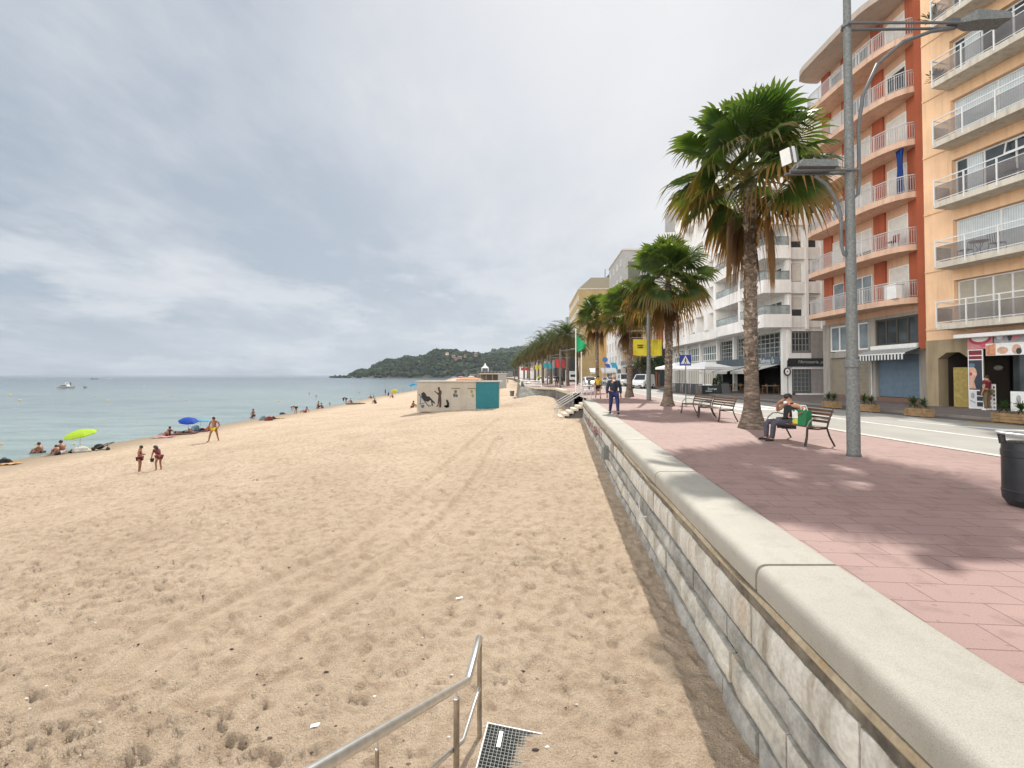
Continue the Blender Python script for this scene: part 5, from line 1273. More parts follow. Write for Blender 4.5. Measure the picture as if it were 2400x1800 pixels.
def planter(label, px0, px1, py, w, seed, rz=.0):
    o = P((px0+px1)/2, py, -.12)+Vector((0, .2, 0)); t = thing('timber_planter', label, 'planter', o, R(94)+rz); h = .38; w *= .74
    mb = MB()
    for i in range(3):
        z = .03+i*.115
        mb.bbox((-w/2, -.24, z), (w/2, -.20, z+.109), .012); mb.bbox((-w/2, .20, z), (w/2, .24, z+.109), .012); mb.bbox((-w/2-.03, -.235, z), (-w/2+.01, .235, z+.109), .012); mb.bbox((w/2-.01, -.235, z), (w/2+.03, .235, z+.109), .012)
    for x in (-w/2+.02, w/2-.02):
        for y in (-.18, .18): mb.bbox((x-.03, y-.03, 0), (x+.03, y+.03, .34), .01)
    mb.build('box', mt.timber, t); mb = MB(); mb.box((-w/2+.01, -.2, .29), (w/2-.01, .2, .32)); mb.build('soil', mt.soil, t)
    mb = MB(); mb.lathe([(.01, 0), (.055, 0), (.055, .012), (.01, .012)], 10, Matrix.Translation((w/2+.031, .08, .24)) @ Matrix.Rotation(R(90), 4, 'Y')); mb.build('reflector', M('yellow_reflector', (.6, .36, .03), .4), t)
    return o, t
for i, (a, b, py, w, lab) in enumerate(((1934, 1977, 957, 1.15, 'below the beige roller shutter'), (2022, 2062, 966, 1.15, 'between the beige and the blue roller shutters'), (2137, 2190, 977.5, 1.25, 'in front of the stone pier by the arch'), (2340, 2440, 994, 1.5, 'at the right edge in front of the salon'))):
    o, t = planter('weathered timber planter '+lab, a, b, py, w, i)
    dx = Vector((math.cos(R(94)), math.sin(R(94)), 0))
    spiky('spiky plant, far end of the planter '+lab, o+dx*w*.20+Vector((0, 0, .32)), .62, i*2+1); spiky('spiky plant, near end of the planter '+lab, o-dx*w*.16+Vector((0, 0, .32)), .56, i*2+2)

# café terrace
def parasol(label, o, H, w, mat, group=None):
    t = thing('parasol', label, 'parasol', o, .4, group)
    mb = MB(); mb.tube([(0, 0, 0), (0, 0, H)], .035, 8); mb.build('pole', mt.galv, t)
    mb = MB(); h = .55; q = w/2
    mb.add([(0, 0, H)]+[(x*q, y*q, H-h) for x, y in ((-1, -1), (1, -1), (1, 1), (-1, 1))]+[(x*q, y*q, H-h-.22) for x, y in ((-1, -1), (1, -1), (1, 1), (-1, 1))], [(0, 1, 2), (0, 2, 3), (0, 3, 4), (0, 4, 1), (1, 5, 6, 2), (2, 6, 7, 3), (3, 7, 8, 4), (4, 8, 5, 1)])
    mb.build('canopy', mat, t); mb = MB(); mb.lathe([(.3, 0), (.3, .1), (.06, .14)], 12); mb.build('base', mt.grey, t)
wc = M('parasol_white', (.80, .80, .79), .8, var=.04)
parasol('big white café parasol in front of the white building, nearest the crossing sign', at_px(1652, 45), 3.0, 3.6, wc); parasol('white café parasol half hidden behind the second palm trunk', at_px(1592, 49), 3.05, 3.4, wc)
for i in range(7):
    px0 = 1577+9.3*i; y = 47-.75*i
    t = thing('terrace_screen', 'dark glazed terrace windbreak panel in the row between second palm and black screen', 'windbreak', at_px(px0+4, y, -.12), R(-70), 'dark terrace windbreak panels')
    w2 = .46; mb = MB(); mb.box((-w2, -.02, .05), (-w2+.05, .02, 1.02)); mb.box((w2-.05, -.02, .05), (w2, .02, 1.02)); mb.box((-w2+.05, -.02, .97), (w2-.05, .02, 1.02)); mb.box((-w2+.05, -.02, .05), (w2-.05, .02, .1)); mb.build('frame', mt.terr, t)
    mb = MB(); mb.box((-w2+.05, -.008, .1), (w2-.05, .008, .97)); mb.build('panel', mt.glass if i % 2 else mt.smoke, t)
t = thing('fabric_screen', 'black fabric café screen with white script lettering beside the conifers', 'windbreak', P(1662, 925.5, -.12), R(-12)); w2 = 1.05
mb = MB(); mb.bbox((-w2, -.02, .08), (w2, .02, .86), .01); mb.build('fabric', M('screen_fabric', (.022, .03, .033), .8), t)
for x in (-w2, w2): mb = MB(); mb.tube([(x, 0, 0), (x, 0, .92)], .03, 6); mb.build('post', mt.dgrey, t)
me = text_mesh('Sorret', .30, .003, .1); me.materials.append(wm); o_ = put('lettering', me, t); o_.location = (.25, -.026, .55); o_.rotation_euler = (R(90), 0, 0)
mb = MB(); mb.box((-.30, -.026, .32), (.25, -.022, .37)); mb.build('underline', wm, t)
def bush(label, o, h, w, seed, name='conifer_shrub'):
    pl = thing(name, label, 'shrub', o, 0); rs = random.Random(seed); mb = MB(); mb.tube([(0, 0, 0), (0, 0, h*.6)], [.05, .02], 5); mb.build('stem', mt.timber, pl)
    mb = MB(); mb.col = (0, 0, 0)
    for i in range(420):
        z = h*(.12+.88*rs.random()**.8); r = w*(1-z/h)**.7*rs.uniform(.3, 1)+.04; a = rs.uniform(0, 6.28); c = Vector((r*math.cos(a), r*math.sin(a), z)); mb.col = lerp((.012, .04, .012), (.05, .10, .03), rs.random()); s = rs.uniform(.05, .10)
        d1 = Vector((rs.uniform(-1, 1), rs.uniform(-1, 1), rs.uniform(0, 1.5))).normalized()*s; d2 = d1.cross(Vector((rs.uniform(-1, 1), rs.uniform(-1, 1), rs.uniform(-1, 1)))).normalized()*s*.5
        mb.add([c-d1, c+d2, c+d1, c-d2], [(0, 1, 2, 3)])
    mb.build('foliage', mt.leaf, pl)
bush('green conifer shrub between the black café screen and the menu board', P(1684, 925, -.12), 1.9, .55, 1); bush('smaller green conifer behind the black café screen', P(1675, 922, -.12), 1.5, .5, 2)
t = thing('menu_board', 'black A-frame menu board beside the conifer shrub', 'menu board', P(1700, 926, -.12), R(-14))
for sgn in (-1, 1):
    mb = MB(); Mx = Matrix.Rotation(R(12*sgn), 4, 'X'); Mx.translation = (0, .22*-sgn*-1, 0); mb.bbox((-.33, -.02, .02), (.33, .02, 1.2), .01, Mx); mb.build('panel', mt.black, t)
tw = M('cafe_wood', (.20, .11, .05), .6, var=.3, vscale=10)
def cafe_table(label, o, rz):
    t = thing('cafe_table', label, 'table', o, rz); mb = MB(); mb.bbox((-.6, -.38, .72), (.6, .38, .76), .01); mb.build('table_top', M('pale_tabletop', (.40, .30, .20), .6) if 'pale_tabletop' not in bpy.data.materials else bpy.data.materials['pale_tabletop'], t)
    for x in (-.5, .5):
        for y in (-.3, .3): mb = MB(); mb.tube([(x*1.1, y*1.1, 0), (x, y, .72)], .03, 6); mb.build('leg', tw, t)
def cafe_chair(label, o, rz):
    t = thing('cafe_chair', label, 'chair', o, rz); mb = MB(); mb.bbox((-.21, -.21, .43), (.21, .21, .46), .01); mb.build('seat', tw, t)
    mb = MB(); mb.bbox((-.21, -.23, .62), (.21, -.20, .88), .01); mb.tube([(-.19, -.21, .45), (-.19, -.23, .88)], .015, 5); mb.tube([(.19, -.21, .45), (.19, -.23, .88)], .015, 5); mb.build('backrest', tw, t)
    for x in (-.18, .18):
        for y in (-.18, .18): mb = MB(); mb.tube([(x*1.15, y*1.15, 0), (x, y, .43)], .018, 5); mb.build('leg', tw, t)
cafe_table('wooden café table under the near awning, right of the big palm trunk', P(1806, 923.5, 0), .1); cafe_chair('wooden café chair left of the near café table', P(1790, 922, 0), 1.5); cafe_chair('wooden café chair right of the near café table', P(1822, 922, 0), -1.6)
cafe_table('wooden café table left of the big palm trunk', P(1728, 920.5, 0), .1); cafe_chair('wooden café chair at the table left of the palm trunk', P(1741, 921, 0), -1.5); cafe_chair('wooden café chair close to the menu board', P(1716, 920, 0), 1.4)

# vehicles, built along local y (front = -y)
tyre = M('tyre', (.02, .02, .02), .8); carw = M('white_car_paint', (.74, .74, .74), .25, coat=.6, var=.02); carglass = glass_mat('car_glass', (.03, .04, .045))
hl = M('headlight', (.6, .6, .62), .1)
def car(name, label, o, rz, Lc, Wc, Hc, van=False, mat=carw, cat='car'):
    t = thing(name, label, cat, o, rz); h0 = .28; hb = Hc*.52
    if van: prof = [(-Lc/2, h0), (-Lc/2, .85), (-Lc/2+.12, .98), (-Lc/2+.85, 1.12), (-Lc/2+1.45, Hc-.05), (-Lc/2+1.9, Hc), (Lc/2-.1, Hc), (Lc/2, Hc-.1), (Lc/2, h0)]
    else: prof = [(-Lc/2, h0), (-Lc/2, .68), (-Lc/2+.25, .78), (-Lc/2+1.05, .92), (-Lc/2+1.75, Hc-.04), (-Lc/2+2.3, Hc), (Lc/2-1.0, Hc-.06), (Lc/2-.25, .98), (Lc/2, .9), (Lc/2, h0)]
    bm = bmesh.new(); rows = []
    for sgn in (-1, 1):
        rows.append([bm.verts.new((sgn*Wc/2*(1 if z < hb else 1-.16*(z-hb)/(Hc-hb)), y, z)) for y, z in prof])
    n = len(prof); bm.faces.new(rows[0]); bm.faces.new(rows[1][::-1])
    for i in range(n): bm.faces.new((rows[0][i], rows[1][i], rows[1][(i+1) % n], rows[0][(i+1) % n]))
    bmesh.ops.recalc_face_normals(bm, faces=bm.faces); bmesh.ops.bevel(bm, geom=bm.edges[:], offset=.07, segments=2, affect='EDGES')
    mb = MB(); mb.bm(bm); mb.build('body', mat, t, smooth=True, angle=35)
    i0 = 3; (ya, za), (yb, zb2) = prof[i0], prof[i0+1]
    def sh(y, z, x): return (x*(1 if z < hb else 1-.16*(z-hb)/(Hc-hb)), y, z)
    mb = MB(); d = .015
    mb.add([sh(ya+.08*(yb-ya)-.02, za+.08*(zb2-za)+d, -Wc*.42), sh(ya+.08*(yb-ya)-.02, za+.08*(zb2-za)+d, Wc*.42), sh(ya+.92*(yb-ya)-.02, za+.92*(zb2-za)+d, Wc*.41), sh(ya+.92*(yb-ya)-.02, za+.92*(zb2-za)+d, -Wc*.41)], [(0, 1, 2, 3)]); mb.build('windscreen', carglass, t)
    for sgn in (-1, 1):
        mb = MB(); x = sgn*(Wc/2+.012)
        y0_, y1_ = (-Lc/2+1.15, -Lc/2+2.3) if van else (-Lc/2+1.35, Lc/2-.7)
        mb.add([sh(y0_, hb+.08, x), sh(y1_, hb+.08, x), sh(y1_-(.0 if van else .35), Hc-.18, x), sh(y0_+(.42 if van else .55), Hc-.18, x)], [(0, 1, 2, 3)]); mb.build('side_window', carglass, t)
        mb = MB(); mb.bbox((sgn*Wc*.40-.14, -Lc/2-.02, .62), (sgn*Wc*.40+.14, -Lc/2+.1, .78), .03); mb.build('headlight', hl, t)
        mb = MB(); mb.bbox((sgn*(Wc/2+.1)-.09, -Lc/2+1.25, hb+.05), (sgn*(Wc/2+.1)+.09, -Lc/2+1.37, hb+.22), .03); mb.build('wing_mirror', mat, t)
        for yy in (-Lc/2+.8, Lc/2-.8):
            mb = MB(); Mx = Matrix.Translation((sgn*(Wc/2-.09), yy, .31)) @ Matrix.Rotation(R(90), 4, 'Y'); mb.lathe([(.05, -.11), (.28, -.11), (.31, -.07), (.31, .07), (.28, .11), (.05, .11)], 18, Mx); w_ = mb.build('wheel', tyre, t, smooth=True)
            m2 = MB(); m2.lathe([(.01, sgn*.112), (.19, sgn*.112), (.19, sgn*.118), (.01, sgn*.125)], 12, Mx); m2.build('rim', mt.rail, w_)
    mb = MB(); mb.bbox((-Wc*.36, -Lc/2-.03, .33), (Wc*.36, -Lc/2+.05, .52), .02); mb.build('grille', mt.black, t)
    mb = MB(); mb.box((-.26, -Lc/2-.045, .44), (.26, -Lc/2-.032, .54)); mb.build('number_plate', mt.white, t)
    return t
car('parked_car', 'white car facing us between the flagpole and the walker in yellow', at_px(1382, 70, -.12), R(4), 4.1, 1.8, 1.6)
car('parked_van', 'white van seen front on between the walking man and third palm', at_px(1461, 78, -.12), R(3), 4.4, 1.85, 2.1, True, cat='van')
car('parked_van', 'white delivery van standing between the third palm and second street lamp', at_px(1507, 64, -.12), R(-38), 4.3, 1.85, 1.95, True, cat='van')
car('parked_car', 'white car behind the teal banners and pale flagpoles', at_px(1296, 118, -.12), R(40), 4.2, 1.8, 1.55); car('parked_car', 'white car partly behind a palm trunk at the left of the teal banners', at_px(1274, 132, -.12), R(60), 4.2, 1.8, 1.55)
car('parked_car', 'white car in front of the blue shop awnings', at_px(1428, 104, -.12), R(20), 4.1, 1.8, 1.5)
t = thing('box_truck', 'pale grey box truck behind the green flag pole', 'truck', at_px(1341, 140, -.12), R(2))
mb = MB(); mb.bbox((-1.15, -.6, .9), (1.15, 4.6, 3.1), .04); mb.build('cargo_box', M('pale_grey_panel', (.52, .53, .54), .5), t)
mb = MB(); mb.bbox((-1.05, -2.3, .45), (1.05, -.65, 2.3), .18); mb.build('cab', carw, t); mb = MB(); mb.box((-.9, -2.33, 1.35), (.9, -2.31, 2.1)); mb.build('windscreen', carglass, t)
for x in (-.9, .9):
    for y in (-1.6, 3.4): mb = MB(); mb.lathe([(.05, -.13), (.42, -.13), (.42, .13), (.05, .13)], 16, Matrix.Translation((x, y, .42)) @ Matrix.Rotation(R(90), 4, 'Y')); mb.build('wheel', tyre, t)
# shops far along the street
t = thing('round_sign', 'round blue street sign in front of the amber facade', 'road sign', at_px(1418, 60), 0)
zc_ = D(1418, 843, 60).z; mb = MB(); mb.tube([(0, .03, 0), (0, .03, zc_)], .04, 6); mb.build('post', mt.galv, t); mb = MB(); mb.lathe([(.01, -.02), (.33, -.02), (.33, .02), (.01, .02)], 20, Matrix.Translation((0, 0, zc_)) @ Matrix.Rotation(R(90), 4, 'X')); mb.build('disc', M('sign_sky_blue', (.05, .17, .45), .5), t)
def shop_awning(label, px0, px1, py0, py1, y, mat):
    a = D(px0, py0, y); b = D(px1, py1, y-1.4); w2 = (b.x-a.x)/2
    t = thing('shop_awning', label, 'awning', ((a.x+b.x)/2, y, a.z), 0); dz_ = b.z-a.z; mb = MB()
    mb.add([(-w2, 0, 0), (w2, 0, 0), (w2, -1.4, dz_), (-w2, -1.4, dz_), (w2, -1.4, dz_-.3), (-w2, -1.4, dz_-.3)], [(0, 3, 2, 1), (3, 5, 4, 2)]); mb.build('canopy', mat, t)
    for x in (-w2+.1, w2-.1): m2 = MB(); m2.tube([(x, -1.3, dz_), (x, -1.3, -a.z)], .04, 5); m2.build('post', mt.white, t)
shop_awning('royal blue shop awning left of the turquoise one', 1418, 1431, 853, 861, 97, M('awning_blue', (.02, .09, .42), .7)); shop_awning('turquoise shop awning beside the royal blue one', 1431, 1448, 850, 862, 97, M('awning_turquoise', (.04, .36, .52), .7))
shop_awning('wide white shop awning below the blue shop awnings', 1407, 1446, 862, 871, 92, wc); shop_awning('small white shop awning left of the fourth palm trunk', 1381, 1399, 863, 872, 92, wc)
# dark street trees behind the vans
def street_tree(label, o, h, w, seed, nleaf=1500):
    t = thing('street_tree', label, 'tree', o, 0); rs = random.Random(seed); mb = MB(); mb.tube([(0, 0, -.1), (.05, 0, h*.35), (0, .1, h*.6)], [.16, .12, .07], 8)
    for i in range(6): a = i*1.05; mb.tube([(.03, .03, h*.42), (math.cos(a)*w*.3, math.sin(a)*w*.3, h*.62), (math.cos(a)*w*.5, math.sin(a)*w*.5, h*.72)], [.06, .04, .02], 5)
    mb.build('trunk', mt.trunk, t); mb = MB(); mb.col = (0, 0, 0); cl = [(Vector((rs.uniform(-.6, .6)*w, rs.uniform(-.6, .6)*w, h*rs.uniform(.55, .92))), rs.uniform(.25, .42)*w) for _ in range(16)]
    for i in range(nleaf):
        c, r = cl[i % 16]; d = Vector((rs.gauss(0, 1), rs.gauss(0, 1), rs.gauss(0, .8))).normalized()*r*rs.uniform(.5, 1); p_ = c+d; mb.col = lerp((.016, .035, .012), (.05, .085, .025), rs.random()); s = rs.uniform(.08, .17)
        d1 = Vector((rs.uniform(-1, 1), rs.uniform(-1, 1), rs.uniform(-1, 1))).normalized()*s; d2 = d1.cross(Vector((rs.uniform(-1, 1), rs.uniform(-1, 1), rs.uniform(-1, 1)))).normalized()*s*.6; mb.add([p_-d1, p_+d2, p_+d1, p_-d2], [(0, 1, 2, 3)])
    mb.build('crown', mt.leaf, t)
street_tree('dark round street tree between the third palm and second street lamp', at_px(1500, 70), 4.6, 2.0, 3); street_tree('dark round street tree behind the second palm trunk below a yellow banner', at_px(1544, 66), 4.4, 2.0, 4)
street_tree('olive green street tree by the last palms at the far left of the promenade', at_px(1240, 175), 8, 4, 5); street_tree('green street tree farthest left on the promenade, before the wooded hill', at_px(1214, 210), 9, 4.5, 6)
# ------------------------------------------------------------------ people
def skin(name, J, E, rad, mat, parent, sub=1):
    names = list(J); idx = {n: i for i, n in enumerate(names)}
    me = bpy.data.meshes.new(name); me.from_pydata([tuple(J[n]) for n in names], [(idx[a], idx[b]) for a, b in E], [])
    ob = bpy.data.objects.new(name+'_tmp', me); link(ob)
    ob.modifiers.new('s', 'SKIN'); ss = ob.modifiers.new('u', 'SUBSURF'); ss.levels = sub; ss.render_levels = sub
    sv = me.skin_vertices[0].data
    for n in names:
        r = rad[n] if n in rad else .05; sv[idx[n]].radius = r if isinstance(r, tuple) else (r, r); sv[idx[n]].use_root = (n == names[0])
    m2 = bpy.data.meshes.new_from_object(ob.evaluated_get(bpy.context.evaluated_depsgraph_get()))
    bpy.data.objects.remove(ob); bpy.data.meshes.remove(me)
    m2.name = name; m2.materials.clear(); m2.materials.append(mat); m2.polygons.foreach_set('use_smooth', [True]*len(m2.polygons))
    return put(name, m2, parent)
BASE = dict(pel=(0, 0, .95), spi=(0, .0, 1.12), che=(0, .01, 1.32), nec=(0, -.005, 1.47), hea=(0, .02, 1.58), top=(0, .01, 1.68),
            shl=(-.18, 0, 1.41), ell=(-.24, -.02, 1.13), wrl=(-.25, .05, .88), hal=(-.25, .07, .79), shr=(.18, 0, 1.41), elr=(.24, -.02, 1.13), wrr=(.25, .05, .88), har=(.25, .07, .79),
            hil=(-.10, 0, .90), knl=(-.11, .02, .50), anl=(-.11, -.02, .09), tol=(-.12, .13, .03), hir=(.10, 0, .90), knr=(.11, .02, .50), anr=(.11, -.02, .09), tor=(.12, .13, .03))
EDG = [('pel', 'spi'), ('spi', 'che'), ('che', 'nec'), ('nec', 'hea'), ('hea', 'top'), ('che', 'shl'), ('shl', 'ell'), ('ell', 'wrl'), ('wrl', 'hal'), ('che', 'shr'), ('shr', 'elr'), ('elr', 'wrr'), ('wrr', 'har'),
       ('pel', 'hil'), ('hil', 'knl'), ('knl', 'anl'), ('anl', 'tol'), ('pel', 'hir'), ('hir', 'knr'), ('knr', 'anr'), ('anr', 'tor')]
RAD = dict(pel=(.145, .115), spi=(.13, .10), che=(.155, .11), nec=.058, hea=(.085, .10), top=.055, shl=.062, shr=.062, ell=.042, elr=.042, wrl=.030, wrr=.030, hal=.036, har=.036,
           hil=.088, hir=.088, knl=.056, knr=.056, anl=.038, anr=.038, tol=.030, tor=.030)
POSES = dict(
    stand={}, apart=dict(hil=(-.11, 0, .89), knl=(-.2, .03, .48), anl=(-.28, 0, .09), tol=(-.32, .13, .03), knr=(.2, .05, .48), anr=(.28, .02, .09), tor=(.38, .12, .03), ell=(-.29, -.05, 1.14), wrl=(-.22, .10, .92), hal=(-.17, .14, .86), elr=(.28, -.03, 1.13), wrr=(.33, .04, .88), har=(.34, .06, .79), hea=(0, .07, 1.57), top=(0, .07, 1.67)),
    walk=dict(knl=(-.11, .16, .52), anl=(-.11, .24, .12), tol=(-.11, .38, .07), knr=(.11, -.02, .50), anr=(.11, -.24, .12), tor=(.12, -.12, .03), ell=(-.25, -.05, 1.13), wrl=(-.26, -.03, .88), hal=(-.26, -.01, .79), elr=(.25, -.01, 1.13), wrr=(.26, .07, .89), har=(.26, .09, .80)),
    bench=dict(pel=(0, 0, .52), spi=(0, -.06, .70), che=(-.02, -.11, .90), nec=(.0, -.10, 1.05), hea=(.03, -.04, 1.17), top=(.04, -.04, 1.28), shr=(.17, -.10, 1.0), elr=(.30, .06, .80), wrr=(.17, .13, 1.02), har=(.10, .09, 1.12), shl=(-.20, -.13, .99), ell=(-.43, -.20, .90), wrl=(-.55, -.03, .84), hal=(-.60, .06, .82),
               hil=(-.10, .03, .51), knl=(-.11, .44, .53), anl=(-.07, .46, .09), tol=(-.09, .62, .03), hir=(.10, .03, .51), knr=(.20, .42, .53), anr=(.17, .46, .09), tor=(.22, .62, .03)),
    sit=dict(pel=(0, 0, .12), spi=(0, .02, .29), che=(0, .10, .47), nec=(0, .15, .60), hea=(0, .20, .71), top=(0, .20, .81), shl=(-.18, .12, .55), ell=(-.24, .26, .36), wrl=(-.16, .44, .42), hal=(-.12, .50, .45), shr=(.18, .12, .55), elr=(.24, .26, .36), wrr=(.16, .44, .42), har=(.12, .50, .45),
             hil=(-.1, .03, .12), knl=(-.14, .40, .42), anl=(-.13, .62, .08), tol=(-.13, .76, .03), hir=(.1, .03, .12), knr=(.14, .40, .42), anr=(.13, .62, .08), tor=(.13, .76, .03)),
    lean=dict(pel=(0, 0, .12), spi=(0, -.10, .26), che=(0, -.20, .43), nec=(0, -.24, .56), hea=(0, -.22, .67), top=(0, -.24, .77), shl=(-.18, -.22, .50), ell=(-.24, -.40, .30), wrl=(-.22, -.42, .08), hal=(-.22, -.36, .04), shr=(.18, -.22, .50), elr=(.24, -.40, .30), wrr=(.22, -.42, .08), har=(.22, -.36, .04),
              hil=(-.1, .03, .12), knl=(-.12, .44, .20), anl=(-.12, .84, .08), tol=(-.12, .90, .18), hir=(.1, .03, .12), knr=(.12, .42, .32), anr=(.12, .70, .08), tor=(.12, .84, .04)),
    lie=dict(pel=(0, 0, .12), spi=(0, -.18, .12), che=(0, -.38, .13), nec=(0, -.52, .14), hea=(0, -.63, .15), top=(0, -.73, .14), shl=(-.18, -.46, .12), ell=(-.30, -.25, .06), wrl=(-.27, -.03, .05), hal=(-.25, .05, .04), shr=(.18, -.46, .12), elr=(.30, -.25, .06), wrr=(.27, -.03, .05), har=(.25, .05, .04),
             hil=(-.1, .06, .11), knl=(-.12, .48, .14), anl=(-.13, .9, .06), tol=(-.14, .98, .13), hir=(.1, .06, .11), knr=(.12, .45, .22), anr=(.13, .86, .06), tor=(.14, .95, .13)),
    bend=dict(pel=(0, -.12, .92), spi=(0, .05, 1.02), che=(0, .26, 1.02), nec=(0, .40, .98), hea=(0, .50, .92), top=(0, .56, .84), shl=(-.17, .33, 1.0), ell=(-.19, .36, .72), wrl=(-.16, .38, .48), hal=(-.15, .40, .39), shr=(.17, .33, 1.0), elr=(.19, .38, .72), wrr=(.16, .42, .48), har=(.15, .44, .39), hil=(-.1, -.12, .88), hir=(.1, -.12, .88), knl=(-.11, -.02, .48), knr=(.12, -.10, .48), anr=(.12, -.14, .09), tor=(.13, .02, .03)),
    kneel=dict(pel=(0, 0, .36), spi=(0, .02, .54), che=(0, .04, .73), nec=(0, .04, .88), hea=(0, .06, .99), top=(0, .06, 1.09), shl=(-.18, .03, .82), ell=(-.24, .1, .56), wrl=(-.18, .28, .48), hal=(-.16, .34, .46), shr=(.18, .03, .82), elr=(.24, .1, .56), wrr=(.18, .28, .48), har=(.16, .34, .46), hil=(-.1, .02, .34), knl=(-.13, .36, .08), anl=(-.12, -.02, .07), tol=(-.12, -.16, .04), hir=(.1, .02, .34), knr=(.13, .36, .08), anr=(.12, -.02, .07), tor=(.12, -.16, .04)),
    holding=dict(ell=(-.24, .02, 1.14), wrl=(-.12, .22, 1.12), hal=(-.06, .28, 1.14), elr=(.24, .02, 1.14), wrr=(.12, .22, 1.12), har=(.06, .28, 1.14), hea=(0, .07, 1.57), top=(0, .10, 1.67)),
    stoop=dict(pel=(0, -.08, .93), spi=(0, 0, 1.09), che=(0, .10, 1.26), nec=(0, .18, 1.38), hea=(0, .26, 1.46), top=(0, .31, 1.55), shl=(-.17, .13, 1.33), ell=(-.22, .18, 1.05), wrl=(-.18, .28, .86), hal=(-.15, .31, .78), shr=(.17, .13, 1.33), elr=(.22, .18, 1.05), wrr=(.18, .28, .86), har=(.15, .31, .78), hil=(-.1, -.08, .89), hir=(.1, -.08, .89), knl=(-.11, .04, .5), knr=(.12, -.02, .5), anr=(.13, -.10, .09), tor=(.13, .05, .03)))
def person(label, loc, rz, pose='stand', h=1.72, sk=None, top=None, bottom=None, shoes=None, hair=None, longhair=False, fingers=False, cap=None, mask=None, group=None, extra=None, wide=1.0, cat='person', open_jacket=None, over={}):
    t = thing('person', label, cat, loc, rz, group); s = h/1.72
    J = dict(BASE); J.update(POSES[pose]); J.update(over)
    J = {k: Vector((v[0]*s*(wide if k not in ('hea', 'top', 'nec') else 1), v[1]*s, v[2]*s)) for k, v in J.items()}
    Rr = {k: (tuple(q*s*wide for q in v) if isinstance(v, tuple) else v*s*(wide if k not in ('wrl', 'wrr', 'hal', 'har') else 1)) for k, v in RAD.items()}
    Rr['hea'] = (.085*s, .10*s)
    E = list(EDG); JJ = dict(J)
    if fingers:
        for sd_, w_, h_ in (('l', 'wrl', 'hal'), ('r', 'wrr', 'har')):
            d = (J[h_]-J[w_]).normalized(); sv = d.cross(Vector((0, 1, .3))).normalized(); nv = sv.cross(d)
            for i, (off, ln) in enumerate(((-.028, .060), (-.009, .072), (.010, .068), (.028, .052))):
                a = 'f%s%da' % (sd_, i); b = 'f%s%db' % (sd_, i); JJ[a] = J[h_]+sv*off*s+d*.040*s; JJ[b] = J[h_]+sv*off*1.15*s+d*(.040+ln)*s+nv*.018*s
                Rr[a] = .0095*s; Rr[b] = .0075*s; E += [(h_, a), (a, b)]
            a = 'f%st' % sd_; JJ[a] = J[h_]+sv*.055*s+d*.03*s+nv*.02*s; Rr[a] = .010*s; E.append((h_, a))
    sk = sk or mt.skin
    skin('body', JJ, E, Rr, sk, t, 1)
    hd = J['hea']; up = (J['top']-J['hea']).normalized()
    face = Vector((0, 1, 0)); fwd = (face-up*face.dot(up)).normalized() if abs(face.dot(up)) < .95 else Vector((0, 0, 1)); sidev = fwd.cross(up)
    Mh = Matrix((( *sidev, 0), (*fwd, 0), (*up, 0), (0, 0, 0, 1))).transposed(); Mh.translation = hd
    if pose not in ('lie',) or True:
        mb = MB(); mb.ball((0, .095*s, -.005*s), (.013*s, .02*s, .02*s), 6, 4); mb.v = [tuple(Mh @ Vector(v)) for v in mb.v]; mb.build('nose', sk, t)
        for sx_ in (-1, 1):
            mb = MB(); mb.ball((sx_*.086*s, 0, .0), (.012*s, .02*s, .03*s), 6, 4); mb.v = [tuple(Mh @ Vector(v)) for v in mb.v]; mb.build('ear', sk, t)
        if fingers:
            for sx_ in (-1, 1):
                mb = MB(); mb.ball((sx_*.033*s, .083*s, .028*s), (.012*s, .008*s, .007*s), 6, 4); mb.v = [tuple(Mh @ Vector(v)) for v in mb.v]; mb.build('eye', mt.hair, t)
            mb = MB(); mb.ball((0, .088*s, -.045*s), (.024*s, .008*s, .006*s), 6, 4); mb.v = [tuple(Mh @ Vector(v)) for v in mb.v]; mb.build('mouth', pk2, t)
    if hair is not False:
        mb = MB(); mb.ball((0, -.018*s, .045*s), (.098*s, .105*s, .095*s), 12, 8)
        if longhair: mb.tube([(0, -.03*s, .08*s), (0, -.10*s, .0), (0, -.12*s, -.12*s), (0, -.10*s, -.27*s)], [.07*s, .095*s, .085*s, .04*s], 8)
        mb.v = [tuple(Mh @ Vector(v)) for v in mb.v]; mb.build('hair', hair or mt.hair, t, smooth=True)
    if cap:
        mb = MB(); mb.lathe([(.108*s, .035*s), (.105*s, .09*s), (.07*s, .145*s), (.01*s, .155*s)], 12); mb.add([(-.07*s, .09*s, .05*s), (.07*s, .09*s, .05*s), (.05*s, .19*s, .03*s), (-.05*s, .19*s, .03*s)], [(0, 1, 2, 3)]); mb.v = [tuple(Mh @ Vector(v)) for v in mb.v]; mb.build('cap', cap, t, smooth=True)
    if mask:
        mb = MB(); mb.ball((0, .055*s, -(.07 if mask == 'face' else .115)*s), (.065*s, .055*s, .045*s), 10, 6); mb.v = [tuple(Mh @ Vector(v)) for v in mb.v]; mb.build('mask', mt.white, t, smooth=True)
    def gar(name, keys, edges, infl, mat, cut={}):
        Jg = {k: J[k] for k in keys}; Rg = {}
        for k in keys:
            r = Rr[k]; Rg[k] = tuple(q+infl*s for q in r) if isinstance(r, tuple) else r+infl*s
        for nk, (a, b, u, rr) in cut.items(): Jg[nk] = J[a].lerp(J[b], u); Rg[nk] = rr*s
        skin(name, Jg, edges, Rg, mat, t, 1)
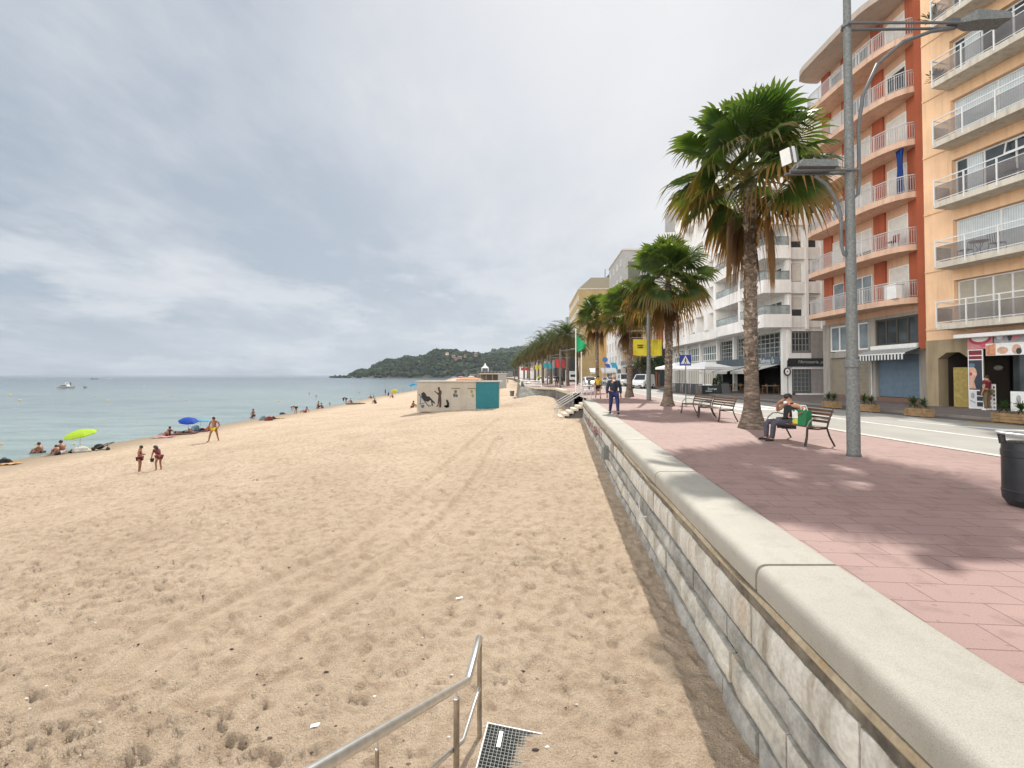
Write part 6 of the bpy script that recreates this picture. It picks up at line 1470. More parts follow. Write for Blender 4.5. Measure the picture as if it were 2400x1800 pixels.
    if top:
        kind, mat = top; lng = kind in ('jacket', 'long')
        keys = ['che', 'spi', 'pel', 'shl', 'shr'] + (['ell', 'elr', 'wrl', 'wrr'] if lng else [])
        ed = [('che', 'spi'), ('spi', 'pel'), ('che', 'shl'), ('che', 'shr')]; cut = {'neb': ('che', 'nec', .6, .075)}; ed.append(('che', 'neb'))
        if lng: ed += [('shl', 'ell'), ('ell', 'wrl'), ('shr', 'elr'), ('elr', 'wrr')]
        elif kind == 'tee': cut.update(sl=('shl', 'ell', .62, .062), sr=('shr', 'elr', .62, .062)); ed += [('shl', 'sl'), ('shr', 'sr')]
        gar('jacket' if kind == 'jacket' else ('swimsuit' if kind == 'swim' else 'shirt'), keys, ed, .026 if kind == 'jacket' else (.008 if kind == 'swim' else .016), mat, cut)
        if open_jacket:
            mb = MB(); c = J['che']; mb.ball((0, c.y+.125*s, (c.z+J['pel'].z)/2+.05*s), (.075*s, .035*s, .26*s), 10, 6); mb.build('open_shirt_front', open_jacket, t, smooth=True)
    if bottom:
        kind, mat = bottom
        if kind == 'trousers': gar('trousers', ['pel', 'hil', 'hir', 'knl', 'knr', 'anl', 'anr'], [('pel', 'hil'), ('pel', 'hir'), ('hil', 'knl'), ('hir', 'knr'), ('knl', 'anl'), ('knr', 'anr')], .020, mat)
        else:
            u = .55 if kind == 'shorts' else .22
            gar('shorts' if kind == 'shorts' else 'swimwear', ['pel', 'hil', 'hir'], [('pel', 'hil'), ('pel', 'hir'), ('hil', 'l'), ('hir', 'r')], .014, mat, {'l': ('hil', 'knl', u, (.098 if kind == 'shorts' else .086)*wide), 'r': ('hir', 'knr', u, (.098 if kind == 'shorts' else .086)*wide)})
    if shoes:
        for sd_ in 'lr': skin('shoe', {'a': J['an'+sd_]+Vector((0, -.03*s, -.04*s)), 't': J['to'+sd_]+Vector((0, .04*s, .012*s))}, [('a', 't')], {'a': .062*s, 't': .052*s}, shoes, t, 1)
    return t
navy = cloth('navy_cloth', (.014, .018, .035)); jean = cloth('blue_denim', (.018, .024, .10)); grey_c = cloth('charcoal_trousers', (.060, .058, .075)); blk = cloth('black_cloth', (.012, .012, .014)); yel = cloth('yellow_cloth', (.60, .42, .015)); mar = cloth('maroon_cloth', (.13, .012, .02)); khaki = cloth('khaki_cloth', (.14, .10, .05)); wht = cloth('white_cloth', (.7, .7, .7)); brn = cloth('brown_swim_cloth', (.15, .05, .03)); redc = cloth('red_swim_cloth', (.33, .03, .03)); blu = cloth('blue_swim_cloth', (.03, .08, .25)); hiv = cloth('hi_vis_cloth', (.45, .62, .03)); jk = cloth('dark_padded_jacket', (.022, .030, .042)); dshoe = cloth('dark_shoes', (.018, .014, .014)); pnk = cloth('pink_cloth', (.5, .22, .24)); wtr = cloth('white_trunks', (.5, .48, .5))
# promenade
person('person in black vest and grey trousers seated on the bench, hand to cheek', (6.98, 11.95, -.03), R(93), 'bench', 1.62, mt.skin2, ('vest', blk), ('trousers', grey_c), blk, None, False, True, wide=1.1, mask='chin', over=dict(har=(.07, .08, 1.10)))
person('person walking towards us in dark open jacket, blue jeans and cap along the coping', P(1439, 971.5), R(178), 'walk', 1.68, mt.skin2, ('jacket', jk), ('trousers', jean), dshoe, M('grey_hair', (.3, .29, .28), .7), False, True, cap=M('beige_cap', (.42, .34, .26), .8), mask='chin', wide=1.16, open_jacket=navy)
person('person walking away in a yellow shirt and black shorts', P(1402, 934), R(4), 'walk', 1.66, mt.skin2, ('tee', yel), ('shorts', blk), dshoe, None, False, True, wide=1.12)
person('taller one of two people in dark clothes walking by the date palm trunk', at_px(1313, 68), R(170), 'walk', 1.75, mt.skin, ('jacket', blk), ('shorts', blk), blk, None, wide=1.15); person('slimmer one of two people in dark clothes, left of the other', at_px(1304, 74), R(0), 'stand', 1.72, mt.skin, ('jacket', blk), ('trousers', blk), blk)
person('small distant person in a yellow-green jacket by the banners', at_px(1263, 104), R(170), 'walk', 1.7, mt.skin, ('jacket', hiv), ('trousers', blk), blk)
person('person in maroon shirt and white face mask standing at the salon door', Y.w(Y.S(2352), 1.0, 0), R(20), 'stand', 1.68, mt.skin2, ('tee', mar), ('trousers', khaki), wht, None, False, True, mask='face', wide=1.12)
t = thing('shopping_bag', 'green and white shopping bag on the bench beside the seated person', 'bag', (7.03, 11.40, .455), R(100))
mb = MB(); mb.add([(-.20, -.09, 0), (.20, -.09, 0), (.20, .09, 0), (-.20, .09, 0), (-.22, -.07, .36), (.22, -.07, .36), (.22, .07, .36), (-.22, .07, .36)], [(0, 3, 2, 1), (0, 1, 5, 4), (1, 2, 6, 5), (2, 3, 7, 6), (3, 0, 4, 7)]); mb.build('body', M('bag_green', (.01, .16, .055), .4), t)
def panel(poly, m_, y): mb = MB(); mb.add([(x, y-.02*z/.36*0, z) for x, z in poly], [tuple(range(len(poly)))]); mb.build('print', m_, t)
pw = M('bag_white', (.75, .75, .72), .4); pyel = M('bag_yellow', (.55, .55, .06), .4); pora = M('bag_orange', (.45, .13, .02), .4)
for sgn in (-1, 1):
    q = .093*sgn
    mb = MB(); mb.add([(.02, q, .16), (.20, q, .14), (.215, q, .35), (.15, q, .30), (.10, q, .36), (.03, q, .32)], [(0, 1, 2, 3, 4, 5)]); mb.build('white_print', pw, t)
    mb = MB(); mb.add([(.03, q, .02), (.20, q, .02), (.20, q, .10), (.10, q, .15), (.03, q, .15)], [(0, 1, 2, 3, 4)]); mb.build('yellow_print', pyel, t)
    mb = MB(); mb.add([(.12, q*1.02, .0), (.20, q*1.02, 0), (.20, q*1.02, .06)], [(0, 1, 2)]); mb.build('orange_print', pora, t)
mb = MB(); mb.tube([(-.1, -.075, .35), (-.08, -.03, .47), (.08, -.03, .47), (.1, -.075, .35)], .012, 5); mb.build('handle', pw, t)

# beach
man = G(501, 1037); person('person in yellow swim trunks standing with legs apart beside the blue parasols', man, R(190), 'apart', 1.78, mt.skin, None, ('swim', yel), None, None, False, True, wide=1.1)
k1 = G(327, 1108); person('small child standing on the open sand holding something, left one of the pair', k1, R(-65), 'holding', 1.22, mt.skin, ('swim', mar), ('swim', mar), None, None, False, wide=1.08)
k2 = G(370, 1104); person('small child leaning forward with long dark hair, right one of the pair', k2, R(75), 'stoop', 1.22, mt.skin, ('swim', mar), ('swim', mar), None, None, True, wide=1.08)
t = thing('toy_bucket', 'small dark bucket held by the leaning child with long hair', 'bucket', k2+Vector((-.28, .02, .40)), 0); mb = MB(); mb.lathe([(.06, 0), (.085, .15), (.075, .15), (.05, .01)], 12); mb.build('pail', mt.black, t); mb = MB(); mb.tube([(-.08, 0, .15), (0, 0, .26), (.08, 0, .15)], .006, 5); mb.build('handle', mt.black, t)
def bperson(label, px, py, rz, pose, h=1.7, bot=None, top=None, lh=False, sk=None, sink=0.0):
    g = G(px, py); g.z -= sink; return person(label, g, R(rz), pose, h, sk or mt.skin, top, ('swim', bot or blk), None, None, lh)
bperson('bather sitting waist-deep in the shallows left of the lime parasol', 98, 1062, 100, 'sit', 1.65, blk, sink=.12); bperson('bather with only the head and shoulders above the water at left', 85, 1062, 60, 'sit', 1.5, sink=.42)
bperson('adult in white trunks sitting on the sand with a child, left of the lime parasol', 147, 1065, 75, 'sit', 1.78, wtr); bperson('child sitting in front of the adult in white trunks', 134, 1067, 70, 'sit', 1.3, blk)
bperson('sunbather propped up on the sand left of the dark blue parasol', 393, 1022, 70, 'lean', 1.7, brn, ('swim', brn)); bperson('person lying on a dark towel under the dark blue parasol', 432, 1016, -80, 'lie', 1.75, blk); bperson('person lying on a towel under the pale blue parasol', 462, 1010, -80, 'lie', 1.7, blk)
bperson('person kneeling on the sand beside grey and red bags at the waterline', 594, 981, 80, 'kneel', 1.72, blk); bperson('standing person bending towards the water by the shoreline', 692, 971, 85, 'bend', 1.72, blk); bperson('reclining sunbather right of the bending person', 715, 967, 80, 'lean', 1.7, redc)
bperson('person kneeling upright with a raised arm near the shoreline', 747, 958, 90, 'kneel', 1.75, blk); bperson('person sitting hunched right of the kneeling one with raised arm', 756, 957, 90, 'sit', 1.7, redc)
bperson('person bent double at the shoreline left of the long dark log', 810, 946, 90, 'bend', 1.72, blk, ('long', blk)); bperson('small seated person behind the long dark log', 824, 944, 80, 'sit', 1.6, blk); bperson('seated sunbather above the black-clad crouching person', 870, 934, 70, 'sit', 1.7, blk); bperson('child kneeling beside the seated sunbather near the water', 875, 933, -60, 'kneel', 1.2, redc)
bperson('person in black crouching forward on the sand', 880, 946, 60, 'sit', 1.8, blk, ('long', blk)); bperson('dark figure standing left of the yellow parasol', 903, 928, 90, 'stand', 1.7, blk, ('long', blk)); bperson('dark figure sitting beside the yellow parasol', 911, 929, 90, 'kneel', 1.7, blk, ('long', blk)); bperson('person sitting in red just below the yellow parasol', 921, 932, 90, 'sit', 1.75, redc, ('swim', redc)); bperson('person sitting alone left of the painted beach hut', 966, 956, 250, 'sit', 1.7, blk)
for i, (px, py) in enumerate(((988, 893), (999, 893), (1003, 894), (1045, 890), (1057, 896), (1207, 897), (1190, 899))):
    bperson(('tiny distant bather far along the beach, left of the upright pair', 'left one of a tiny upright pair of distant bathers', 'right one of a tiny upright pair of distant bathers', 'tiny distant bather standing behind the beach hut roof', 'thin distant bather left of the orange canopy', 'distant person near the grey beach cabin', 'distant person standing by the pale cabin corner')[i], px, py, 40*i, 'stand', 1.7, blk if i % 2 else redc)

def beach_parasol(label, px, py_base, py_top, wpx, mat, tilt=(0, 0), seed=1):
    g = G(px, py_base); k = g.y/FPX; H = (py_base-py_top)*k; r = wpx*k/2
    t = thing('beach_parasol', label, 'parasol', g, seed)
    Mx = Matrix.Translation((0, 0, H*.80)) @ Matrix.Rotation(R(tilt[0]), 4, 'X') @ Matrix.Rotation(R(tilt[1]), 4, 'Y')
    mb = MB(); mb.tube([(0, 0, -.3), (0, 0, H*.80), tuple(Mx @ Vector((0, 0, H*.2)))], .02, 6); mb.build('pole', mt.rail, t)
    mb = MB(); n = 8; h = H*.22; vs = [(0, 0, h)]; fs = []
    for ring, (q, z) in enumerate(((.45, h*.80), (.8, h*.42), (1, 0), (1.0, -h*.22))):
        for i in range(n): a = 6.2832*i/n; vs.append((q*r*math.cos(a), q*r*math.sin(a), z))
    for i in range(n): fs.append((0, 1+i, 1+(i+1) % n))
    for rg in range(3):
        for i in range(n): a = 1+rg*n; fs.append((a+i, a+n+i, a+n+(i+1) % n, a+(i+1) % n))
    mb.add([tuple(Mx @ Vector(v)) for v in vs], fs); mb.build('canopy', mat, t)
    mb = MB()
    for i in range(n): a = 6.2832*i/n; mb.tube([tuple(Mx @ Vector((0, 0, h*.5))), tuple(Mx @ Vector((r*math.cos(a), r*math.sin(a), -.02)))], .008, 4)
    mb.build('ribs', mt.rail, t)
def para_mat(name, c):
    m, nt, b = _mat(name); b.inputs['Base Color'].default_value = rgba(c); b.inputs['Roughness'].default_value = .7
    tr = N(nt, 'ShaderNodeBsdfTranslucent'); tr.inputs[0].default_value = rgba(c); mx = N(nt, 'ShaderNodeMixShader'); mx.inputs[0].default_value = .5
    nt.links.new(b.outputs[0], mx.inputs[1]); nt.links.new(tr.outputs[0], mx.inputs[2]); nt.links.new(mx.outputs[0], nt.nodes['Material Output'].inputs[0]); return m
beach_parasol('lime green beach parasol tilted towards the sea', 187, 1056, 1009, 62, para_mat('lime_cloth', (.50, .72, .05)), (4, -14))
beach_parasol('dark blue beach parasol overlapping the pale blue one', 441, 1014, 980, 40, para_mat('deep_blue_cloth', (.015, .09, .55)), (4, -16), 2); beach_parasol('pale blue beach parasol right of the dark blue one', 470, 1010, 982, 42, para_mat('pale_blue_cloth', (.18, .50, .72)), (3, 3), 3)
beach_parasol('turquoise beach parasol beside the left end of the painted hut', 968, 917, 898, 19, para_mat('turquoise_cloth', (.02, .36, .62)), (5, 18), 4); beach_parasol('tipped yellow beach parasol near the shoreline', 924, 932, 913, 17, para_mat('yellow_cloth2', (.55, .50, .05)), (0, 26), 5)
for i, (px, py, c) in enumerate(((1064, 889, (.25, .35, .62)), (1080, 888, (.55, .30, .40)), (1104, 887, (.7, .72, .74)), (1140, 888, (.72, .74, .76)))):
    beach_parasol(('blue far beach parasol above the left end of the orange canopy', 'pinkish far beach parasol above the orange canopy', 'white far beach parasol above the right end of the orange canopy', 'white far beach parasol in front of the beach bar')[i], px, py+3, py-6, 16, para_mat('far_cloth%d' % i, c), (0, 0), i)
def lump(name, label, cat, px, py, sx, sy, sz, mat, seed, rz=0):
    g = G(px, py); t = thing(name, label, cat, g, rz); rs = random.Random(seed); bm = bmesh.new(); bmesh.ops.create_icosphere(bm, subdivisions=3, radius=1)
    for v in bm.verts:
        n_ = 1+.22*math.sin(v.co.x*4+seed)*math.cos(v.co.y*5+seed*2)+.1*math.sin(v.co.z*9); v.co = Vector((v.co.x*sx*n_, v.co.y*sy*n_, max(-.15, v.co.z)*sz*n_+sz*.12))
    mb = MB(); mb.bm(bm); mb.build('body', mat, t, smooth=True)
    m2 = MB(); m2.tube([(-sx*.5, 0, sz*.8), (-sx*.2, 0, sz*1.35), (sx*.2, 0, sz*1.35), (sx*.5, 0, sz*.8)], .018, 5); m2.build('handle', mat, t)
def towel(label, px, py, w, l, mat, rz=0):
    g = G(px, py); t = thing('beach_towel', label, 'towel', g+Vector((0, 0, .03)), rz); mb = MB(); vs = []; fs = []
    for i in range(9):
        for j in range(5): x = -l/2+l*i/8; y = -w/2+w*j/4; c_, s_ = math.cos(rz), math.sin(rz); vs.append((x, y, gz(g.x+x*c_-y*s_, g.y+x*s_+y*c_)-g.z+.02+.02*math.sin(i*1.7+j)))
    for i in range(8):
        for j in range(4): fs.append((i*5+j, (i+1)*5+j, (i+1)*5+j+1, i*5+j+1))
    mb.add(vs, fs); mb.add([(x, y, z+.018) for x, y, z in vs], fs); mb.build('cloth', mat, t)
drk = cloth('dark_maroon_towel', (.06, .012, .014)); gyb = cloth('grey_blue_bag', (.16, .21, .26)); whb = cloth('off_white_bag', (.5, .47, .42)); org = cloth('orange_towel', (.5, .26, .08))
lump('dark_bag', 'dark bag at the left edge of the sand by the water', 'bag', 10, 1088, .32, .3, .26, blk, 1); towel('orange towel at the left edge beside the dark bag', 24, 1089, .5, .9, org)
lump('cool_bag', 'off-white beach bag standing below the lime parasol', 'bag', 190, 1060, .62, .35, .28, whb, 2); lump('dark_bag', 'small dark bag right of the couple on the sand', 'bag', 170, 1061, .2, .18, .16, blk, 3)
towel('long dark maroon towel under the dark blue parasol', 425, 1018.5, 1.0, 2.2, drk, .15); towel('dark maroon towel under the pale blue parasol', 458, 1013, 1.0, 2.2, drk, .15)
lump('cool_bag', 'grey blue cool bag between the two blue parasols', 'bag', 459, 1010, .42, .3, .36, gyb, 4); lump('red_bag', 'red beach bag next to the person in yellow trunks', 'bag', 490, 1010, .30, .25, .30, cloth('red_bag_cloth', (.42, .04, .04)), 5); lump('dark_bag', 'dark bag in front of the pale blue parasol pole', 'bag', 474, 1011, .25, .2, .2, blk, 6)
lump('pale_bag', 'pale grey beach bag right of the kneeling person', 'bag', 617, 985, .45, .3, .36, gyb, 7); lump('red_bag', 'dark red beach bag beside the pale grey bag', 'bag', 630, 986, .42, .3, .36, cloth('wine_bag_cloth', (.20, .03, .02)), 8); lump('dark_bag', 'small dark bag right of the dark red beach bag', 'bag', 641, 983, .28, .25, .24, blk, 9); towel('yellowish towel beside the dark red beach bag', 652, 981, .7, 1.5, org); lump('dark_bag', 'dark bag lying right at the waterline', 'bag', 662, 971, .38, .25, .18, blk, 10)
towel('pink towel beside the reclining sunbather', 383, 1026, .8, 1.5, pnk)
g = G(833, 948); t = thing('driftwood_log', 'long dark log lying on the sand near the shoreline', 'log', g, .25); mb = MB(); mb.tube([(-1.5, 0, .1), (-.6, .05, .12), (.4, -.04, .13), (1.6, .03, .12)], [.11, .13, .12, .08], 8); mb.build('trunk', mt.wood, t); mb = MB(); mb.tube([(.5, 0, .15), (.75, .1, .32)], .04, 5); mb.build('stub', mt.wood, t)
g = G(240, 1056); k = g.y/FPX; t = thing('folding_lounger', 'low folded metal beach lounger right of the lime parasol', 'lounger', g, 0)
mb = MB(); mb.tube([(-18*k, 0, .10), (14*k, -.1, 17*k*1.0), (14*k, .45, 17*k), (-18*k, .5, .10)], .03, 5); mb.tube([(14*k, -.1, 17*k), (17*k, -.1, .05)], .025, 5); mb.tube([(-12*k, 0, .07), (17*k, -.1, .07)], .025, 5); mb.build('frame', mt.dgrey, t)
for x in (-18, 16): mb = MB(); mb.lathe([(.02, -.04), (.11, -.04), (.11, .04), (.02, .04)], 12, Matrix.Translation((x*k, -.1, .11)) @ Matrix.Rotation(R(90), 4, 'X')); mb.build('wheel', tyre, t)
mb = MB(); mb.ball((-14*k, .2, .22), (.30, .22, .18), 10, 6); mb.build('folded_fabric', blk, t)
# the painted beach hut
hk = G(1075, 962); yk = hk.y; kx = yk/FPX; xa, xb = (978-PPX)*kx, (1169.5-PPX)*kx; z0 = hk.z-.12; zt_ = D(1075, 895, yk).z
hut = thing('beach_hut', 'low beige beach hut with black painted figures and one teal end panel', 'beach hut', ((xa+xb)/2, yk, z0), 0); hw = (xb-xa)/2; hh = zt_-z0
mb = MB(); mb.box((-hw, 0, 0), (hw, 2.5, hh)); mb.build('wall', M('hut_beige', (.43, .385, .32), .8, var=.12, vscale=.9), hut); mb = MB(); mb.box((-hw-.12, -.12, hh), (hw+.28, 2.65, hh+.09)); mb.build('roof', M('hut_roof', (.50, .46, .40), .8), hut)
def hx(px): return (px-978)/(1169.5-978)*2*hw-hw
def hzv(py): return hh*(962-py)/67.0
mb = MB(); mb.box((hx(1115.5), -.03, .03), (hw+.0, -.002, hh-.03)); mb.build('teal_panel', M('teal_paint', (.008, .155, .185), .6, var=.1, vscale=2), hut)
for a, b in ((1058, 1078), (1096, 1115)):
    mb = MB(); mb.box((hx(a), -.014, .05), (hx(b), -.002, hzv(911))); d_ = mb.build('door', M('hut_door', (.455, .41, .345), .75, var=.1), hut); m2 = MB(); m2.box((hx(a), -.05, hzv(911)), (hx(b), -.004, hzv(909))); m2.build('door_hood', M('hood_ochre', (.22, .17, .08), .8), d_)
    m2 = MB(); m2.ball((hx((a+b)/2), -.018, hzv(917)), (.14, .006, .16), 8, 6); m2.ball((hx((a+b)/2)-.12, -.018, hzv(925)), (.13, .006, .2), 8, 6) if a < 1070 else None; m2.ball((hx((a+b)/2)+.1, -.018, hzv(926)), (.12, .006, .16), 8, 6); m2.build('pictogram', mt.dgrey if a < 1070 else M('olive_print', (.25, .26, .12), .7), d_)
ink = M('mural_black', (.018, .016, .015), .75); inkb = M('mural_brown', (.055, .03, .022), .75); inkg = M('mural_grey', (.09, .12, .13), .75)
def zp(pts, name, mat):           # pixels of the [960,860]-[1200,980] enlargement
    mb = MB(); poly = [(hx(960+x*.1085), hzv(860+y*.1085)) for x, y in pts]; n = len(poly); mb.add([(x, -.012, z) for x, z in poly]+[(x, -.003, z) for x, z in poly], [tuple(range(n))]+[(i, n+i, n+(i+1) % n, (i+1) % n) for i in range(n)]); mb.build(name, mat, hut)
zp([(250, 570), (300, 530), (340, 555), (375, 620), (430, 625), (470, 670), (560, 765), (535, 775), (450, 700), (400, 735), (330, 720), (270, 650)], 'painted_lounging_figure', ink); zp([(460, 700), (490, 720), (510, 825), (490, 825)], 'painted_leg', ink)
zp([(195, 580), (215, 572), (430, 825), (405, 835)], 'painted_deckchair', inkg); zp([(235, 640), (250, 640), (240, 790), (225, 790)], 'painted_deckchair_leg', inkg); zp([(215, 780), (330, 750), (335, 762), (215, 795)], 'painted_deckchair_rail', inkg); zp([(405, 825), (490, 790), (495, 803), (410, 838)], 'painted_deckchair_foot', inkg)
zp([(610, 440), (632, 424), (655, 440), (652, 475), (690, 510), (695, 560), (680, 600), (690, 720), (685, 850), (640, 852), (645, 720), (620, 830), (575, 838), (605, 800), (625, 600), (580, 560), (530, 515), (545, 505), (620, 555), (632, 520), (612, 475)], 'painted_standing_figure', inkb)
zp([(790, 700), (812, 685), (830, 705), (860, 770), (855, 845), (800, 862), (750, 840), (760, 815), (810, 805)], 'painted_sitting_figure', ink); zp([(750, 810), (820, 800), (850, 835), (800, 862), (748, 842)], 'painted_seat_cloth', inkg)
zp([(245, 815), (275, 795), (320, 800), (325, 835), (290, 870), (255, 850)], 'painted_bag', inkg)
hk2 = at_px(1098, 66); zb2 = gz(hk2.x, 66); t = thing('canopy_hut', 'low hut with an orange hipped canopy showing above the painted hut', 'beach hut', (hk2.x, 66, zb2-.1), 0)
za = D(1098, 894.5, 66).z-zb2+.1; zb3 = D(1098, 889.5, 66).z-zb2+.1; zc3 = D(1098, 884.5, 66).z-zb2+.1; w2 = 32*66/FPX
mb = MB(); mb.box((-w2*.92, 0, 0), (w2*.7, 3.0, zb3)); mb.build('wall', M('canopy_hut_wall', (.62, .42, .25), .8), t); mb = MB(); mb.add([(-w2, -.4, zb3), (w2, -.4, zb3), (w2, 3.4, zb3), (-w2, 3.4, zb3), (-w2*.35, 1.5, zc3), (w2*.35, 1.5, zc3)], [(0, 1, 5, 4), (1, 2, 5), (2, 3, 4, 5), (3, 0, 4), (0, 3, 2, 1)]); mb.build('canopy', M('canopy_orange', (.45, .17, .05), .75, var=.15), t)
cb = at_px(1177, 110); zb4 = gz(cb.x, 110); t = thing('beach_cabin', 'pale grey cabin at the end of the beach bar', 'cabin', (cb.x, 110, zb4-.1), 0)
mb = MB(); mb.box((-1.0, 0, 0), (1.0, 2.5, D(1177, 875, 110).z-zb4)); mb.build('wall', M('cabin_grey', (.36, .36, .33), .8), t); mb = MB(); mb.box((-1.2, -.2, D(1177, 875, 110).z-zb4), (1.2, 2.7, D(1177, 873.5, 110).z-zb4)); mb.build('roof', mt.cream, t)
pb = at_px(1146, 118); zb5 = gz(pb.x, 118); t = thing('beach_bar', 'open beach bar with flat pale roof on posts beside the grey cabin', 'beach bar', (pb.x, 118, zb5-.1), 0); hb_ = D(1146, 876, 118).z-zb5
mb = MB(); mb.box((-2.4, -.3, hb_), (2.6, 3.2, hb_+.18)); mb.build('roof', mt.cream, t)
for x in (-2.2, -.7, .9, 2.4): mb = MB(); mb.box((x-.07, 0, 0), (x+.07, .14, hb_)); mb.build('post', mt.tanstone, t)
mb = MB(); mb.box((-1.6, .4, .1), (1.8, .9, 1.2)); mb.build('counter', mt.dgrey, t); mb = MB(); mb.box((-2.3, 3.0, .0), (2.5, 3.1, hb_)); mb.build('back_wall', M('bar_shade', (.12, .11, .10), .9), t)
g = G(1200, 930); k = g.y/FPX; t = thing('beach_litter_bin', 'grey cylindrical litter bin on the sand left of the terrace', 'litter bin', g, 0); mb = MB(); mb.lathe([(.24, 0), (.30, .72), (.32, .74), (.32, .80), (.27, .80), (.26, .7)], 16); mb.build('drum', mt.grey, t, smooth=True); mb = MB(); mb.lathe([(.27, .78), (.01, .76)], 16); mb.build('liner', mt.black, t)
# on the water
def W3(px, py): d = ray(px, py); k = (SEA-CAMZ)/d.z; return Vector((d.x*k, d.y*k, SEA))
def hull(mb, L, B, H, dr=.25):
    n = 9; vs = []; fs = []
    for i in range(n+1):
        u = i/n; w_ = B/2*(1-max(0, (u-.45)/.55)**2.2)*(.92 if u < .1 else 1); sh_ = H*(1+.35*u*u); x = -L/2+L*u
        vs += [(x, -w_, sh_), (x, -w_*.75, -dr), (x, w_*.75, -dr), (x, w_, sh_)]
    for i in range(n):
        for j in range(3): fs.append((i*4+j, i*4+j+1, (i+1)*4+j+1, (i+1)*4+j))
        fs.append((i*4+3, i*4, (i+1)*4, (i+1)*4+3))
    fs.append((3, 2, 1, 0)); mb.add(vs, fs)
bo = W3(150, 910.2); k = bo.y/FPX; Lb = 42*k; t = thing('motor_yacht', 'white motor yacht with raked cabin anchored on the left', 'boat', bo, R(180))
mb = MB(); hull(mb, Lb, Lb*.28, Lb*.10); mb.build('hull', M('yacht_hull', (.27, .29, .30), .3, coat=.4), t)
mb = MB(); mb.prism([(-Lb*.28, Lb*.105), (Lb*.22, Lb*.115), (Lb*.10, Lb*.17), (-.0, Lb*.21), (-Lb*.22, Lb*.21)], -Lb*.10, Lb*.10, Matrix.Rotation(R(90), 4, 'X')); mb.build('cabin', M('yacht_cabin', (.42, .43, .42), .4), t)
mb = MB(); mb.prism([(-Lb*.2, Lb*.145), (Lb*.13, Lb*.14), (Lb*.08, Lb*.175), (-Lb*.2, Lb*.185)], -Lb*.104, Lb*.104, Matrix.Rotation(R(90), 4, 'X')); mb.build('cabin_window', mt.black, t)
mb = MB(); mb.tube([(-Lb*.2, -Lb*.09, Lb*.2), (-Lb*.13, -Lb*.08, Lb*.31), (-Lb*.13, Lb*.08, Lb*.31), (-Lb*.2, Lb*.09, Lb*.2)], Lb*.012, 6); mb.build('radar_arch', mt.white, t)
person('person standing at the stern of the white motor yacht', bo+Vector((Lb*.36, 0, Lb*.105)), R(180), 'stand', 1.75, mt.skin, None, ('swim', blk))
j = W3(197, 910); k = j.y/FPX; Lj = 13*k; t = thing('dinghy', 'small open boat right of the motor yacht', 'boat', j, R(175)); mb = MB(); hull(mb, Lj, Lj*.34, Lj*.09); mb.build('hull', mt.rail, t); mb = MB(); mb.bbox((-Lj*.45, -.25, Lj*.1), (-Lj*.32, .25, Lj*.26), .05); mb.build('outboard_motor', mt.black, t)
person('person sitting in the small open boat', j+Vector((Lj*.1, 0, Lj*.02)), R(90), 'sit', 1.75, mt.skin, ('long', navy), ('swim', blk))
j = W3(222, 888.6); k = j.y/FPX; Lj = 17*k; t = thing('fishing_boat', 'long dark boat far out near the horizon', 'boat', j, R(4)); mb = MB(); hull(mb, Lj, Lj*.2, Lj*.06, .6); mb.build('hull', mt.dgrey, t); mb = MB(); mb.bbox((-Lj*.42, -Lj*.06, Lj*.06), (-Lj*.30, Lj*.06, Lj*.14), .2); mb.build('wheelhouse', mt.grey, t)
j = W3(256, 888.2); k = j.y/FPX; Lj = 9*k; t = thing('sailing_dinghy', 'faint tiny pale boat near the horizon right of the dark boat', 'boat', j, 0); mb = MB(); hull(mb, Lj, Lj*.25, Lj*.08, .4); mb.build('hull', mt.rail, t); mb = MB(); mb.bbox((-Lj*.1, -1, Lj*.08), (Lj*.1, 1, Lj*.16), .2); mb.build('cabin', mt.white, t)
bm_ = M('buoy_yellow', (.58, .42, .08), .5, var=.15)
def buoy(label, px, py, wpx, first=[None]):
    o = W3(px, py); r = wpx*o.y/FPX/2
    t = thing('buoy', label, 'buoy', o, 0, 'yellow swimming-zone buoys'); t.scale = (r, r, r); lst = first[0]
    if lst is None:
        mb = MB(); mb.ball((0, 0, .15), (1, 1, .85), 12, 8); b_ = mb.build('float', bm_, t, smooth=True); mb = MB(); mb.lathe([(1.01, -.05), (1.03, .0), (1.01, .06)], 12); c_ = mb.build('band', mt.dgrey, t); first[0] = (b_, c_)
    else:
        for q in lst: c_ = q.copy(); COL.objects.link(c_); c_.parent = t
for lab, px, py, w_ in (('yellow buoy at the left edge close to shore', 3, 1041, 7), ('yellow buoy near shore above the seated bather', 86, 1041, 7.5), ('yellow buoy just right of the seated couple, under the lime parasol', 174, 1041, 6.5), ('leftmost yellow buoy out at sea below the yacht', 23, 926, 5), ('yellow buoy below and left of the motor yacht', 47, 938.5, 6), ('yellow buoy right of the dinghy, far out', 225, 928, 3.5), ('yellow buoy midway between dinghy and headland, lower one', 252, 939, 4), ('yellow far buoy left of the headland, upper one', 337, 905.5, 3.2), ('pale yellow buoy in mid sea left of the headland', 400, 927, 4), ('pinkish yellow buoy in mid sea left of the headland, lower one', 438, 937, 4), ('yellow buoy offshore of the kneeling person', 654, 940, 4), ('small buoy offshore below the tip of the headland', 613, 948, 3)): buoy(lab, px, py, w_)
for i, (px, py) in enumerate(((725, 923), (741, 929.5), (773, 948), (842, 922), (943, 914))):
    o = W3(px, py); person(('swimmer head offshore of the bending person, left one', 'swimmer head offshore of the kneeling pair', 'swimmer head close to shore right of the hunched person', 'swimmer head offshore of the yellow parasol', 'swimmer head off the turquoise parasol')[i], o+Vector((0, 0, -1.35)), R(40*i), 'stand', 1.7, mt.skin, None, ('swim', blk))
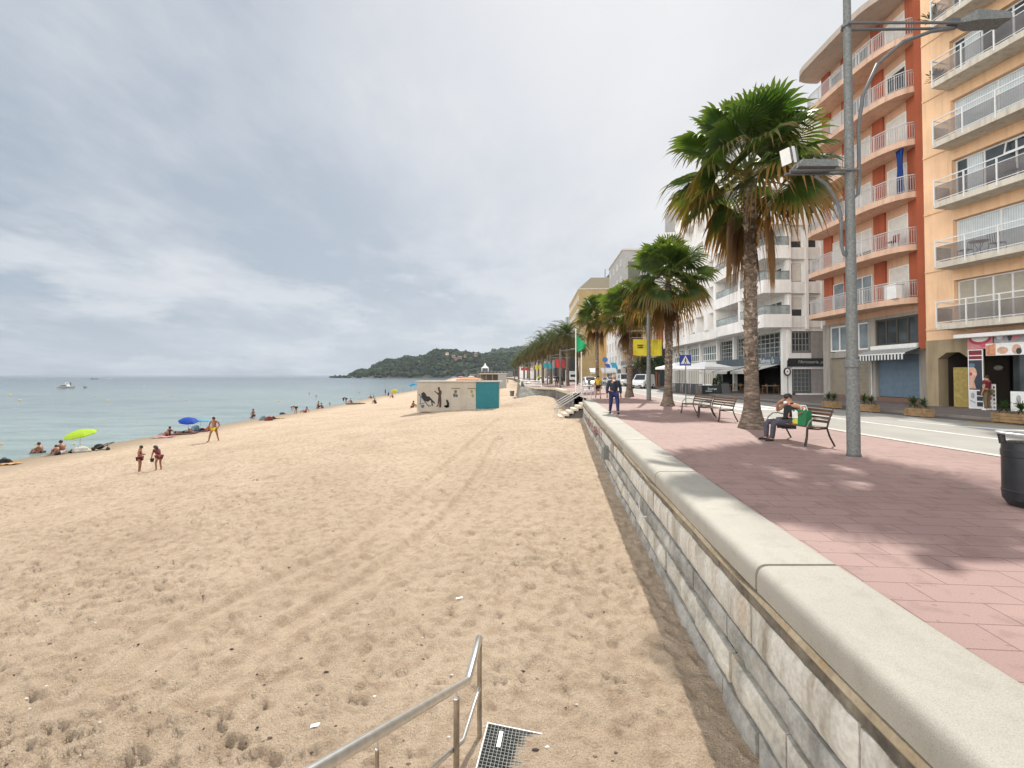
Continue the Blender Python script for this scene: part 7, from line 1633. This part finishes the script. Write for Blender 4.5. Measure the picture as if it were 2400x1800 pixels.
# steel handrail and grating in the foreground
rail = thing('handrail', 'brushed stainless steel handrail bending down to the sand in the foreground', 'handrail', (0, 0, 0))
E0 = G(1116, 1733); zr = D(1124, 1494, E0.y).z; B1 = P(1096.5, 1595, zr); T0 = Vector((D(1124, 1494, E0.y).x, E0.y, zr))
dirn = (P(747, 1800, -.03)-B1); 
def rl(k): return B1+dirn*k
mb = MB(); mb.tube([T0+Vector((0, .012, -.02)), T0+Vector((-.003, -.012, 0)), T0.lerp(B1, .5), B1+(T0-B1)*.04, B1, B1+dirn*.03, rl(.5), rl(1), rl(1.25)], .030, 14); mb.build('top_rail', mt.steel, rail, smooth=True, angle=60)
zm = D(1121, 1611, E0.y).z; Bm = P(1084.5, 1736, zm); Tm = Vector((T0.x, E0.y, zm))
mb = MB(); mb.tube([Tm, Bm, Bm+dirn*.3, Bm+dirn*1.0, Bm+dirn*1.2], .017, 10); mb.build('mid_rail', mt.steel, rail, smooth=True, angle=60)
bs = M('weathered_steel_post', (.36, .31, .25), .38, .75, var=.35, vscale=6)
def post(p, ztop, r=.0225, stem=True):
    mb = MB(); gz_ = gz(p.x, p.y)-.25; mb.tube([(p.x, p.y, gz_), (p.x, p.y, ztop-(.06 if stem else 0))], r, 12); po = mb.build('post', bs, rail, smooth=True)
    if stem:
        m2 = MB(); m2.tube([(p.x, p.y, ztop-.06), (p.x, p.y, ztop-.01)], .007, 8); m2.ball((p.x, p.y, ztop-.062), (r*1.02, r*1.02, .012), 10, 6); m2.build('stem', mt.steel, po)
post(Vector((T0.x+.0, T0.y, 0)), zr+.012, stem=False); q = rl(.13); post(q, q.z-.02); q = rl(.74); post(q, q.z-.02, .011)
g0 = G(1140, 1713); gt_ = thing('steel_grating', 'galvanised steel grating half buried in sand beside the handrail', 'grating', (g0.x+.02, g0.y, g0.z+.06), R(-3)); gt_.rotation_euler = (R(1), R(5.5), R(-8))
mb = MB(); wG, lG = 1.25, .95
for i in range(39): x = wG*i/38; mb.box((x-.0022, -lG, -.03), (x+.0022, 0, 0))
for i in range(29): y = -lG*i/28; mb.box((0, y-.0022, -.028), (wG, y+.0022, -.002))
mb.build('mesh', mt.galv, gt_)
mb = MB(); mb.box((-.012, -lG, -.035), (-.004, .01, .004)); mb.box((-.004, .002, -.035), (wG, .010, .004)); mb.build('edge_frame', mt.rail, gt_)
mb = MB(); mb.box((0, -lG, -.11), (wG, 0, -.10)); mb.build('tray', mt.dark, gt_)
mb = MB(); mb.box((.115, -.24, .001), (.15, -.06, .004)); mb.build('white_plate', mt.white, gt_)
for px, py, lab in ((740, 1711, 'scrap of white paper on the sand left of the handrail'), (1076, 1406, 'scrap of white paper lying in the middle of the sand')):
    g = G(px, py); g.z = gz(g.x, g.y)+float(sand_detail(np.array([g.x]), np.array([g.y]))[0])+.012; t = thing('paper_scrap', lab, 'litter', g, .2); mb = MB(); mb.add([(-.05, -.018, 0), (.05, -.02, .008), (.052, .02, .012), (-.045, .018, .004), (-.05, -.018, .004), (.05, -.02, .012), (.052, .02, .016), (-.045, .018, .008)], [(0, 3, 2, 1), (4, 5, 6, 7), (0, 1, 5, 4), (1, 2, 6, 5), (2, 3, 7, 6), (3, 0, 4, 7)]); mb.build('paper', mt.white, t)

mb = MB(); rs = random.Random(77)
for i in range(420):
    y_ = 3.2+15*rs.random()**2; x_ = rs.uniform(-1.15*y_, min(1.6, .25*y_)); z_ = gz(x_, y_)+float(sand_detail(np.array([x_]), np.array([y_]))[0]); r_ = rs.uniform(.006, .018)
    mb.col = rs.choice([(.05, .04, .03), (.10, .07, .05), (.62, .58, .52), (.20, .13, .08), (.3, .25, .2)]); mb.ball((x_, y_, z_+r_*.3), (r_*rs.uniform(.8, 2.2), r_, r_*.6), 5, 4)
tag(mb.build('beach_debris', MV('debris', .8)), 'scattered pebbles, shells and dark bits on the sand', None, None, 'stuff')
# ------------------------------------------------------------------ headland, wood and houses
ridge = [(776, 889.5), (790, 887.8), (804, 885.5), (816, 882.7), (834.6, 869), (846, 864), (861.7, 866), (873, 854), (895.6, 846), (906, 838), (918, 838), (925, 842), (954, 833), (968, 836), (995, 828), (1017.6, 818), (1049, 817), (1081, 821), (1117, 825), (1153, 829), (1200, 824), (1260, 822), (1330, 818), (1450, 815), (1700, 812)]
ridge2 = [(1100, 860), (1140, 832), (1167, 819), (1210, 813), (1260, 806), (1330, 800), (1450, 798), (1700, 795)]
def hill(name, rdg, yr, yb, mat, ztip=SEA-1):
    pxs = np.linspace(rdg[0][0], rdg[-1][0], 150); pys = np.interp(pxs, [r[0] for r in rdg], [r[1] for r in rdg]); V = []; n = 16
    for i, (px, py) in enumerate(zip(pxs, pys)):
        R_ = D(px, py+(6.5 if yr < 1200 else 8)*min(1, max(0, (px-790)/60)), yr); base = D(px, 885, yb)
        for j in range(n):
            u = j/(n-1)
            if u < .75:
                w_ = u/.75; x = base.x+(R_.x-base.x)*w_; y = yb+(yr-yb)*w_; z = (SEA-2)+(R_.z-SEA+2)*(1-(1-w_)**1.7)
            else: w_ = (u-.75)/.25; x = R_.x*(1+.3*w_); y = yr+320*w_; z = R_.z+(SEA-2-R_.z)*w_
            V.append((x, y, z))
    V = np.array(V); V[:, 2] += 4*vnoise(V[:, 0]*.03, V[:, 1]*.03, 2)*np.clip((V[:, 2]-SEA)/10, 0, 1)
    m_ = len(pxs); i = (np.arange(m_-1)[:, None]*n+np.arange(n-1)[None, :]).ravel()
    F = np.stack([i, i+n, i+n+1, i+1], 1)
    tag(put(name, npmesh(name, V, F, mat)), kind='structure'); return V.reshape(m_, n, 3)
rock = M('headland_rock', (.105, .085, .065), .9, var=.4, vscale=.06, col2=(.05, .06, .035))
HV = hill('headland_terrain', ridge, 1080, 930, rock); HV2 = hill('far_hill', ridge2, 1750, 1500, rock)
def forest(name, HV, count, rmin, rmax, seed, label):
    rs = np.random.RandomState(seed); bm = bmesh.new(); bmesh.ops.create_icosphere(bm, subdivisions=2, radius=1); bv = np.array([v.co[:] for v in bm.verts]); bf = np.array([[v.index for v in f.verts] for f in bm.faces]); bm.free()
    m_, n, _ = HV.shape; Vs = []; Fs = []; Cs = []; k = 0
    while k < count:
        i = rs.uniform(0, m_-1.01); j = rs.uniform(.5, 12.2); a = int(i); b = int(j); fi, fj = i-a, j-b
        p = (HV[a, b]*(1-fi)+HV[a+1, b]*fi)*(1-fj)+(HV[a, b+1]*(1-fi)+HV[a+1, b+1]*fi)*fj
        if p[2] < SEA+3 and rs.rand() < .8: k += 1; continue
        r = rs.uniform(rmin, rmax); h1 = rs.uniform(-1, 1, 3)
        jit = 1+.33*np.sin(bv @ np.array([3.1, 4.3, 2.7])*1.7+h1[0]*9)*np.cos(bv @ np.array([4.7, -2.9, 5.1])+h1[1]*9)+rs.uniform(-.14, .14, len(bv))
        v = bv*jit[:, None]*np.array([r*rs.uniform(.9, 1.35), r*1.1, r*rs.uniform(.65, 1.05)])+p+np.array([0, 0, r*.45])
        c = np.array(lerp((.010, .022, .013), (.040, .058, .026), rs.rand()**1.3)); Cs.append(np.repeat(c[None], len(bv), 0)*(1+.35*rs.uniform(-1, 1, (len(bv), 1))))
        Fs.append(bf+len(bv)*len(Vs)); Vs.append(v); k += 1
    o = put(name, npmesh(name, np.concatenate(Vs), np.concatenate(Fs), MV('pine_wood_foliage', .9, 0, .1) if 'pine_wood_foliage' not in bpy.data.materials else bpy.data.materials['pine_wood_foliage'], np.concatenate(Cs), smooth=False))
    tag(o, label, None, None, 'stuff')
forest('headland_wood', HV, 3300, 2.8, 5.6, 1, 'dark pine wood covering the headland'); forest('far_hill_wood', HV2, 1000, 8, 15, 2, 'hazy blue-green wood on the farther hill')
roofm = M('terracotta_roof', (.30, .14, .085), .85, var=.2, vscale=.2); hw1 = M('house_ochre', (.26, .19, .13), .85, var=.15, vscale=.1)
first = None
for i, (px, py, w_, lab) in enumerate(((1063, 833, 11, 'terracotta-roofed house upper left in the cluster on the wooded headland'), (1078, 836, 13, 'terracotta-roofed house in the middle of the cluster on the wooded headland'), (1070, 839, 14, 'lower terracotta-roofed house of the cluster on the wooded headland'), (1090, 832, 8, 'small terracotta-roofed house right of the cluster on the headland'), (1048, 826, 8, 'small pale house near the crest of the headland'), (982, 846.5, 11, 'low white house halfway up the dark side of the headland'), (1115, 829, 9, 'terracotta-roofed house near the crest left of the saddle'), (1172, 842, 10, 'house on the slope right of the pyramid-roofed pavilion'), (1185, 838, 9, 'house on the slope nearest the palms'), (1190, 847, 11, 'lowest house on the slope nearest the palms'))):
    o = D(px, py, 1000 if px < 1140 else 1180); k = o.y/FPX; w2 = w_*k*.36; h = 2.7*k
    t = thing('hillside_house', lab, 'house', o-Vector((0, 0, h*.8)), .2*math.sin(i*3), 'far houses on the wooded hillside')
    mb = MB(); mb.box((-w2, -4, -4), (w2, 4, h*.6)); mb.build('wall', mt.cream if i in (4, 5) else hw1, t)
    mb = MB(); mb.add([(-w2*1.08, -4.6, h*.58), (w2*1.08, -4.6, h*.58), (w2*1.08, 4.6, h*.58), (-w2*1.08, 4.6, h*.58), (-w2*.8, 0, h*1.1), (w2*.8, 0, h*1.1)], [(0, 1, 5, 4), (1, 2, 5), (2, 3, 4, 5), (3, 0, 4)]); mb.build('roof', roofm, t)
    for x in (-.6, 0, .6): mb = MB(); mb.box((w2*x-.9, -4.03, 0), (w2*x+.9, -4.005, h*.4)); mb.build('window', mt.dark, t)
o = D(1137, 870, 480); k = o.y/FPX; t = thing('pavilion', 'white pyramid-roofed pavilion on a grey platform below the wooded hill', 'pavilion', o, 0)
mb = MB(); mb.lathe([(13*k, 7*k), (9*k, 9.5*k), (4*k, 13*k), (1.6*k, 18*k), (.2*k, 19.5*k)], 4, Matrix.Rotation(R(45), 4, 'Z'), 1, 1); mb.build('roof', mt.white, t)
for a in range(4): mb = MB(); x, y = ((-1, -1), (1, -1), (1, 1), (-1, 1))[a]; mb.box((x*7.5*k-.3, y*7.5*k-.3, 0), (x*7.5*k+.3, y*7.5*k+.3, 7.2*k)); mb.build('column', mt.white, t)
mb = MB(); mb.box((-6*k, -6*k, 0), (6*k, 6*k, 6.5*k)); mb.build('glazed_room', mt.dgrey, t)
t = thing('platform_building', 'long grey terraced building below the white pyramid-roofed pavilion', 'building', D(1142, 886, 470), 0); k = 470/FPX
mb = MB(); mb.box((-42*k, 0, -3), (60*k, 14, 10*k)); mb.box((-24*k, 2, 10*k), (60*k, 14, 16*k)); mb.build('wall', M('platform_grey', (.19, .175, .165), .9, var=.25, vscale=.12), t)
for r_ in range(2):
    for i in range(9): mb = MB(); x = (-38+9.5*i)*k if r_ == 0 else (-20+8*i)*k; mb.box((x, -.05+2*r_, (3+9*r_)*k), (x+4*k, -.005+2*r_, (6+8.5*r_)*k)); mb.build('window', mt.dark, t)
# thin sea haze
hzm = bpy.data.materials.new('sea_haze'); hzm.use_nodes = True; nt_ = hzm.node_tree; nt_.nodes.clear(); vo = nt_.nodes.new('ShaderNodeVolumePrincipled'); vo.inputs['Color'].default_value = (.80, .88, 1, 1); vo.inputs['Density'].default_value = .00008; vo.inputs['Anisotropy'].default_value = .2
oo = nt_.nodes.new('ShaderNodeOutputMaterial'); nt_.links.new(vo.outputs[0], oo.inputs['Volume'])
HAZE = True
if HAZE:
    mb = MB(); mb.box((-2600, -120, -6), (1500, 3000, 190)); tag(mb.build('haze', hzm), kind='stuff')
# ------------------------------------------------------------------ world, sun, camera
SUN_EL, SUN_AZ = R(47), R(20)               # azimuth from +Y towards +X
sd = Vector((math.sin(SUN_AZ)*math.cos(SUN_EL), math.cos(SUN_AZ)*math.cos(SUN_EL), math.sin(SUN_EL)))
w = bpy.data.worlds.new('World'); SC.world = w; w.use_nodes = True; nt = w.node_tree
bg = nt.nodes['Background']; out = nt.nodes['World Output']
sky = N(nt, 'ShaderNodeTexSky', sky_type='NISHITA', sun_disc=False, sun_elevation=SUN_EL, sun_rotation=SUN_AZ)
sky.air_density = 1.0; sky.dust_density = 2.0; sky.ozone_density = 2.0
nt.links.new(sky.outputs[0], bg.inputs[0]); bg.inputs[1].default_value = .085
tc = N(nt, 'ShaderNodeTexCoord'); sx = N(nt, 'ShaderNodeSeparateXYZ'); nt.links.new(tc.outputs['Generated'], sx.inputs[0])
def mth(op, a, b=None, c=None):
    n = N(nt, 'ShaderNodeMath', operation=op)
    for i, v in enumerate((a, b, c)):
        if v is None: continue
        if isinstance(v, (int, float)): n.inputs[i].default_value = v
        else: nt.links.new(v, n.inputs[i])
    return n.outputs[0]
dz = mth('ADD', mth('MAXIMUM', sx.outputs[2], 0.0), .17)
cx = N(nt, 'ShaderNodeCombineXYZ'); nt.links.new(mth('DIVIDE', sx.outputs[0], dz), cx.inputs[0]); nt.links.new(mth('DIVIDE', sx.outputs[1], dz), cx.inputs[1])
mp = N(nt, 'ShaderNodeMapping'); mp.inputs['Rotation'].default_value = (0, 0, R(28)); mp.inputs['Scale'].default_value = (1.0, .55, 1)
mp.inputs['Location'].default_value = (3.1, 1.7, 0)
nt.links.new(cx.outputs[0], mp.inputs[0])
n1 = noise(nt, mp.outputs[0], .55, 8, .62); n2 = noise(nt, mp.outputs[0], 1.5, 7, .62)
nn = mth('ADD', mth('ADD', mth('MULTIPLY', n1, .62), mth('MULTIPLY', n2, .38)), mth('MULTIPLY_ADD', sx.outputs[0], .10, -.005))
# cumulus banks low over the horizon
mp2 = N(nt, 'ShaderNodeMapping'); mp2.inputs['Scale'].default_value = (1.0, 1.0, 3.4); nt.links.new(tc.outputs['Generated'], mp2.inputs[0])
n3 = noise(nt, mp2.outputs[0], 4.6, 7, .6)
low = ramp(nt, sx.outputs[2], [(0.0, .35), (.04, 1.0), (.17, .7), (.30, 0.0)])
cum = mth('MULTIPLY', ramp(nt, n3, [(.50, 0.0), (.62, 1.0)]), low)
dt = N(nt, 'ShaderNodeVectorMath', operation='DOT_PRODUCT'); dt.inputs[1].default_value = Vector((.16, .70, .66)).normalized(); nt.links.new(tc.outputs['Generated'], dt.inputs[0])
glow = ramp(nt, dt.outputs['Value'], [(.45, 0.0), (.80, .22), (.93, .70), (1.0, 1.0)])
base = ramp(nt, nn, [(.39, (.315, .370, .435)), (.47, (.425, .468, .52)), (.54, (.545, .572, .60)), (.62, (.645, .657, .665))])
c = mixc(nt, mth('MULTIPLY', glow, .85), base, (.655, .66, .675))
c = mixc(nt, mth('MULTIPLY', cum, .85), c, (.63, .64, .66))
hz = ramp(nt, sx.outputs[2], [(0.0, 1.0), (.09, .35), (.22, 0.0)])
c = mixc(nt, mth('MULTIPLY', hz, .5), c, (.36, .415, .485))
fd = N(nt, 'ShaderNodeVectorMath', operation='DOT_PRODUCT'); fd.inputs[1].default_value = Vector((-.78, -.62, .05)).normalized(); nt.links.new(tc.outputs['Generated'], fd.inputs[0])  # added bright sky lobe behind and left of camera, fills the shaded facades
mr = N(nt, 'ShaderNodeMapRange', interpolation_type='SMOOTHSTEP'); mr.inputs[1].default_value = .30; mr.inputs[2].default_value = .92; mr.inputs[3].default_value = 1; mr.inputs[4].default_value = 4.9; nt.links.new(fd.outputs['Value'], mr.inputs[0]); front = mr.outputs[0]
zen = ramp(nt, sx.outputs[2], [(.62, 1.0), (.95, 1.3)])  # sky overhead, out of frame, brightened as extra fill
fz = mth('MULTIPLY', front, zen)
c = mixc(nt, mth('MULTIPLY_ADD', front, .27, -.27), c, (.56, .535, .50))  # neutral warm tint of the added fill lobe
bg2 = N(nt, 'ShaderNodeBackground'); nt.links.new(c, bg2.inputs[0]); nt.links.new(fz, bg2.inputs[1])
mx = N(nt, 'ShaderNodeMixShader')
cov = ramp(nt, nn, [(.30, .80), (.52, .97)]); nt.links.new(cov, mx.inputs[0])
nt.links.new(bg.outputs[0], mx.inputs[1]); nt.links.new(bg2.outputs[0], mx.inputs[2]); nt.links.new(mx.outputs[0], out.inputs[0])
sl = bpy.data.lights.new('sun', 'SUN'); sl.energy = 4.2; sl.angle = R(1.0); sl.color = (1.0, .95, .86)
so = bpy.data.objects.new('sun', sl); link(so); so.rotation_euler = sd.to_track_quat('Z', 'Y').to_euler(); so.location = (0, 0, 60)
cam = bpy.data.cameras.new('camera'); co = bpy.data.objects.new('camera', cam); link(co)
cam.sensor_width = 36; cam.lens = 36*FPX/2400; cam.clip_end = 80000; cam.clip_start = .05
cam.shift_y = -(900-PPY)/2400; co.location = (0, 0, CAMZ); co.rotation_euler = (R(90)+PITCH, 0, 0)
SC.camera = co
SC.view_settings.view_transform = 'Standard'; SC.view_settings.look = 'None'; SC.view_settings.gamma = 1
SC.view_settings.exposure = 0.36
SC.cycles.use_denoising = True
SC.cycles.max_bounces = 6; SC.cycles.transparent_max_bounces = 12
